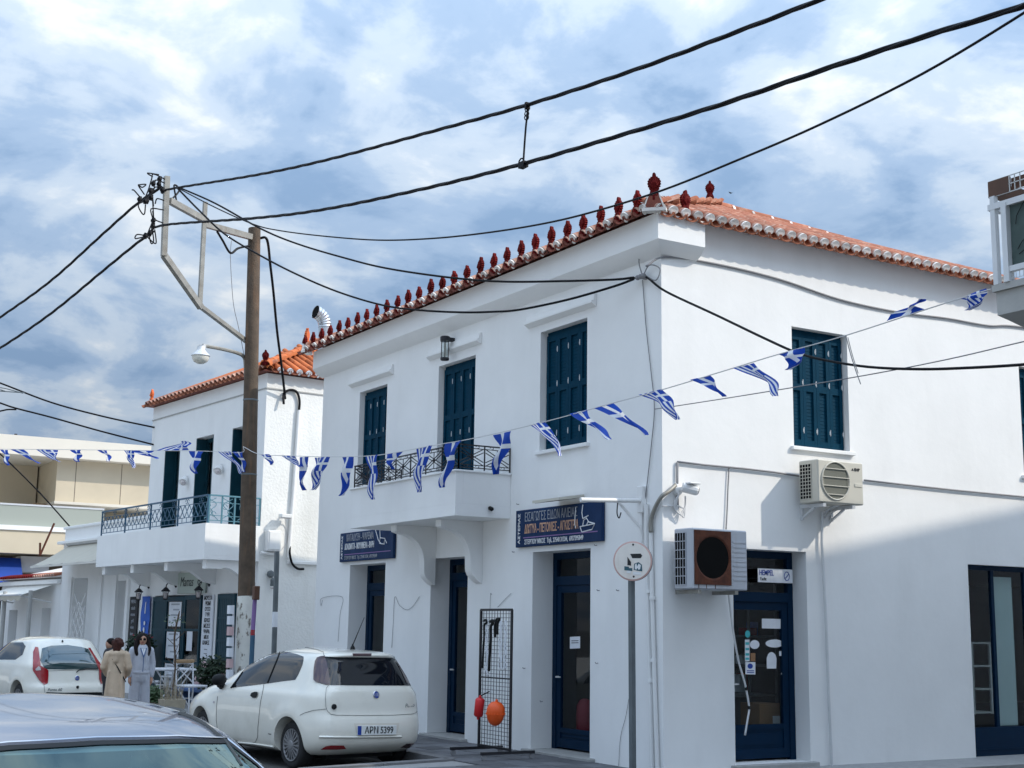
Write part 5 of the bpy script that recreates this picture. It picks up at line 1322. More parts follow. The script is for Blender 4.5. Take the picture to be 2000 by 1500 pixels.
# ================================================================== utility pole
PB = Vector((-1.25,10.62,GZ))
ptop = at(497,447,'x',-1.25); pmid = at(481,1165,'x',-1.25); pbot = pmid+(pmid-ptop)*((GZ-pmid.z)/(pmid.z-ptop.z))
pole = thing('utility_pole', 'weathered wooden utility pole with white painted foot and steel cable bracket', 'utility pole', pbot)
def lerp(a, b, t): return a+(b-a)*t
def ptat(z): return lerp(pbot, ptop, (z-pbot.z)/(ptop.z-pbot.z))
rb, rtp = .165, .118
def prad(z): return rb+(rtp-rb)*(z-pbot.z)/(ptop.z-pbot.z)
def trunk(z0, z1, n, off=0):
    b = MB(); b.tube([ptat(z0+(z1-z0)*k/n) for k in range(n+1)], [prad(z0+(z1-z0)*k/n)+off for k in range(n+1)], 18); return b
trunk(pmid.z-.02, ptop.z, 16).build('shaft', M['pole_wood'], pole, smooth=50)
q = trunk(GZ-.02, pmid.z, 8, .004)
q.build('painted_foot', M['pole_white'], pole, smooth=50)
q = MB()
for z in (4.5, 5.9): q.lathe([(prad(z)+.004,-.015),(prad(z)+.008,0),(prad(z)+.004,.015)], ptat(z), 18)
q.build('band', M['grey_post'], pole)
# bracket: welded channel frame standing out towards the street
zbm = at(493,468,'x',ptop.x).z; root = ptat(zbm)
tip = at(330,388,'z',zbm); bd = Vector((tip.x-root.x, tip.y-root.y, 0)).normalized(); BN = Vector((bd.y,-bd.x,0))
def bp_(px, py): return atp(px, py, root, BN)
q = MB()
def chan(a, c, w_=.085, h_=.11): q.bar(a, c, w_, h_)
chan(root+bd*.10, bp_(400,438)); chan(bp_(404,432), bp_(331,392))
chan(bp_(326,345), bp_(320,500), .10, .09); chan(bp_(320,498), bp_(392,600)); chan(bp_(391,598), bp_(482,667), .08, .07); chan(bp_(401,395), bp_(390,600), .08, .07)
q.box(tuple(bp_(489,660)+Vector((-.06,-.06,-.06))), tuple(bp_(489,660)+Vector((.06,.06,.06))))
q.build('cable_bracket', M['galvanized'], pole)
q = MB()
def clamp(p, s=.07):
    q.sphere(p, s*.45, 7, 5); q.bar(p+Vector((0,0,-s*.5)), p+Vector((.01,0,s*.5)), s*.4, s*.5)
for px, py in ((300,358),(310,360),(317,372),(296,372),(292,385),(283,393),(275,390),(298,430),(300,441),(291,455),(283,460),(288,392),(313,350)): clamp(bp_(px,py)+Vector((random.uniform(-.03,.03),random.uniform(-.03,.03),0)), .10)
for L in ([(322,350),(300,340),(296,350),(290,370),(284,385)],[(323,358),(303,352),(300,372),(283,392)],[(320,375),(305,365),(295,376)],[(322,392),(307,388),(303,398)],[(320,410),(295,408),(298,430),(290,452)],[(320,436),(302,428),(298,412)],[(296,442),(300,470),(295,475),(290,455)],[(302,448),(305,473),(300,474),(287,462)],[(283,393),(270,400),(276,415),(282,418),(284,400)],[(276,388),(262,372),(258,371)],[(282,380),(270,362),(278,366),(285,360),(270,361)],[(298,345),(288,338),(310,341)],[(284,460),(268,458),(264,466),(280,463)],[(300,403),(298,385),(301,440)]):
    q.tube(spline([bp_(*p) for p in L],4), .012, 5)
q.build('cable_fittings', M['black_cable'], pole)
q = MB(); q.tube(spline([bp_(424,452),bp_(435,470),bp_(450,494),bp_(465,485),bp_(487,480)],6), .022, 6); q.tube(spline([bp_(330,395),bp_(350,372),bp_(340,362),bp_(345,395)],6), .016, 6); q.build('jumper_cable', M['black_cable'], pole)
oncable('loose_wire', [bp_(452,470),bp_(450,500),bp_(453,560),bp_(457,600),bp_(466,640),bp_(478,700)], .006, M['grey_cable'], 'very thin loose wire hanging beside the pole bracket', 'wire')
# grey meter and blue-red pipe on the pole foot
q = MB(); pz = at(500,1158,'x',-1.35); q.cbox((pz.x-.05,pz.y-.06,pz.z-.12), (pz.x+.05,pz.y+.06,pz.z+.12), .01); info(q.build('junction_box', M['brown_metal']), 'small rusty junction box on the right of the pole', 'box')
t = thing('painted_pipe', 'narrow pipe painted blue and red standing against the pole foot', 'pipe', at(493,1290,'x',-1.35))
u0, u1, u2 = at(498,1168,'x',-1.33), at(494,1230,'x',-1.33), at(490,1320,'x',-1.33)
q = MB(); q.tube([u0,u1], .04, 8); q.build('upper_length', M['print_purple'], t); q = MB(); q.tube([u1,u1+(u2-u1)*.12], .042, 8); q.build('red_band', M['lamp_red'], t); q = MB(); q.tube([u1+(u2-u1)*.12, u2+(u2-u1)*.8], .045, 8); q.build('lower_length', M['rail_blue'], t)
# grey post by the rough wall
q = MB(); g0, g1 = at(541,1077,'x',-.3), at(535,1275,'x',-.3); g2 = g1+(g1-g0)*((GZ-g1.z)/(g1.z-g0.z)); q.bar(g2, g0, .075, .075, (1,0,0))
s = info(q.build('grey_post', M['grey_post']), 'slim dark grey post with torn stickers before the rough side wall', 'post'); WM[s.name] = s.matrix_world.copy()
q = MB(); s1_, s2_2 = lerp(g0,g1,.60), lerp(g0,g1,.75); q.bar(s1_, s2_2, .079, .079, (1,0,0)); q.build('torn_sticker', M['paper'], s)
# street lamp on the pole
lamp = thing('street_lamp', 'round glass street lamp on a curved arm fixed to the wooden pole', 'street lamp', ptat(6.0))
q = MB(); q.tube(spline([bp_(480,735),bp_(479,712),bp_(476,697),bp_(462,689),bp_(430,681),bp_(396,675)],6), .035, 8); q.bar(bp_(480,738), bp_(480,700), .07, .05); q.build('arm', M['galvanized'], lamp, smooth=40)
lc = bp_(392,694)
q = MB(); q.lathe([(.02,.17),(.07,.165),(.075,.10),(.10,.07),(.155,.015),(.170,-.01),(.155,-.015)], lc, 18); q.bar(bp_(398,677), lc+Vector((0,0,.16)), .10, .07); q.build('hood', M['light_metal'], lamp, smooth=40)
q = MB(); q.lathe([(.150,-.012),(.150,-.06),(.120,-.115),(.06,-.15),(.01,-.155)], lc, 18); q.build('globe', M['lamp_globe'], lamp, smooth=60)
# ---- overhead cables
def plan(a, c):                                # vertical plane through two plan points
    return vplane((a[0],a[1],0), (c[0],c[1],0))
def hung(L, a, c): p0, n = plan(a, c); return [atp(px, py, p0, n) for px, py in L]
def onward(P, dist, sag=.35):
    """carry a span on beyond the picture, to where the next pole would take it"""
    d = P[-1]-P[-2]; d = d/Vector((d.x,d.y,0)).length
    return P+[P[-1]+d*s+Vector((0,0,-sag*.02*s*s)) for s in (dist*.33,dist*.66,dist)]
pa = bp_(322,376); pb_ = bp_(318,440)
far = (pa.x+.35, -14.0)
oncable('overhead_cable', onward(hung([(316,377),(334,369),(500,342),(640,312),(840,258),(1030,205),(1250,133),(1450,58),(1600,0),(1640,-17),(1750,-68)], pa, (pa.x+.4,-12)), 14), .020, M['black_cable'], 'upper thick twisted black cable crossing the sky overhead', 'power cable', twist=1.5)
W2L = hung([(290,458),(318,440),(500,426),(640,408),(840,366),(1022,320),(1200,268),(1400,207),(1600,139),(1800,73),(2000,12),(2150,-40)], pb_, (pb_.x+.4,-12))
oncable('overhead_cable', onward(W2L, 14), .021, M['black_cable'], 'lower thick twisted black cable crossing the sky overhead', 'power cable', twist=1.5)
oncable('overhead_cable', onward(hung([(345,366),(420,405),(495,438),(550,451),(640,462),(740,469),(840,466),(940,456),(1050,439),(1150,416),(1290,373),(1440,313),(1600,244),(1800,145),(2000,25),(2100,-45)], pa, (pa.x+.9,-12)), 12), .010, M['black_cable'], 'thinner black cable sweeping low over the roof corner to upper right', 'power cable')
anc = at(1255,541,'x',-.06)
oncable('overhead_cable', hung([(345,364),(420,397),(510,447),(580,476),(670,503),(755,524),(878,542),(983,550),(1100,549),(1200,546),(1238,542)], pa, anc), .016, M['black_cable'], 'upper service cable from the pole to the house corner', 'power cable', n=6)
oncable('overhead_cable', hung([(345,366),(390,412),(440,458),(510,500),(580,536),(660,570),(747,596),(822,606),(902,610),(960,609),(1014,605),(1110,585),(1200,559),(1238,545)], pa, anc), .016, M['black_cable'], 'lower service cable from the pole to the house corner', 'power cable', n=6)
oncable('overhead_cable', hung([(1240,543),(1262,541),(1300,569),(1400,616),(1500,664),(1560,690),(1620,705),(1700,717),(1800,721),(1900,718),(2000,712),(2120,702)], (-.06,anc.y), (-.03,-5.0)), .015, M['black_cable'], 'black cable from the house corner across the lit upper window', 'power cable', n=6)
q = MB(); q.lathe([(.03,0),(.03,.06)], (-.002,anc.y,anc.z), 8, (-1,0,0)); q.tube(spline([anc, anc+Vector((0,-.14,.12)), anc+Vector((.02,-.33,.04)), anc+Vector((.0,-.28,-.1)), anc+Vector((0,-.1,-.02))],6), .008, 5); q.tube(spline([anc, anc+Vector((-.01,.06,.25)), anc+Vector((0,-.12,.42)), anc+Vector((.0,-.34,.42))],6), .008, 5)
for k in range(3): q.sphere(anc+Vector((-.03,.06-.06*k,.0)), .035, 7, 5)
info(q.build('cable_anchor', M['grey_cable']), 'tangled cable anchor with wire loops high on the front by the corner', 'anchor')
# cables leaving to the left
oncable('overhead_cable', hung([(316,365),(268,398),(200,458),(100,548),(0,620),(-120,700)], pa, (pa.x-3.2,pa.y+14)), .024, M['black_cable'], 'upper twisted black cable falling from bracket to the left edge', 'power cable', twist=1.5)
oncable('overhead_cable', hung([(300,452),(265,477),(200,530),(100,612),(0,680),(-120,752)], pb_, (pb_.x-3.2,pb_.y+14)), .024, M['black_cable'], 'lower twisted black cable falling from bracket to the left edge', 'power cable', twist=1.5)
e2 = F2 @ Vector((-.05,6.0,6.5))
oncable('overhead_cable', hung([(302,835),(200,813),(100,786),(0,748),(-100,712)], (e2.x,e2.y), (e2.x-9,e2.y+3)), .022, M['black_cable'], 'upper black cable reaching the far edge of the café building', 'power cable')
oncable('overhead_cable', hung([(302,869),(200,843),(100,815),(30,797),(0,787),(-100,752)], (e2.x,e2.y), (e2.x-9,e2.y+3)), .022, M['black_cable'], 'lower black cable reaching the far edge of the café building', 'power cable')
oncable('overhead_cable', hung([(32,800),(15,800),(0,803),(-60,815)], (e2.x-6,e2.y+2), (e2.x-12,e2.y+4)), .02, M['black_cable'], 'short branch cable at the left edge under the sky', 'power cable')
oncable('overhead_cable', hung([(136,1028),(80,965),(20,905),(-40,850)], (-3.0,25.0), (-7,24)), .02, M['black_cable'], 'thin black cable slanting across the beige loggia', 'power cable')
q = MB(); p0, n0 = plan((e2.x-7,e2.y+2),(e2.x-12,e2.y+4)); 
for L in ([(0,757),(12,759),(45,768)],[(0,764),(30,766),(48,767)],[(0,761),(10,764)]): q.tube([atp(*p,p0,n0) for p in L], .012, 5)
info(q.build('roof_aerial', M['grey_post']), 'tip of a roof aerial poking in at the left edge', 'aerial')
hk = F2 @ Vector((.34,-.12,6.30))
oncable('overhead_cable', [ptat(zbm)+Vector((.10,-.02,.02)), ptat(zbm)+Vector((.24,-.05,.0))]+hung([(528,518),(534,570),(541,645),(548,700),(554,750),(557,779)], (ptop.x+.15,ptop.y), (hk.x,hk.y)), .026, M['black_cable'], 'black cable dropping from pole top to the rough side wall', 'power cable')
# spacer wire between the two thick cables
u_ = hung([(1030,206)], pa, (pa.x+.4,-12))[0]; l_ = hung([(1022,322)], pb_, (pb_.x+.4,-12))[0]
q = MB(); q.tube(spline([u_, u_+Vector((0,0,-.10)), lerp(u_,l_,.35), lerp(u_,l_,.7)+Vector((.01,.02,0)), l_],5), .010, 6)
for k in (.06,.14,.2): 
    c_ = lerp(u_,l_,k); q.tube([c_+Vector((.02*math.cos(t*.8)*.6,-.02*math.cos(t*.8),.03*math.sin(t*.8))) for t in range(9)], .006, 5)
q.tube([l_+Vector((0,.04+.05*math.cos(t*.7),.03+.05*math.sin(t*.7))) for t in range(10)], .008, 5); q.bar(u_+Vector((0,0,.03)), u_+Vector((0,0,-.04)), .03, .05); q.bar(l_+Vector((0,.05,0)), l_+Vector((0,-.05,0)), .06, .06)
info(q.build('spacer_wire', M['black_cable']), 'short hanging wire with rings linking the two thick overhead cables', 'wire')
# thin wires down the front and across the lit wall
oncable('wall_wire', [at(1255,547,'x',-.02)]+onx([(1262,640),(1272,730),(1278,798),(1272,870),(1262,960),(1258,985)],-.02), .006, M['grey_cable'], 'thin wire running down the front wall from the cable anchor', 'wire')
oncable('thin_wire', hung([(1279,799),(1340,790),(1480,768),(1690,733),(1850,702),(2000,667),(2100,645)], (-.05,.25), (-.03,-4.8)), .006, M['grey_cable'], 'hair thin pale wire from the corner hook to the right edge', 'wire')
t_ = hung([(1652,655),(1661,690),(1672,725),(1681,750)], (NX,YN), (ptat(5).x,ptat(5).y))
q = MB(); q.tube(spline(t_,5), .005, 5); q.tube(spline([p+Vector((.01,-.015,-.02)) for p in t_[:3]],5), .004, 5)
info(q.build('string_end', M['grey_cable']), 'loose frayed string end hanging from the bunting before the upper window', 'string')

# ================================================================== bunting of Greek flag pennants
def flagmat(name, kind):
    m = bpy.data.materials.new(name); m.use_nodes = True; nt = m.node_tree; n = nt.nodes; L = nt.links; b = n['Principled BSDF']; b.inputs['Roughness'].default_value = .65
    a = n.new('ShaderNodeUVMap'); a.uv_map = 'UVMap'; sp = n.new('ShaderNodeSeparateXYZ'); L.new(a.outputs[0], sp.inputs[0])
    def mth(op, x, y):
        q = n.new('ShaderNodeMath'); q.operation = op
        for i, v in enumerate((x, y)):
            if isinstance(v, (int, float)): q.inputs[i].default_value = v
            else: L.new(v, q.inputs[i])
        return q.outputs[0]
    U, V = sp.outputs[0], sp.outputs[1]
    def band(x, c, w): return mth('LESS_THAN', mth('ABSOLUTE', mth('SUBTRACT', x, c), 0), w)
    if kind == 'cross': f = mth('MAXIMUM', band(U, .5, .11), band(V, .36, .055))
    else:
        stripes = mth('LESS_THAN', mth('FRACT', mth('MULTIPLY', U, 4.5), 0), .5)
        stripes = mth('SUBTRACT', 1.0, stripes)
        can = mth('MULTIPLY', mth('GREATER_THAN', U, .45), mth('LESS_THAN', V, .42))
        cr = mth('MAXIMUM', band(U, .725, .055), band(V, .20, .035))
        f = mth('ADD', mth('MULTIPLY', stripes, mth('SUBTRACT', 1.0, can)), mth('MULTIPLY', cr, can))
    x = n.new('ShaderNodeMix'); x.data_type = 'RGBA'; x.inputs['A'].default_value = (.006,.060,.42,1); x.inputs['B'].default_value = (.80,.82,.85,1); L.new(f, x.inputs['Factor']); L.new(x.outputs['Result'], b.inputs['Base Color'])
    # thin cloth lets some daylight through
    tr = n.new('ShaderNodeBsdfTranslucent'); L.new(x.outputs['Result'], tr.inputs[0]); ms = n.new('ShaderNodeMixShader'); ms.inputs[0].default_value = .35
    o = n['Material Output']; L.new(b.outputs[0], ms.inputs[1]); L.new(tr.outputs[0], ms.inputs[2]); L.new(ms.outputs[0], o.inputs[0])
    return m
FM = {'c': flagmat('pennant_cross','cross'), 's': flagmat('pennant_stripes','stripe')}
random.seed(21)
def pennant(tl, tr, tip, kind, parent, n, bend=.0):
    """cloth hanging from tl-tr and blown to a point; n = horizontal normal of the string plane"""
    NU, NV = 8, 16; b = MB(); uv = []; ph = random.random()*6; amp = random.uniform(.018,.032)
    mid = (tl+tr)/2; ax = tip-mid; sdir = Vector((tr.x-tl.x,tr.y-tl.y,0)).normalized()
    for j in range(NV+1):
        v = j/NV
        wv = (1-v)**.85*(1-.12*math.sin(v*math.pi))
        c = mid+ax*v+Vector((0,0,1))*(-abs(ax.x+ax.y)*0)+sdir*(bend*math.sin(math.pi*v))+Vector((0,0,.10*abs(bend)*math.sin(math.pi*v)))
        for i in range(NU+1):
            u = i/NU
            p = c+(tr-tl)*((u-.5)*wv)
            fold = math.sin(u*5.5+v*5.0+ph)*amp*min(1, v*3+.15)+math.sin(v*8+ph*2)*amp*1.1*v
            p = p+n*(fold*1.6)+Vector((0,0,fold*.25*v))
            b.v.append(p); uv.append((u, v))
    for j in range(NV):
        for i in range(NU): b.f.append((j*(NU+1)+i, j*(NU+1)+i+1, (j+1)*(NU+1)+i+1, (j+1)*(NU+1)+i))
    o = b.build('pennant', FM[kind], parent, smooth=True, fix=False)
    ul = o.data.uv_layers.new(name='UVMap')
    for lp in o.data.loops: ul.data[lp.index].uv = uv[lp.vertex_index]
    return o
pk = ptat(5.0)+Vector((-.16,-.10,0))
BA = (Vector((NX+.02, YN+.02, zs1-.02)), pk)
p0, n0 = vplane(BA[0], BA[1])
fl1 = [((1872,583),(1926,563),(1893,606),'s',.05),((1732,627),(1806,604),(1800,584),'c',-.05),((1519,692),(1571,678),(1546,722),'c',.04),((1432,719),(1473,709),(1521,773),'s',.06),((1347,742),(1386,733),(1410,775),'c',.05),((1247,771),(1293,760),(1318,820),'s',.07),((1159,797),(1197,787),(1260,850),'c',.05),((1113,808),(1147,800),(1196,858),'c',-.04),((1034,830),(1063,823),(1098,890),'s',.05),((963,850),(999,842),(963,927),'c',.09),((870,867),(902,860),(866,952),'c',-.03),((813,876),(845,869),(815,962),'s',-.05),((756,887),(787,881),(764,917),'c',-.03),((714,892),(738,888),(726,976),'s',.01),((668,893),(691,892),(668,968),'c',.03),((614,894),(645,892),(612,957),'s',-.03),((585,893),(602,892),(591,958),'c',.0),((548,890),(575,891),(592,912),'s',-.04),((506,887),(526,887),(532,908),'c',.03)]
bu = thing('bunting', 'string of blue and white Greek flag pennants from right balcony to pole', 'bunting', BA[1])
st = [BA[0]]+[atp(px,py,p0,n0) for px, py in ((1900,575),(1803,606),(1652,655),(1520,692),(1425,721),(1290,762),(1190,789),(1063,824),(930,855),(840,871),(738,889),(645,892),(560,890),(506,887))]+[BA[1]]
q = MB(); q.tube(spline(st,4), .006, 5); q.build('string', M['white_cable'], bu)
for a, c, t_, k, bd_ in fl1: pennant(atp(*a,p0,n0), atp(*c,p0,n0), atp(*t_,p0,n0), k, bu, n0, bd_)
BE = Vector((pk.x-3.4, pk.y+7.5, pk.z))
p1_, n1 = vplane(pk, BE)
fl2 = [((455,882),(474,883),(478,922),'c',.02),((426,882),(450,882),(473,925),'s',.03),((369,880),(398,882),(380,925),'c',-.03),((306,880),(369,879),(362,861),'s',.06),((255,880),(301,880),(304,896),'c',-.05),((242,880),(262,880),(261,914),'s',-.02),((190,879),(209,880),(214,901),'c',.04),((137,879),(159,879),(152,902),'c',.02),((70,878),(113,879),(116,902),'s',-.04),((20,878),(46,878),(75,905),'c',.03),((0,878),(16,879),(14,909),'c',.02),((-45,878),(-15,878),(-20,905),'s',.02)]
bu2 = thing('bunting', 'string of blue and white Greek flag pennants from pole to left edge', 'bunting', pk)
st = [pk]+[atp(px,py,p1_,n1) for px, py in ((470,884),(398,881),(301,880),(209,879),(113,878),(0,877),(-80,876))]
q = MB(); q.tube(spline(st,4), .006, 5); q.build('string', M['white_cable'], bu2)
for a, c, t_, k, bd_ in fl2: pennant(atp(*a,p1_,n1), atp(*c,p1_,n1), atp(*t_,p1_,n1), k, bu2, n1, bd_)
# ---- a distant bird
q = MB(); bp0 = CAM+ray(1428,377)*60; q.add([bp0+Vector((-.14,.02,.05)), bp0+Vector((0,-.05,0)), bp0+Vector((.15,.02,.07)), bp0+Vector((0,.09,.0)), bp0+Vector((0,0,-.03))], [(0,1,4),(1,2,4),(2,3,4),(3,0,4),(0,3,1),(1,3,2)])
info(q.build('bird', M['black_plastic']), 'tiny dark bird flying above the roof ridge', 'bird')
# ================================================================== cars
def interp(tab, z):
    if z <= tab[0][0]: return tab[0][1]
    for (a, va), (b, vb) in zip(tab, tab[1:]):
        if z <= b:
            t = (z-a)/(b-a); return va+(vb-va)*t
    return tab[-1][1]
def smooth_tab(tab, k=6):
    P = spline([(a, b, 0) for a, b in tab], k); return [(p.x, p.y) for p in P]
class Car:
    """body lofted from level slices: s runs from the tail forwards, t to the left, z up"""
    def __init__(c, name, lab, x, y, heading, prof, group=None, z=0.0):
        c.root = thing(name, lab, 'car', (x, y, z), heading, group)
        d = Vector((-math.sin(heading), math.cos(heading), 0)); l = Vector((-math.cos(heading), -math.sin(heading), 0))
        c.F = Matrix(((d.x,l.x,0,x),(d.y,l.y,0,y),(0,0,1,z),(0,0,0,1)))
        c.P = prof
        c.make()
    def make(c):
        P = c.P; rear, front, wid = smooth_tab(P['rear']), smooth_tab(P['front']), smooth_tab(P['wid'])
        z0, z1 = P['z0'], P['z1']; N = 140; lv = []
        nz = 64
        for i in range(nz+1):
            u = i/nz; z = z0+(z1-z0)*(1-(1-u)**1.7)
            sr, sf, w = interp(rear, z), interp(front, z), max(.012, interp(wid, z))
            n = interp(P['sq'], z)
            sm, a = (sr+sf)/2, max(.02,(sf-sr)/2); den = []
            K = 500
            for k in range(K+1):
                th = 2*math.pi*k/K; cc, ss = math.cos(th), math.sin(th)
                s = sm-a*math.copysign(abs(cc)**(2/n), cc); t = w*math.copysign(abs(ss)**(2/n), ss)
                fr = (s-sm)/a
                t *= 1-P.get('nose', .10)*max(0, fr)**3-P.get('tail', .05)*max(0, -fr)**4
                den.append((s, t))
            acc = [0]
            for p, q in zip(den, den[1:]): acc.append(acc[-1]+math.hypot(q[0]-p[0], q[1]-p[1]))
            ring = []; j = 0
            for k in range(N):
                L = acc[-1]*k/N
                while acc[j+1] < L: j += 1
                f = (L-acc[j])/max(1e-9, acc[j+1]-acc[j]); s = den[j][0]+(den[j+1][0]-den[j][0])*f; t = den[j][1]+(den[j+1][1]-den[j][1])*f
                for ws in P['wheels']:                       # swollen wheel arches
                    r = math.hypot(s-ws, z-.31); g = math.exp(-((r-.40)/.11)**2)
                    if z < .95: t += math.copysign(.022*g, t) if abs(t) > .6 else 0
                ring.append((s, t, z))
            lv.append(ring)
        vs = [p for r in lv for p in r]; fs = []
        for i in range(nz):
            for k in range(N): fs.append((i*N+k, i*N+(k+1) % N, (i+1)*N+(k+1) % N, (i+1)*N+k))
        fs.append(tuple(range(N-1,-1,-1))); fs.append(tuple(nz*N+k for k in range(N)))
        b = MB(c.F); b.add(vs, fs); c.hull = b
        bm = bmesh.new()
        me = b.mesh('hull', Matrix.Identity(4)); bm.from_mesh(me); bmesh.ops.recalc_face_normals(bm, faces=bm.faces); c.bvh = BVHTree.FromBMesh(bm); bm.free()
        o = bpy.data.objects.new('hull_tmp', me); COL.objects.link(o); tmp = [o]
        for ws in P['wheels']:
            for sgn in (-1, 1):
                q = MB(c.F); q.lathe([(P['arch'],0),(P['arch'],.62)], (ws, sgn*1.05, .31), 40, (0,-sgn,0))
                cm = q.mesh('cut', Matrix.Identity(4)); co = bpy.data.objects.new('cut_tmp', cm); COL.objects.link(co); tmp.append(co)
                md = o.modifiers.new('b', 'BOOLEAN'); md.operation = 'DIFFERENCE'; md.solver = 'EXACT'; md.object = co
        dg = bpy.context.evaluated_depsgraph_get(); dg.update()
        out = bpy.data.meshes.new_from_object(o.evaluated_get(dg))
        for t in tmp: bpy.data.objects.remove(t)
        out.transform(WM[c.root.name].inverted()); out.materials.clear(); out.materials.append(P['paint'])
        for p in out.polygons: p.use_smooth = True; p.material_index = 0
        out.set_sharp_from_angle(angle=R(38))
        c.body = bpy.data.objects.new('body', out); COL.objects.link(c.body); c.body.parent = c.root; WM[c.body.name] = WM[c.root.name]
    def hit(c, px, py, off=.004):
        d = ray(px, py).normalized(); loc, nor, i, dist = c.bvh.ray_cast(CAM, d)
        if loc is None:
            k0 = (c.F.translation-CAM).dot(d); loc, nor, i, dist = min((c.bvh.find_nearest(CAM+d*(k0-2+.08*j)) for j in range(80)), key=lambda q: q[3])
            c.miss = getattr(c, 'miss', 0)+1
        if nor.dot(d) > 0: nor = -nor
        return loc+nor*off
    def side(c, s, z, sgn=1, off=.004):
        o = c.F @ Vector((s, sgn*3, z)); d = (c.F.to_3x3() @ Vector((0,-sgn,0))).normalized(); loc, nor, i, dist = c.bvh.ray_cast(o, d)
        return None if loc is None else loc-d*0+nor*(off if nor.dot(d) < 0 else -off)
    def back(c, t, z, off=.004, fwd=False):
        o = c.F @ Vector((8 if fwd else -3, t, z)); d = (c.F.to_3x3() @ Vector((-1 if fwd else 1,0,0))).normalized(); loc, nor, i, dist = c.bvh.ray_cast(o, d)
        return None if loc is None else loc+nor*(off if nor.dot(d) < 0 else -off)
    def patch(c, poly, fn, name, m, parent=None, cuts=5, mirror=False):
        """panel filling a polygon, every point dropped onto the body by fn(a, b)"""
        bm = bmesh.new(); vs = [bm.verts.new((a, b_, 0)) for a, b_ in poly]; bm.faces.new(vs)
        bmesh.ops.triangulate(bm, faces=bm.faces); 
        for _ in range(2):
            bmesh.ops.subdivide_edges(bm, edges=list(bm.edges), cuts=cuts//2+1, use_grid_fill=True)
            bmesh.ops.triangulate(bm, faces=bm.faces)
            if len(bm.verts) > 900: break
        bad = []
        for v in bm.verts:
            p = fn(v.co.x, v.co.y)
            if p is None: bad.append(v)
            else: v.co = p
        bmesh.ops.delete(bm, geom=bad, context='VERTS')
        bm.verts.index_update(); b = MB(); b.v = [v.co.copy() for v in bm.verts]; b.f = [tuple(v.index for v in f.verts) for f in bm.faces]; bm.free()
        o = b.build(name, m, parent or c.root, smooth=True)
        if mirror:
            Fi = c.F.inverted(); b2 = MB(c.F); b2.add([Vector(((Fi @ v).x, -(Fi @ v).y, (Fi @ v).z)) for v in b.v], b.f); b2.build(name, m, parent or c.root, smooth=True)
        return o
    def line(c, pts, fn, name='panel_gap', m=None, r=.0028, mirror=False, parent=None):
        P = []
        for (a, b), (e, f) in zip(pts, pts[1:]):
            for k in range(8): 
                p = fn(a+(e-a)*k/8, b+(f-b)*k/8)
                if p is not None: P.append(p)
        p = fn(*pts[-1]); P += [p] if p is not None else []
        b = MB(); b.tube(P, r, 4); o = b.build(name, m or M['panel_gap'], parent or c.body)
        if mirror:
            Fi = c.F.inverted(); b2 = MB(c.F); b2.add([Vector(((Fi @ v).x, -(Fi @ v).y, (Fi @ v).z)) for v in b.v], b.f); b2.build(name, m or M['panel_gap'], parent or c.body)
        return o
    def wheels(c, r=.30, spokes=18, cover=True):
        for ws in c.P['wheels']:
            for sgn in (-1, 1):
                Y = sgn*(c.P['track']); fr = c.F @ Matrix.Translation((ws, Y, r)) @ Matrix.Rotation(0, 4, 'Z')
                ax = (0, sgn, 0)
                w = MB(fr); w.lathe([(r*.66,-.185),(r*.93,-.185),(r*.99,-.16),(r,-.09),(r*.99,-.03),(r*.93,-.004),(r*.80,.004),(r*.67,-.006)], (0,0,0), 32, ax)
                wo = w.build('wheel', M['tyre'], c.root, smooth=50)
                k = MB(fr); k.lathe([(r*.67,-.006),(r*.665,.006),(r*.63,.004),(r*.60,-.012)], (0,0,0), 32, ax); k.lathe([(.065,.004),(.05,.016),(.01,.018)], (0,0,0), 16, ax)
                for j in range(spokes):
                    a = 2*math.pi*j/spokes; p = Vector((math.cos(a),0,math.sin(a))); k.bar(p*.055+Vector((0,sgn*.005,0)), p*r*.63+Vector((0,sgn*.0,0)), .018, .012, (0,1,0))
                k.build('wheel_trim', M['rim'], wo)
                k = MB(fr); k.lathe([(r*.66,-.03),(r*.66,-.05),(.01,-.05)], (0,0,0), 24, ax); k.lathe([(r*.66,-.03),(.01,-.028)], (0,0,0), 24, ax); k.build('hub_dark', M['black_plastic'], wo)
        for ws in c.P['wheels']:
            k = MB(c.F); k.box((ws-.36,-.50,.14), (ws+.36,.50,.62)); k.build('wheel_well', M['black_plastic'], c.root)
        k = MB(c.F); k.box((.5,-.62,.17), (c.P['wheels'][1]+.4,.62,.26)); k.build('underbody', M['black_plastic'], c.root)
hatch = dict(z0=.20, z1=1.505, paint=M['car_white'], arch=.345, wheels=(.68,3.19), track=.80,
  rear=[(.20,.20),(.28,.07),(.36,.015),(.50,.0),(.62,.015),(.72,.05),(.85,.065),(.97,.085),(1.02,.11),(1.20,.20),(1.36,.29),(1.40,.27),(1.43,.27),(1.455,.36),(1.48,.65),(1.505,1.5)],
  front=[(.20,3.85),(.30,3.99),(.45,4.03),(.58,4.01),(.68,3.95),(.78,3.78),(.88,3.52),(.96,3.22),(1.0,3.06),(1.05,2.93),(1.2,2.58),(1.34,2.20),(1.41,1.96),(1.46,1.72),(1.505,1.52)],
  wid=[(.20,.74),(.26,.815),(.40,.85),(.60,.862),(.78,.856),(.92,.835),(1.0,.795),(1.2,.715),(1.34,.65),(1.41,.585),(1.45,.50),(1.48,.36),(1.505,.03)],
  sq=[(.2,8.5),(.9,8.5),(1.05,7),(1.4,5),(1.505,3.2)], nose=.16, tail=.01)
ca = Car('parked_car', 'white three door hatchback parked at the kerb before the blue shop', -2.327, 2.942, .126, hatch)
h = ca.hit
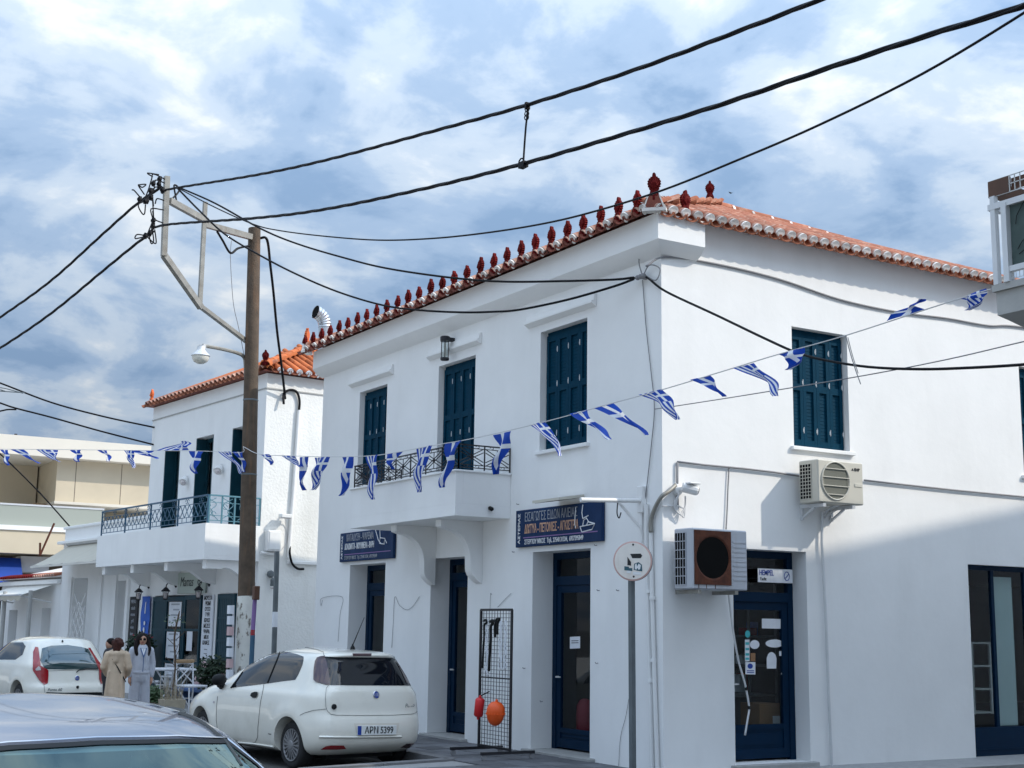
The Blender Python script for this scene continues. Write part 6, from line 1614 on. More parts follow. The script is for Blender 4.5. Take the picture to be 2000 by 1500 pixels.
z4 = lambda L: [(360+x/5.768, 1240+y/5.768) for x, y in L]
z3_ = lambda L: [(560+x/5.768, 1240+y/5.768) for x, y in L]
sw = ca.patch(z4([(515,600),(560,540),(640,430),(730,325),(820,262),(900,225),(970,200),(1050,190),(1120,190),(1200,200),(1280,222),(1345,247),(1343,290),(1330,345),(1285,450),(1250,506),(1100,524),(960,545),(740,572)]), h, 'side_window', M['car_glass'], mirror=True)
ca.line(z4([(940,545),(1000,400),(1055,265),(1075,200)]), lambda a, b: h(a, b, .007), 'window_divider', M['black_plastic'], .010)
ca.line(z4([(530,600),(600,510),(660,420)]), lambda a, b: h(a, b, .007), 'quarter_post', M['black_plastic'], .010)
rw = ca.patch(z3_([(430,246),(600,250),(840,252),(1240,258),(1300,330),(1370,430),(1420,510),(1447,572),(1200,572),(800,570),(487,566),(470,440)]), lambda a, b: h(a, b, .005), 'rear_window', M['car_glass'])
tl = ca.patch(z3_([(305,505),(308,400),(322,300),(345,258),(390,244),(432,240),(455,330),(475,450),(488,565),(440,562),(380,545),(325,530)]), lambda a, b: h(a, b, .012), 'tail_light', M['lamp_dark_red'], mirror=True)
# tailgate outline, bumper seam, door outline
ca.line(z3_([(470,572),(445,600),(436,700),(440,810),(460,860),(495,893),(560,905),(860,908),(1200,905),(1400,893),(1450,880),(1480,850)]), h)
ca.line(z3_([(430,240),(417,225),(415,195),(350,172),(240,145),(120,130)]), h)
ca.line(z3_([(440,835),(300,850),(200,880),(150,905)]), h)
ca.line(z4([(900,552),(885,640),(860,760),(845,900),(830,1050),(828,1150),(800,1210),(740,1218),(610,1200)]), h, mirror=True)
ca.line(z4([(378,690),(365,800),(362,960),(375,1060)]), h, mirror=True)
ca.line(z4([(610,1205),(800,1222),(1010,1255)]), lambda a, b: h(a, b, .012), 'sill_ridge', M['car_white'], .014)
# bumper ridge, reflectors, plate recess
ca.line(z3_([(370,1148),(560,1152),(800,1152),(1060,1150),(1290,1145)]), lambda a, b: h(a, b, .006), 'bumper_ridge', M['car_white'], .016)
ca.patch(z3_([(380,1290),(440,1252),(500,1242),(640,1242),(668,1282),(560,1290)]), lambda a, b: h(a, b, .006), 'reflector', M['lamp_red'], cuts=3)
ca.patch(z3_([(1280,1268),(1350,1225),(1480,1220),(1490,1262),(1400,1270)]), lambda a, b: h(a, b, .006), 'reflector', M['lamp_dark_red'], cuts=3)
ca.patch(z3_([(757,998),(1268,992),(1262,1040),(1232,1138),(800,1140),(770,1060)]), lambda a, b: h(a, b, .003), 'plate_recess', M['cream_trim'], cuts=3)
p00, p10, p01 = h(*z3_([(783,1130)])[0], .02), h(*z3_([(1224,1122)])[0], .02), h(*z3_([(775,1020)])[0], .02)
ux = (p10-p00); Wp = ux.length; ux.normalize(); uz = (p01-p00); uz = (uz-ux*uz.dot(ux)); Hp = .118; uz.normalize(); un = ux.cross(uz)
PF = Matrix(((ux.x,uz.x,un.x,p00.x),(ux.y,uz.y,un.y,p00.y),(ux.z,uz.z,un.z,p00.z),(0,0,0,1)))
b = MB(PF); b.cbox((0,0,-.008), (Wp,Hp,.004), .003); pl = b.build('number_plate', M['plate_white'], ca.root)
b = MB(PF); b.box((.004,.004,.0042), (Wp*.10,Hp-.004,.006)); b.build('blue_band', M['print_blue'], pl)
text('ΑΡΝ 5399', Hp*.98, M['print_black'], PF @ Matrix.Translation((Wp*.55,Hp*.48,.0055)), pl, sx=.86, bold=.001)
b = MB(PF); b.box((Wp*.50,.02,.0043), (Wp*.535,Hp-.02,.0058)); b.build('seal', M['grey_cable'], pl)
# badge, lock, script, spoiler lamp, antenna, wiper stub, handle, mirror, indicator
def badge(car, px, py, r, parent):
    p = car.hit(px, py, .004); q_ = car.hit(px+4, py, .004); v_ = car.hit(px, py-4, .004); a = (q_-p).normalized(); c_ = (v_-p).normalized(); n_ = a.cross(c_).normalized()
    if n_.dot(CAM-p) < 0: n_ = -n_
    b = MB(); b.lathe([(r,-.002),(r,.006),(r*.86,.010),(r*.80,.006)], p, 24, n_); o = b.build('badge', M['chrome'], parent)
    b = MB(); b.lathe([(r*.80,.004),(r*.80,.0075),(.002,.009)], p, 20, n_); b.build('badge_centre', M['print_blue'], o)
    BFm = Matrix(((a.x,c_.x,n_.x,p.x+n_.x*.010),(a.y,c_.y,n_.y,p.y+n_.y*.010),(a.z,c_.z,n_.z,p.z+n_.z*.010),(0,0,0,1)))
    for k in range(4): 
        b = MB(BFm); b.bar((-.030+.02*k,-.022,0),(-.026+.02*k,.022,0), .007, .003, (0,0,1)); b.build('badge_bar', M['chrome'], o)
    return a, c_, n_, p
ax_, az_, an_, ap_ = badge(ca, *z3_([(1005,675)])[0], .048, ca.root)
b = MB(); lp_ = h(*z3_([(532,810)])[0], .004); b.lathe([(.035,-.003),(.033,.012),(.01,.018)], lp_, 12, an_); b.build('tailgate_lock', M['black_plastic'], ca.root)
sp0, sp1 = h(*z3_([(1330,800)])[0], .006), h(*z3_([(1440,790)])[0], .006); sx_ = (sp1-sp0).normalized(); sn_ = an_; sz_ = sn_.cross(sx_)
text('Punto', .07, M['grey_post'], Matrix(((sx_.x,sz_.x,sn_.x,sp0.x),(sx_.y,sz_.y,sn_.y,sp0.y),(sx_.z,sz_.z,sn_.z,sp0.z),(0,0,0,1))), ca.root, name='model_script', align='LEFT', shear=.35, sx=1.0)
ca.patch(z3_([(740,212),(955,212),(950,236),(745,236)]), lambda a, b: h(a, b, .006), 'brake_light', M['lamp_dark_red'], cuts=2)
an0 = h(*z3_([(742,160)])[0], 0)
b = MB(); b.lathe([(.035,-.01),(.03,.02),(.012,.05),(.008,.07)], an0, 10); b.tube([an0+Vector((0,0,.05)), an0+Vector((.02,.05,.05))+Vector((.16,.0,.37))], [.008,.004], 6); b.build('antenna', M['black_plastic'], ca.root)
ca.patch(z4([(750,685),(765,655),(800,643),(835,645),(832,680),(815,708),(780,710)]), lambda a, b: h(a, b, .014), 'door_handle', M['black_plastic'], cuts=2)
mq = ca.F @ Vector((2.72,.82,.99))
b = MB(ca.F); b.cbox((2.62,.80,.93), (2.70,.86,.99), .01); b.bar((2.64,.80,.94),(2.60,.86,.98), .06, .08); b.sphere((2.58,.885,1.035), .105, 14, 10, (.75,1.05,.78)); b.build('wing_mirror', M['black_plastic'], ca.root, smooth=50)
b = MB(ca.F); b.cbox((2.62,-.86,.93), (2.70,-.80,.99), .01); b.sphere((2.72,-.97,1.03), .11, 14, 10, (.75,1.05,.78)); b.build('wing_mirror', M['black_plastic'], ca.root, smooth=50)
ca.patch(z4([(322,760),(335,742),(348,755),(335,775)]), lambda a, b: h(a, b, .006), 'indicator', M['lamp_clear'], cuts=1)
ca.patch(z4([(945,1108),(985,1116),(975,1124),(950,1118)]), lambda a, b: h(a, b, .004), 'scrape', M['panel_gap'], cuts=1)
ca.patch([(t_, z_) for t_, z_ in ((-.48,1.05),(.48,1.05),(.44,1.30),(-.44,1.30))], lambda a, b: ca.back(a, b, .004, True), 'windscreen', M['car_glass'])
for sg in (1,-1): ca.patch([(sg*.42,.72),(sg*.72,.74),(sg*.70,.86),(sg*.55,.84)], lambda a, b: ca.back(a, b, .006, True), 'headlight', M['lamp_clear'], cuts=2)
ca.wheels(.30, 18)

# ---- older white hatchback further up the street
hatch2 = dict(hatch); hatch2.update(wheels=(.62,3.06), z1=1.48,
  rear=[(.20,.16),(.30,.02),(.50,.0),(.62,.05),(.80,.08),(.92,.10),(1.0,.14),(1.2,.28),(1.36,.42),(1.42,.52),(1.45,.80),(1.48,1.4)],
  front=[(.20,3.65),(.30,3.79),(.45,3.83),(.58,3.81),(.68,3.75),(.78,3.58),(.88,3.32),(.96,3.05),(1.0,2.92),(1.05,2.80),(1.2,2.48),(1.34,2.12),(1.40,1.9),(1.44,1.70),(1.48,1.42)],
  wid=[(.20,.73),(.26,.79),(.40,.82),(.60,.83),(.78,.825),(.92,.81),(1.0,.785),(1.2,.71),(1.34,.645),(1.39,.60),(1.43,.50),(1.46,.36),(1.48,.03)])
cb2 = Car('parked_car', 'older white hatchback with tall red tail lights parked far left', -3.36, 14.1, .13, hatch2, z=.03)
h2 = cb2.hit
zz2 = lambda L: [(x/3.774, 1250+y/3.774) for x, y in L]
cb2.patch(zz2([(310,62),(380,42),(500,38),(600,52),(648,66),(690,140),(725,210),(640,215),(480,218),(330,214),(296,150)]), lambda a, b: h2(a, b, .005), 'rear_window', M['car_glass_teal'])
cb2.patch(zz2([(246,90),(262,52),(282,55),(290,110),(300,190),(355,222),(356,260),(352,320),(325,332),(290,300),(262,255),(243,225)]), lambda a, b: h2(a, b, .012), 'tail_light', M['lamp_red'], cuts=3)
cb2.patch(zz2([(648,60),(664,60),(700,120),(748,190),(768,215),(770,270),(762,322),(740,325),(730,290),(726,215),(690,130)]), lambda a, b: h2(a, b, .012), 'tail_light', M['lamp_red'], cuts=3)
cb2.patch(zz2([(262,215),(285,195),(298,205),(300,222),(268,226)]), lambda a, b: h2(a, b, .018), 'reversing_light', M['lamp_clear'], cuts=2)
cb2.patch([(.95,1.02),(2.55,.98),(1.95,1.33),(1.0,1.35),(.75,1.28),(.70,1.12)], lambda a, b: cb2.side(a, b, 1), 'side_window', M['car_glass'], mirror=True)
cb2.line(zz2([(325,335),(330,385)]), h2); cb2.line(zz2([(355,228),(480,224),(640,220),(728,224)]), h2, r=.003)
cb2.patch(zz2([(340,385),(460,388),(780,384),(790,410),(460,425),(330,420)]), lambda a, b: h2(a, b, .01), 'bumper_strip', M['black_plastic'], cuts=3)
cb2.line(zz2([(560,240),(580,222),(640,212),(720,216)]), lambda a, b: h2(a, b, .02), 'rear_wiper', M['black_plastic'], .010, parent=cb2.root)
badge(cb2, *zz2([(568,282)])[0], .048, cb2.root)
p_ = h2(*zz2([(572,348)])[0], .004); b = MB(); b.sphere(p_, .03, 10, 6); b.build('tailgate_lock', M['black_plastic'], cb2.root)
sp0, sp1 = h2(*zz2([(350,368)])[0], .006), h2(*zz2([(450,366)])[0], .006)
if sp0 and sp1:
    sx_ = (sp1-sp0).normalized(); sn_ = sx_.cross(Vector((0,0,1))).normalized(); sz_ = sn_.cross(sx_) if sn_.dot(CAM-sp0) > 0 else (-sn_).cross(sx_); sn_ = sx_.cross(sz_)
    text('Punto 60', .075, M['grey_post'], Matrix(((sx_.x,sz_.x,sn_.x,sp0.x),(sx_.y,sz_.y,sn_.y,sp0.y),(sx_.z,sz_.z,sn_.z,sp0.z),(0,0,0,1))), cb2.root, name='model_script', align='LEFT', shear=.2)
p_ = h2(122,1254, 0); b = MB(); b.lathe([(.02,0),(.012,.04)], p_, 8); b.build('antenna_base', M['black_plastic'], cb2.root)
cb2.wheels(.29, 10)

# ---- silver saloon in the foreground: only its roof and windscreen reach into the picture
FC = CAM+ray(196,1428)*5.0
sal = dict(z0=.22, z1=1.50, paint=M['car_silver'], arch=.36, wheels=(.90,3.62), track=.80,
  rear=[(.22,.15),(.35,.02),(.6,.0),(.85,.03),(.95,.10),(1.0,.55),(1.05,.75),(1.2,1.0),(1.33,1.22),(1.42,1.40),(1.455,1.52),(1.48,1.62),(1.50,1.72)],
  front=[(.22,4.45),(.35,4.56),(.55,4.58),(.70,4.50),(.80,4.25),(.90,3.85),(.97,3.55),(1.0,3.45),(1.05,3.36),(1.2,3.05),(1.33,2.74),(1.375,2.62),(1.42,2.44),(1.45,2.24),(1.48,1.98),(1.50,1.78)],
  wid=[(.22,.76),(.35,.86),(.6,.885),(.85,.88),(.95,.86),(1.0,.86),(1.2,.775),(1.33,.70),(1.38,.655),(1.43,.585),(1.46,.49),(1.485,.34),(1.50,.05)],
  sq=[(.2,5),(.9,5),(1.05,4.2),(1.4,3.4),(1.50,2.4)], nose=.10, tail=.06)
HD = math.pi+.10
dF = Vector((-math.sin(HD), math.cos(HD), 0))
o0 = Vector((FC.x, FC.y, 0))-dF*2.66
cs = Car('parked_car', 'silver grey saloon in the near left corner, only roof and windscreen showing', o0.x, o0.y, HD, sal)
SLOT = [(-.66,1.02),(.66,1.02),(.64,1.15),(.61,1.26),(.55,1.345),(.32,1.36),(0,1.365),(-.32,1.36),(-.55,1.345),(-.61,1.26),(-.64,1.15)]
fw = lambda a, b: cs.back(a, b, .005, True)
bm = bmesh.new(); bm.from_mesh(cs.body.data); Fi = cs.F.inverted(); Wr = WM[cs.root.name]; kill = []
for f in bm.faces:
    p = Fi @ (Wr @ f.calc_center_median())
    if p.x > 2.4 and 1.04 < p.z < 1.335 and abs(p.y) < .54 and f.normal.length > 0: kill.append(f)
bmesh.ops.delete(bm, geom=kill, context='FACES'); bm.to_mesh(cs.body.data); bm.free()
frit = cs.patch(SLOT, fw, 'windscreen', M['glass_car'], cuts=6)
def ring_patch(inner, outer):
    b = MB(); n = len(inner); vs = []
    for I, O in zip(inner, outer):
        for k in range(5):
            t = k/4; vs.append(cs.back(I[0]+(O[0]-I[0])*t, I[1]+(O[1]-I[1])*t, .008, True))
    for i in range(n):
        j = (i+1) % n
        for k in range(4): b.f.append((i*5+k, i*5+k+1, j*5+k+1, j*5+k))
    b.v = vs; b.build('windscreen_border', M['black_plastic'], cs.root, smooth=True)
def dens(P, k=5): return [(a+(c-a)*i/k, b+(d-b)*i/k) for (a, b), (c, d) in zip(P, P[1:]+P[:1]) for i in range(k)]
INN = [(a*.965, b-(.012 if b > 1.3 else 0)+(.02 if b < 1.05 else 0)) for a, b in SLOT]
ring_patch(dens(INN), dens(SLOT))
cs.line([(.66,1.02),(.64,1.15),(.61,1.26),(.555,1.348),(.32,1.368),(0,1.374),(-.32,1.368),(-.555,1.348),(-.61,1.26),(-.64,1.15),(-.66,1.02)], lambda a, b: cs.back(a, b, .006, True), 'windscreen_trim', M['chrome'], .006)
cs.line([(1.5,1.40),(1.9,1.43),(2.25,1.43),(2.5,1.37),(2.8,1.27)], lambda a, b: cs.side(a, b, 1, .004), r=.008, mirror=True)
cs.patch([(1.15,1.02),(3.15,1.02),(2.68,1.26),(2.45,1.32),(1.9,1.34),(1.5,1.30)], lambda a, b: cs.side(a, b, 1), 'side_window', M['car_glass'], mirror=True)
cs.patch([(-.50,1.08),(.50,1.08),(.44,1.30),(-.44,1.30)], lambda a, b: cs.back(a, b, .004), 'rear_window', M['car_glass'])
for t_ in (-.36,.36):
    b = MB(cs.F); b.cbox((1.95,t_-.24,.45), (2.10,t_+.24,1.05), .05); b.cbox((1.96,t_-.13,1.08), (2.06,t_+.13,1.25), .04); b.cbox((2.12,t_-.25,.42), (2.6,t_+.25,.56), .05); b.build('seat', M['seat_cloth'], cs.root)
b = MB(cs.F); b.cbox((2.85,-.62,.70), (3.3,.62,.97), .05); b.build('dashboard', M['seat_cloth'], cs.root)
b = MB(cs.F); b.cbox((2.60,-.14,1.26), (2.63,.14,1.33), .02); b.build('rear_view_mirror', M['black_plastic'], cs.root)
cs.wheels(.31, 10)
# ================================================================== street sign with the round plate
zs_ = at(1236,1532,'z',GZ)
SX = zs_.x
t = thing('round_sign', 'pale round sign with black arrow strokes and stickers on a dark post', 'sign', (zs_.x, zs_.y, GZ))
top = at(1234,1120,'x',SX)
b = MB(); b.bar((zs_.x,zs_.y,GZ-.02), (top.x,top.y+.01,top.z+.25), .062, .05, (1,0,0)); b.build('post', M['grey_post'], t)
cc = at(1236,1096,'x',SX-.06); nrm = Vector((-.72,-.69,0)); ux = Vector((.69,-.72,0)); rad = 38.5/FPX*(cc-CAM).dot(_f)
b = MB(); b.lathe([(rad,-.035),(rad,.012)], cc, 40, nrm); b.build('rim', M['grey_post'], t, smooth=40)
b = MB(); b.lathe([(rad,.0122),(rad*.94,.0168),(rad*.90,.0168)], cc, 40, nrm); b.build('red_border', M['sign_rim'], t, fix=False)
b = MB(); b.lathe([(rad*.93,.0125),(rad*.92,.0185),(.002,.019)], cc, 40, nrm); b.build('face', M['sign_face'], t)
SF = Matrix(((ux.x,0,nrm.x,cc.x+nrm.x*.0205),(ux.y,0,nrm.y,cc.y+nrm.y*.0205),(0,1,0,cc.z),(0,0,0,1)))
def sp_(px, py): 
    q = atp(px, py, cc, nrm); d = q-cc; return d.dot(ux), d.z
def flat(poly, m, nm='printed_mark', o=0):
    b = MB(SF); b.add([(x, y, o) for x, y in poly], [tuple(range(len(poly)))]); b.build(nm, M[m], t, fix=False)
q5 = lambda L: [sp_(1160+x/5, 960+y/5) for x, y in L]
flat(q5([(357,610),(460,607),(476,628),(460,652),(378,652)]), 'print_black'); flat(q5([(330,638),(366,690),(366,725),(330,720)]), 'print_black')
flat(q5([(300,730),(345,735),(345,748),(378,748),(378,778),(300,770)]), 'graffiti_blue', 'sticker', .001)
flat(q5([(396,705),(440,690),(472,715),(475,780),(430,775),(392,765)]), 'graffiti_blue', 'sticker', .001)
flat(q5([(405,715),(418,700),(425,735),(440,705),(462,720),(455,760),(437,765),(430,745),(415,768),(402,750)]), 'print_white', 'sticker', .002)
flat(q5([(322,772),(365,776),(368,800),(324,796)]), 'print_white', 'sticker', .002); flat(q5([(385,785),(465,790),(462,815),(388,812)]), 'print_white', 'sticker', .002)
for px, py in ((386,520),(392,832)): flat([(sp_(1160+px/5,960+py/5)[0]+.012*math.cos(k), sp_(1160+px/5,960+py/5)[1]+.012*math.sin(k)) for k in range(6)], 'print_black', 'bolt', .001)
# ================================================================== display rack with buoys
ft = at(1000,1470,'z',GZ+.10); RX = ft.x
t = thing('display_rack', 'black wire grid display rack on castors beside the middle shop door', 'rack', (RX, at(968,1460,'x',RX).y, GZ))
tl_, tr_, br_, bl_ = at(938,1191,'x',RX), at(997,1191,'x',RX), at(999,1466,'x',RX), at(937,1457,'x',RX)
ya_, yb2 = (tl_.y+bl_.y)/2, (tr_.y+br_.y)/2; z_t = (tl_.z+tr_.z)/2; z_b = GZ+.13
b = MB()
for y_ in (ya_, yb2): b.bar((RX,y_,z_b-.03), (RX,y_,z_t), .028, .028, (1,0,0))
b.bar((RX,ya_,z_t),(RX,yb2,z_t), .03, .03); b.bar((RX,ya_,z_b),(RX,yb2,z_b), .03, .03); b.bar((RX,ya_,lerp(z_b,z_t,.50)),(RX,yb2,lerp(z_b,z_t,.50)), .014, .018); b.build('frame', M['black_iron'], t)
b = MB(); ny, nzr = 11, 34
for k in range(1, ny): y_ = lerp(ya_,yb2,k/ny); b.bar((RX,y_,z_b),(RX,y_,z_t), .0055, .0055)
for k in range(1, nzr): z_ = lerp(z_b,z_t,k/nzr); b.bar((RX,ya_,z_),(RX,yb2,z_), .0055, .0055)
b.build('wire_grid', M['black_iron'], t)
for y_ in (ya_, yb2):
    b = MB(); b.bar((RX-.42,y_,z_b-.035),(RX+.36,y_,z_b-.035), .04, .035); b.build('foot', M['black_iron'], t)
    for s in (-.38,.33):
        b = MB(); b.lathe([(.035,-.012),(.038,0),(.035,.012)], (RX+s,y_,GZ+.046), 12, (0,1,0)); b.bar((RX+s,y_,GZ+.05),(RX+s,y_,z_b-.05), .02, .02); b.build('castor', M['grey_cable'], t)
def strap(pts, r, m, lab, nm='strap', cat='strap', grp=None):
    b = MB(); b.tube(spline([at(x,y,'x',RX-.03) for x, y in pts],6), r, 6); return info(b.build(nm, m, smooth=True), lab, cat, grp)
rp = lambda L: [(860+x/4.41, 1160+y/4.41) for x, y in L]
strap(rp([(375,230),(395,225),(398,250),(378,270),(378,360),(370,480),(364,640)]), .016, M['black_plastic'], 'long black strap hanging leftmost on the display rack')
strap(rp([(430,240),(450,230),(452,255),(436,280),(434,400),(425,520),(418,665)]), .020, M['black_plastic'], 'long thick black strap second from left on the rack')
strap(rp([(462,230),(478,240),(470,290),(472,372)]), .020, M['black_plastic'], 'short black strap in the middle of the rack top')
strap(rp([(485,220),(508,215),(492,260),(490,350)]), .020, M['black_plastic'], 'short black strap right of the rack middle')
random.seed(9)
for k, (x, lab) in enumerate(((402,'pale net cord bundle between the two long black straps'),(520,'pale net cord bundle right of the short black straps'),(560,'pale net cord bundle at the right edge of the rack'))):
    b = MB()
    for j in range(4):
        P = [(x+random.uniform(-14,14)+6*math.sin(i*1.3+j), 225+i*(430/9)+random.uniform(-6,6)) for i in range(10 if k else 11)]
        b.tube(spline([at(*q,'x',RX-.02) for q in rp(P)],3), .006, 4)
    info(b.build('net_cord', M['paper'], smooth=True), lab, 'net')
oc = at(968,1392,'x',RX-.14)
t = thing('orange_buoy', 'round orange fender buoy hanging low on the display rack', 'buoy', oc)
b = MB(); rr_ = 18.2/FPX*(oc-CAM).dot(_f)
b.lathe([(rr_*r_, rr_*z_) for r_, z_ in ((.10,-1.42),(.30,-1.36),(.62,-1.12),(.88,-.66),(1.0,-.1),(.98,.38),(.82,.80),(.55,1.06),(.28,1.16),(.16,1.20),(.15,1.42),(.08,1.46))], oc, 28, (-.05,-.22,1)); b.build('float', M['buoy_orange'], t, smooth=60)
b = MB()
for k in range(20):
    a = 2*math.pi*k/20; c_, s_ = math.cos(a), math.sin(a); b.tube([oc+Vector((c_*rr_*.97,s_*rr_*.97,-.02)), oc+Vector((c_*rr_*1.02,s_*rr_*1.02,.0))], [.012,.004], 5)
info(b.build('seam', M['buoy_orange'], t))
rc = at(936,1381,'x',RX-.12); rl = 20/FPX*(rc-CAM).dot(_f)
t = thing('red_buoy', 'slim red cylindrical fender buoy hanging at left of the display rack', 'buoy', rc)
b = MB(); b.lathe([(rl*r_, rl*z_) for r_, z_ in ((.10,-1.22),(.14,-1.10),(.14,-.98),(.30,-.94),(.46,-.80),(.46,.72),(.34,.86),(.14,.92),(.14,1.06),(.10,1.14))], rc, 20, (.0,-.18,1)); b.build('float', M['buoy_red'], t, smooth=50)
b = MB(); b.tube([rc+Vector((0,-.04,rl*1.1)), Vector((RX,rc.y-.05,rc.z+rl*1.5))], .008, 5); b.build('cord', M['black_cable'], t)
# ================================================================== inside the shops, seen through the panes
random.seed(4)
def shelf(name, lab, x0, y0, x1, y1, z0, z1, n, m):
    t = thing(name, lab, 'shelves', ((x0+x1)/2,(y0+y1)/2,z0)); b = MB()
    for k in range(n+1): zz = lerp(z0,z1,k/n); b.box((x0,y0,zz-.012), (x1,y1,zz+.012))
    for x in (x0+.012,x1-.012):
        for y in (y0+.012,y1-.012): b.box((x-.015,y-.015,z0-.02), (x+.015,y+.015,z1+.01))
    b.build('frame', m, t); return t
sh1 = shelf('wall_shelves', 'dim grey shelves of tackle inside the right front door', 2.2,1.0,2.7,3.4,GZ+.04,2.5,6,M['shelf_grey'])
sh2 = shelf('wall_shelves', 'dim grey shelves inside the middle front door', 3.5,4.3,3.9,6.8,GZ+.04,2.5,5,M['shelf_grey'])
sh3 = shelf('white_rack', 'white slotted rack inside the big side street window', at(1900,1320,'y',.9).x,.9,at(1937,1320,'y',.9).x,1.25,at(1915,1392,'y',.9).z,at(1915,1256,'y',.9).z,3,M['print_white'])
def goods(x0, y0, x1, y1, zs, n, lab, cols, grp):
    for k in range(n):
        x, y, z = random.uniform(x0,x1), random.uniform(y0,y1), random.choice(zs); s = random.uniform(.05,.10); hgt = random.uniform(.10,.28)
        b = MB(); b.cbox((x-s,y-s,z+.013), (x+s,y+s,z+.013+hgt), .01); info(b.build('goods_box', M[random.choice(cols)]), lab, 'box', grp)
zs1_ = [lerp(GZ+.04,2.5,k/6) for k in range(6)]
goods(2.3,1.1,2.6,3.3,zs1_,16,'dim packet on the shelves behind the right front door',['paper','print_blue','lamp_red','black_plastic','cushion_blue'],'packets on the right shelves')
goods(3.6,4.4,3.8,6.7,[lerp(GZ+.04,2.5,k/5) for k in range(5)],14,'dim packet on the shelves behind the middle front door',['paper','rail_blue','beige_wall','black_plastic','leaf'],'packets on the middle shelves')
c0 = at(1503,1442,'y',.62)
t = thing('cardboard_box', 'tall cardboard box with white label inside the side street door', 'box', (c0.x,.7,GZ+.06))
zt_ = at(1503,1374,'y',.62).z; xa, xb2 = at(1484,1400,'y',.62).x, at(1524,1400,'y',.62).x
b = MB(); b.cbox((xa,.62,GZ+.06), (xb2,1.0,zt_), .008); b.build('carton', M['cardboard'], t)
la, lb = at(1510,1434,'y',.618), at(1523,1398,'y',.618); b = MB(); b.box((la.x,.616,la.z), (lb.x,.6195,lb.z)); b.build('printed_label', M['paper'], t)
b = MB(); b.cbox((1.2,.9,.95), (2.2,1.3,1.0), .01); b.box((1.25,.95,GZ+.06), (1.3,1.25,.95)); b.box((2.1,.95,GZ+.06), (2.15,1.25,.95)); info(b.build('counter', M['shelf_grey']), 'dim counter inside the side street door', 'counter')
rd = at(1142,1385,'x',.75); b = MB(); b.lathe([(.02,-.42),(.11,-.40),(.12,-.1),(.11,.05),(.07,.12),(.03,.14)], rd, 14); info(b.build('red_canister', M['flower_red'], smooth=50), 'dim red canister standing inside the right front door', 'canister')
# ================================================================== café terrace
def pt(px, py, z=GZ): return at(px, py, 'z', z)
def chair(loc, rz, lab, bar=False):
    t = thing('bistro_chair', lab, 'chair', loc, rz, 'white crossed back chairs on the café terrace'); F = WM[t.name]
    hs_ = .46; hb_ = .92
    b = MB(F); b.cbox((-.22,-.22,hs_-.02), (.22,.22,hs_+.02), .012); b.build('seat', M['chair_white'], t)
    for x in (-.20,.20):
        b = MB(F); b.tube(spline([(x,-.22,0),(x,-.20,hs_),(x*1.0,-.25,hb_)],4), .016, 6); b.build('leg', M['chair_white'], t)
        b = MB(F); b.tube([(x,.22,0),(x,.19,hs_)], .016, 6); b.build('leg', M['chair_white'], t)
    b = MB(F); b.tube(spline([(-.20,-.24,.86),(0,-.28,.88),(.20,-.24,.86)],4), .012, 6); b.tube([(-.20,-.22,.52),(.20,-.25,.84)], .012, 6); b.tube([(.20,-.22,.52),(-.20,-.25,.84)], .012, 6); b.tube([(-.20,.20,.22),(.20,.20,.22)], .010, 6); b.tube([(-.20,-.21,.22),(.20,-.21,.22)], .010, 6); b.build('cross_back', M['chair_white'], t)
    b = MB(F); b.cbox((-.24,-.28,hb_-.04), (.24,-.23,hb_+.03), .014); b.build('top_rail', M['chair_wood'] if bar else M['chair_white'], t)
    return t
chair(pt(371,1388), R(200), 'white cross backed chair with wooden top rail nearest the street', True)
chair(pt(330,1368)+Vector((.4,1.0,0)), R(20), 'white chair behind the table left of the café door')
chair(pt(400,1372)+Vector((.3,.8,0)), R(140), 'white chair half hidden behind the wooden railed chair')
chair(pt(292,1378)+Vector((.0,.2,0)), R(250), 'white chair seen behind the woman in grey')
tb = pt(322,1385)+Vector((.2,.5,0))
t = thing('cafe_table', 'white square café table with crossed legs before the menus', 'table', tb)
b = MB(); b.cbox(tuple(tb+Vector((-.42,-.42,.72))), tuple(tb+Vector((.42,.42,.76))), .012); b.build('table_top', M['chair_white'], t)
for s in (-1,1):
    for k in (-1,1):
        b = MB(); b.tube([tb+Vector((.36*s,.32*k,0)), tb+Vector((.10*s,.32*k,.36)), tb+Vector((.34*s,.32*k,.72))], .016, 6); b.build('leg', M['chair_white'], t)
b = MB(); b.tube([tb+Vector((.0,-.32,.40)), tb+Vector((0,.32,.40))], .014, 6); b.tube([tb+Vector((-.36,-.32,.45)), tb+Vector((.36,-.32,.45))], .012, 6); b.build('stretcher', M['chair_white'], t)
# bench with cushions under the right shutter
bn = F2 @ Vector((-.45,1.35,GZ))
t = thing('wall_bench', 'low blue wall bench under the café shutter', 'bench', bn, A2)
b = MB(F2); b.cbox((-.75,.55,.42), (-.10,2.3,.48), .01); b.build('seat', M['cushion_blue'], t)
for u in (.7, 2.15): b = MB(F2); b.box((-.7,u-.04,GZ), (-.15,u+.04,.42)); b.build('leg', M['cushion_blue'], t)
def cushion(c, sc, rz, m, lab, tilt=.35):
    b = MB(Matrix.Translation(c) @ Matrix.Rotation(rz, 4, 'Z') @ Matrix.Rotation(tilt, 4, 'Y'))
    n = 8
    def fn(s):
        return lambda u, v: ((s*.07*(math.sin(math.pi*u)*math.sin(math.pi*v))**.5), (u-.5)*sc[0], (v-.5)*sc[1])
    b.grid(fn(1), n, n); b.grid(fn(-1), n, n)
    o = b.build('cushion', M[m], smooth=True); info(o, lab, 'cushion', 'cushions on the café bench')
cushion(F2 @ Vector((-.30,1.75,.76)), (.62,.55), A2, 'cushion_pink', 'larger pink cushion on the café bench')
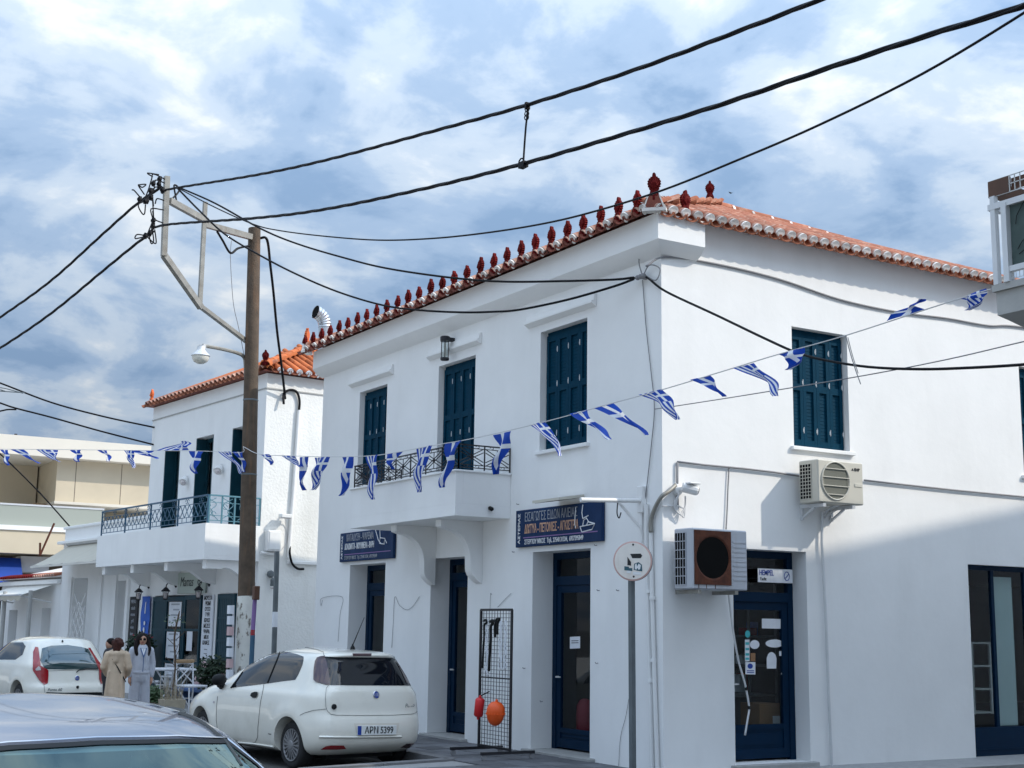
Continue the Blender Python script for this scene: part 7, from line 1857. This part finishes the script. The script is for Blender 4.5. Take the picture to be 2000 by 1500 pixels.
cushion(F2 @ Vector((-.30,.95,.74)), (.5,.45), A2, 'cushion_pink', 'smaller pink cushion beside the postcard rack')
cushion(F2 @ Vector((-.36,4.9,.95)), (.5,.5), A2, 'cushion_pink', 'pink cushion in shadow behind the woman in grey')
random.seed(12)
def foliage(b, c, r, n, s, sc=(1,1,1)):
    for k in range(n):
        d = Vector((random.gauss(0,1),random.gauss(0,1),random.gauss(0,1))).normalized()*(r*random.random()**.45); p = Vector(c)+Vector((d.x*sc[0],d.y*sc[1],d.z*sc[2]))
        a = Vector((random.gauss(0,1),random.gauss(0,1),random.gauss(0,.6))).normalized(); q = a.orthogonal().normalized(); l = s*random.uniform(.7,1.4)
        b.add([p, p+a*l*.5+q*l*.28, p+a*l, p+a*l*.5-q*l*.28], [(0,1,2,3)])
def potplant(loc, lab, r, hgt, leafm, pot=(.22,.30), stems=0):
    t = thing('potted_plant', lab, 'plant', loc); L_ = Vector(loc)
    b = MB(); b.lathe([(pot[0]*.75,0),(pot[0],pot[1]),(pot[0]*.9,pot[1]),(pot[0]*.85,pot[1]-.04)], L_, 14); b.build('pot', M['terracotta_pot'], t, smooth=40)
    b = MB(); foliage(b, L_+Vector((0,0,pot[1]+hgt)), r, int(1500*r/.4), .085); info(b.build('foliage', M[leafm], t, fix=False), kind='stuff')
    return t
bl = pt(442,1382)+Vector((-.1,.6,0))
potplant(bl, 'dense dark green bush in a pot behind the parked car nose', .36, .30, 'leaf_dark', (.24,.34))
pl_ = pt(334,1404)
t = thing('planter', 'square sandstone planter with bare thin tree in front of the café', 'planter', pl_)
b = MB(); b.prism([pl_+Vector(v) for v in ((-.19,-.19,0),(.19,-.19,0),(.19,.19,0),(-.19,.19,0))], (0,0,.01)); 
q8 = [(-.15,-.15,.0),(.15,-.15,.0),(.15,.15,.0),(-.15,.15,.0),(-.19,-.19,.33),(.19,-.19,.33),(.19,.19,.33),(-.19,.19,.33)]
b = MB(); b.add([pl_+Vector(v) for v in q8], [(0,1,2,3),(4,5,6,7),(0,1,5,4),(1,2,6,5),(2,3,7,6),(3,0,4,7)]); b.build('pot', M['terracotta_pot'], t)
b = MB(); b.tube(spline([pl_+Vector((0,0,.4)),pl_+Vector((.03,.02,.9)),pl_+Vector((-.02,0,1.4)),pl_+Vector((.05,.02,1.85))],5), [.016]*15+[.008], 6)
for k in range(9): 
    z_ = .8+k*.11; a = k*2.4; b.tube([pl_+Vector((.01,.01,z_)), pl_+Vector((math.cos(a)*.16,math.sin(a)*.16,z_+.14))], .006, 4)
b.build('stem', M['stem_brown'], t)
b = MB()
for k in range(60): 
    p = pl_+Vector((random.uniform(-.16,.16),random.uniform(-.16,.16),.32)); b.tube([p, p+Vector((random.uniform(-.1,.1),random.uniform(-.1,.1),random.uniform(.2,.5)))], [.006,.002], 3)
info(b.build('dry_grass', M['terracotta_pot'], t), kind='stuff')
b = MB(); foliage(b, pl_+Vector((0,0,1.7)), .20, 26, .05); info(b.build('leaves', M['leaf'], t, fix=False), kind='stuff')
potplant(pt(305,1392)+Vector((0,.3,0)), 'small low green plant left of the sandstone planter', .18, .10, 'leaf', (.13,.18))
wp = F2 @ Vector((-.55,9.3,GZ))
t = thing('window_box', 'grey stand with small green plant outside the low shop', 'planter', wp, A2)
b = MB(F2); b.cbox((-.75,9.0,GZ), (-.30,9.7,1.05), .02); b.build('stand', M['grey_concrete'], t)
b = MB(F2); b.cbox((-.70,9.1,1.05), (-.40,9.6,1.18), .01); b.build('trough', M['black_plastic'], t)
b = MB(); foliage(b, F2 @ Vector((-.55,9.35,1.24)), .26, 150, .06, (.6,1,.4)); info(b.build('foliage', M['leaf'], t, fix=False), kind='stuff')
fp = F2 @ Vector((-.5,4.75,GZ))
t = potplant(fp, 'red flowering plant in a pot behind the woman in grey', .30, .72, 'leaf_dark', (.2,.4))
b = MB(); foliage(b, fp+Vector((0,-.05,1.25)), .22, 60, .07); info(b.build('flowers', M['flower_red'], t, fix=False), kind='stuff')
# postcard rack beside the pole
pr = at(456,1330,'x',-1.5); k0 = at(458,1182,'x',-1.5)
t = thing('postcard_rack', 'tall narrow white postcard rack against the pole', 'rack', (pr.x,pr.y,GZ))
b = MB(); b.bar((pr.x,pr.y,GZ),(pr.x,k0.y+.05,k0.z), .03, .03); b.lathe([(.16,0),(.16,.02)], (pr.x,pr.y,GZ), 12); b.build('stand', M['light_metal'], t)
for k in range(9):
    z_ = lerp(.55, k0.z-.08, k/8); b = MB()
    b.box((pr.x-.10,lerp(pr.y,k0.y,k/8)-.05,z_-.075), (pr.x-.02,lerp(pr.y,k0.y,k/8)+.09,z_+.075)); b.build('card', M['paper'] if k % 3 else M['cushion_pink'], t)
# ================================================================== people
def blob(parts, name, m, parent, vox=.018, sm=4):
    """one closed surface from tapered limbs: parts = list of (points, radii) tubes or ('e', centre, radii) ellipsoids"""
    b = MB()
    for p in parts:
        if p[0] == 'e': b.sphere(p[1], 1.0, 16, 12, p[2])
        else:
            P = [Vector(q) for q in p[0]]; b.tube(P, p[1], 12)
            for q, r in zip(P, p[1]): b.sphere(q, r*.995, 12, 8)
    me = b.mesh('blob', Matrix.Identity(4)); o = bpy.data.objects.new('blob_tmp', me); COL.objects.link(o)
    md = o.modifiers.new('r','REMESH'); md.mode = 'VOXEL'; md.voxel_size = vox
    ms = o.modifiers.new('s','SMOOTH'); ms.iterations = sm; ms.factor = .5
    dg = bpy.context.evaluated_depsgraph_get(); dg.update(); out = bpy.data.meshes.new_from_object(o.evaluated_get(dg)); bpy.data.objects.remove(o)
    if not parent: return out
    out.transform(Matrix.Identity(4)); out.materials.clear(); out.materials.append(m)
    for p in out.polygons: p.use_smooth = True
    q = bpy.data.objects.new(name, out); COL.objects.link(q); q.parent = parent; WM[q.name] = WM[parent.name]; return q
def hand(side, wrist, down):
    """palm, four bent fingers and a thumb hanging from the wrist"""
    w = Vector(wrist); d = Vector(down).normalized(); f = Vector((0,1,0)); P = [([w, w+d*.05, w+d*.085], [.024,.032,.030])]
    for k in range(4):
        o = w+d*.085+f*(.026-.0175*k); L = (.070,.078,.074,.058)[k]
        P.append(([o, o+d*L*.5+Vector((-side*.006,0,0)), o+d*L*.95+Vector((-side*.022,0,0))], [.0105,.0098,.0085]))
    o = w+d*.035+f*.028; P.append(([o, o+d*.03+f*.022, o+d*.062+f*.026], [.012,.011,.009])); return P
def person(lab, loc, rz, hgt, build):
    t = thing('person', lab, 'person', loc, rz); k = hgt/1.68
    build(t, k); t.scale = (k,k,k); return t
# local frame of a figure: +y is where it faces, +x its right hand side... z up
def head_parts(nod=0, turn=0):
    c = Vector((0,.015,1.565)); fy = Vector((math.sin(turn),math.cos(turn),0)); fx = Vector((fy.y,-fy.x,0))
    P = [('e', c, (.074,.092,.108)), ('e', c+fy*.022-Vector((0,0,.055)), (.056,.066,.058)), ([(0,-.015,1.40),c-Vector((0,0,.09))], [.056,.052])]
    P += [([c+fy*.088+Vector((0,0,.02)), c+fy*.108-Vector((0,0,.018))], [.009,.016])]
    for s in (-1,1): P += [([c+fx*s*.075-fy*.01+Vector((0,0,.02)), c+fx*s*.078-fy*.012-Vector((0,0,.03))], [.016,.012])]
    return P, c, fy, fx
def face(t, c, fy, fx, skin_m):
    b = LB(t)
    for s in (-1,1): b.sphere(c+fx*s*.032+fy*.082+Vector((0,0,.012)), .011, 8, 6)
    b.build('eye', M['print_white'], t)
    b = LB(t)
    for s in (-1,1): b.sphere(c+fx*s*.032+fy*.091+Vector((0,0,.012)), .006, 6, 5); b.tube([c+fx*s*.018+fy*.088+Vector((0,0,.034)), c+fx*s*.050+fy*.078+Vector((0,0,.034))], .005, 5)
    b.build('brow', M['hair_dark'], t)
    b = LB(t); b.tube([c+fx*-.024+fy*.082-Vector((0,0,.055)), c+fy*.090-Vector((0,0,.055)), c+fx*.024+fy*.082-Vector((0,0,.055))], [.004,.008,.004], 6); b.build('mouth', M['flower_red'], t)
def LB(t):
    """mesh builder in the figure's own frame"""
    return MB(WM[t.name])
def woman(t, k):
    hp_, c, fy, fx = head_parts(0, .25)
    body = hp_ + [([(0,0,1.42),(0,0,1.30),(0,0,1.10),(0,0,.95)], [.07,.125,.115,.13])]
    for s in (-1,1):
        body += [([(s*.15,0,1.36),(s*.215,-.02,1.10),(s*.205,.02,.87)], [.050,.040,.028])]+hand(s,(s*.205,.02,.87),(s*-.05,.08,-1))
        body += [([(s*.09,0,.92),(s*.095,0,.5),(s*.095,-.02,.08)], [.085,.055,.038]), ([(s*.095,-.03,.035),(s*.105,.13,.025)], [.036,.028])]
    blob(body, 'body', M['skin'], t, .012, 3)
    MBf = MB; 
    jk = [([(0,-.005,1.435),(0,-.005,1.36),(0,.0,1.20),(0,.0,1.04),(0,0,.965)], [.075,.145,.150,.158,.160])]
    for s in (-1,1): jk += [([(s*.10,-.005,1.40),(s*.165,-.01,1.37),(s*.225,-.025,1.12),(s*.212,.01,.93)], [.060,.070,.062,.050]), ([(s*.212,.01,.93),(s*.210,.015,.90)], [.046,.044]), ([(s*.08,-.03,1.425),(s*.035,-.07,1.44)], [.035,.035])]
    blob(jk, 'hooded_top', M['sweat_grey'], t, .014, 3)
    hem = LB(t); hem.lathe([(.155,-.03),(.163,-.02),(.163,.02),(.155,.03)], (0,0,.965), 24); hem.build('hem_band', M['sweat_grey'], t, smooth=40)
    tr_ = [([(0,0,.98),(0,0,.88)], [.150,.155])]
    for s in (-1,1): tr_ += [([(s*.075,0,.90),(s*.10,0,.55),(s*.115,-.01,.20),(s*.118,-.01,.05)], [.110,.100,.102,.108])]
    blob(tr_, 'trousers', M['sweat_grey'], t, .014, 3)
    sh = LB(t)
    v = LB(t); v.add([(-.05,.128,1.40),(.05,.128,1.40),(0.0,.163,1.25)], [(0,1,2)]); v.build('white_shirt', M['print_white'], t, fix=False)
    z_ = LB(t); z_.tube([(-.055,.128,1.41),(0,.168,1.245)], .010, 5); z_.tube([(.055,.128,1.41),(0,.168,1.245)], .010, 5); z_.tube([(0,.166,1.245),(0,.166,.98)], .006, 5); z_.build('zip', M['print_purple'] if False else M['cushion_blue'], t)
    b_ = LB(t); b_.tube([(-.10,.05,1.43),(-.17,.02,1.30),(-.20,-.06,1.05)], .010, 5); b_.build('bag_strap', M['black_plastic'], t)
    hr = [('e', c+Vector((0,-.03,.035)), (.098,.105,.100)), ([c+Vector((0,-.075,.02)), (0,-.09,1.45),(0,-.095,1.30)], [.095,.10,.075])]
    for s in (-1,1): hr += [([c+Vector((s*.072,-.015,.05)), c+Vector((s*.100,-.01,-.06)), (s*.115,.03,1.40), (s*.10,.075,1.30)], [.045,.055,.058,.040])]
    blob(hr, 'hair', M['hair_dark'], t, .012, 2)
    face(t, c, fy, fx, None)
    g_ = LB(t)
    for s in (-1,1): g_.box(tuple(c+fx*s*.034+fy*.094+Vector((-.026,-.004,-.010))), tuple(c+fx*s*.034+fy*.094+Vector((.026,.004,.026))))
    g_.build('sunglasses', M['black_plastic'], t)
    for s in (-1,1): b = LB(t); b.sphere((s*.105,.05,.035), .05, 10, 8, (.85,2.3,.75)); b.build('shoe', M['print_white'], t, smooth=True)
def coat(t, k):
    hp_, c, fy, fx = head_parts(0, -.9)
    body = hp_+[([(0,0,1.42),(0,0,1.30),(0,0,1.10),(0,0,.95)], [.07,.125,.115,.13])]
    for s in (-1,1):
        fwd = .16 if s > 0 else .02
        body += [([(s*.15,0,1.36),(s*.22,-.02,1.12),(s*.17,.10+fwd,.98)], [.050,.040,.028])]+hand(s,(s*.17,.10+fwd,.98),(s*-.4,.3,-.6))
        body += [([(s*.09,0,.92),(s*.09,0,.5),(s*.09,-.02,.08)], [.085,.055,.040]), ([(s*.09,-.03,.035),(s*.10,.13,.025)], [.036,.028])]
    blob(body, 'body', M['skin'], t, .012, 3)
    ct = [([(0,-.01,1.44),(0,-.01,1.36),(0,-.01,1.20),(0,-.02,.95),(0,-.03,.65),(0,-.03,.42)], [.080,.150,.160,.175,.195,.200])]
    for s in (-1,1): 
        fwd = .16 if s > 0 else .02
        ct += [([(s*.10,-.01,1.40),(s*.17,-.015,1.36),(s*.24,-.03,1.13),(s*.185,.07+fwd,1.0)], [.065,.080,.070,.058])]
    ct += [([(-.12,-.05,1.39),(0,-.13,1.38),(.12,-.05,1.39)], [.055,.075,.055]), ([(0,-.12,1.36),(0,-.16,1.26)], [.075,.05])]
    for a in (-.12,0,.13): ct += [([(a,-.165,1.05),(a*1.3,-.205,.42)], [.022,.035])]
    blob(ct, 'hooded_coat', M['coat_beige'], t, .014, 2)
    b = LB(t); b.tube([(-.155,-.04,1.36),(-.05,-.155,1.28),(.12,-.175,1.02),(.20,-.06,.86)], .012, 5); b.build('bag_strap', M['black_plastic'], t)
    tr_ = []
    for s in (-1,1): tr_ += [([(s*.08,0,.85),(s*.09,0,.5),(s*.09,-.01,.07)], [.10,.075,.060])]
    blob(tr_, 'trousers', M['dark_cloth'], t, .014, 2)
    hr = [('e', c+Vector((0,-.02,.03)), (.105,.112,.105)), ([c+Vector((0,-.07,.0)), (0,-.09,1.47)], [.10,.075])]
    for kx in range(14): a = kx*.9; hr.append(('e', c+Vector((math.cos(a)*.085,math.sin(a)*.085-.03,.02+.05*math.sin(kx*1.7))), (.04,.04,.04)))
    blob(hr, 'hair', M['hair_red'], t, .012, 1); face(t, c, fy, fx, None)
    for s in (-1,1): b = LB(t); b.sphere((s*.098,.05,.035), .05, 10, 8, (.85,2.3,.75)); b.build('shoe', M['black_plastic'], t, smooth=True)
def third(t, k):
    hp_, c, fy, fx = head_parts(0, 1.2)
    body = hp_+[([(0,0,1.42),(0,0,1.30),(0,0,1.10),(0,0,.95)], [.07,.13,.12,.13])]
    for s in (-1,1):
        body += [([(s*.15,0,1.36),(s*.21,-.02,1.10),(s*.20,.02,.87)], [.050,.040,.028])]+hand(s,(s*.20,.02,.87),(0,.08,-1))
        body += [([(s*.09,0,.92),(s*.09,0,.5),(s*.09,-.02,.08)], [.085,.055,.040]), ([(s*.09,-.03,.035),(s*.10,.13,.025)], [.036,.028])]
    blob(body, 'body', M['skin'], t, .013, 3)
    jk = [([(0,-.005,1.43),(0,-.005,1.36),(0,.0,1.20),(0,0,.92)], [.075,.148,.150,.155])]
    for s in (-1,1): jk += [([(s*.10,-.005,1.40),(s*.165,-.01,1.37),(s*.22,-.025,1.12),(s*.205,.01,.92)], [.060,.068,.056,.042])]
    blob(jk, 'jacket', M['dark_cloth'], t, .015, 2)
    tr_ = [([(0,0,.96),(0,0,.88)], [.145,.145])]
    for s in (-1,1): tr_ += [([(s*.08,0,.88),(s*.09,0,.5),(s*.09,-.01,.07)], [.10,.075,.060])]
    blob(tr_, 'trousers', M['dark_cloth'], t, .015, 2)
    blob([('e', c+Vector((0,-.02,.035)), (.088,.102,.092)), ([c+Vector((0,-.05,.0)), c+Vector((0,-.06,-.07))], [.08,.06])], 'hair', M['hair_dark'], t, .012, 1); face(t, c, fy, fx, None)
    for s in (-1,1): b = LB(t); b.sphere((s*.098,.05,.035), .05, 10, 8, (.85,2.3,.75)); b.build('shoe', M['black_plastic'], t, smooth=True)
def stand(px, py_top, D, hgt):
    """where someone of this height stands whose head top is sighted at this pixel"""
    zt_ = GZ+hgt; return at(px, py_top, 'z', zt_) if False else CAM+ray(px, py_top)*D
w0 = stand(279,1238,24.6,1.68); person('woman in pale grey hooded top and wide trousers standing with long dark hair', (w0.x,w0.y,0.0), math.atan2(CAM.y-w0.y, CAM.x-w0.x)-math.pi/2+.25, w0.z+.005, woman)
w1 = stand(231,1247,24.0,1.64); person('person with reddish hair in long beige hooded coat seen from behind', (w1.x,w1.y,0.0), math.atan2(w0.y-w1.y, w0.x-w1.x)-math.pi/2+.55, w1.z, coat)
w2 = stand(217,1247,25.2,1.68); person('person with short dark hair mostly hidden behind the beige coat', (w2.x,w2.y,0.0), math.pi*.5, w2.z, third)
# unseen pale paving behind the camera, added to bounce sunlight onto the shaded front
sheet('quay', [(-60,-60),(-10.8,-60),(-10.8,60),(-60,60)], .012, M['quay_stone'])
for o in bpy.data.objects:
    if o.type == 'MESH' and o.parent and 'category' in o: del o['category']
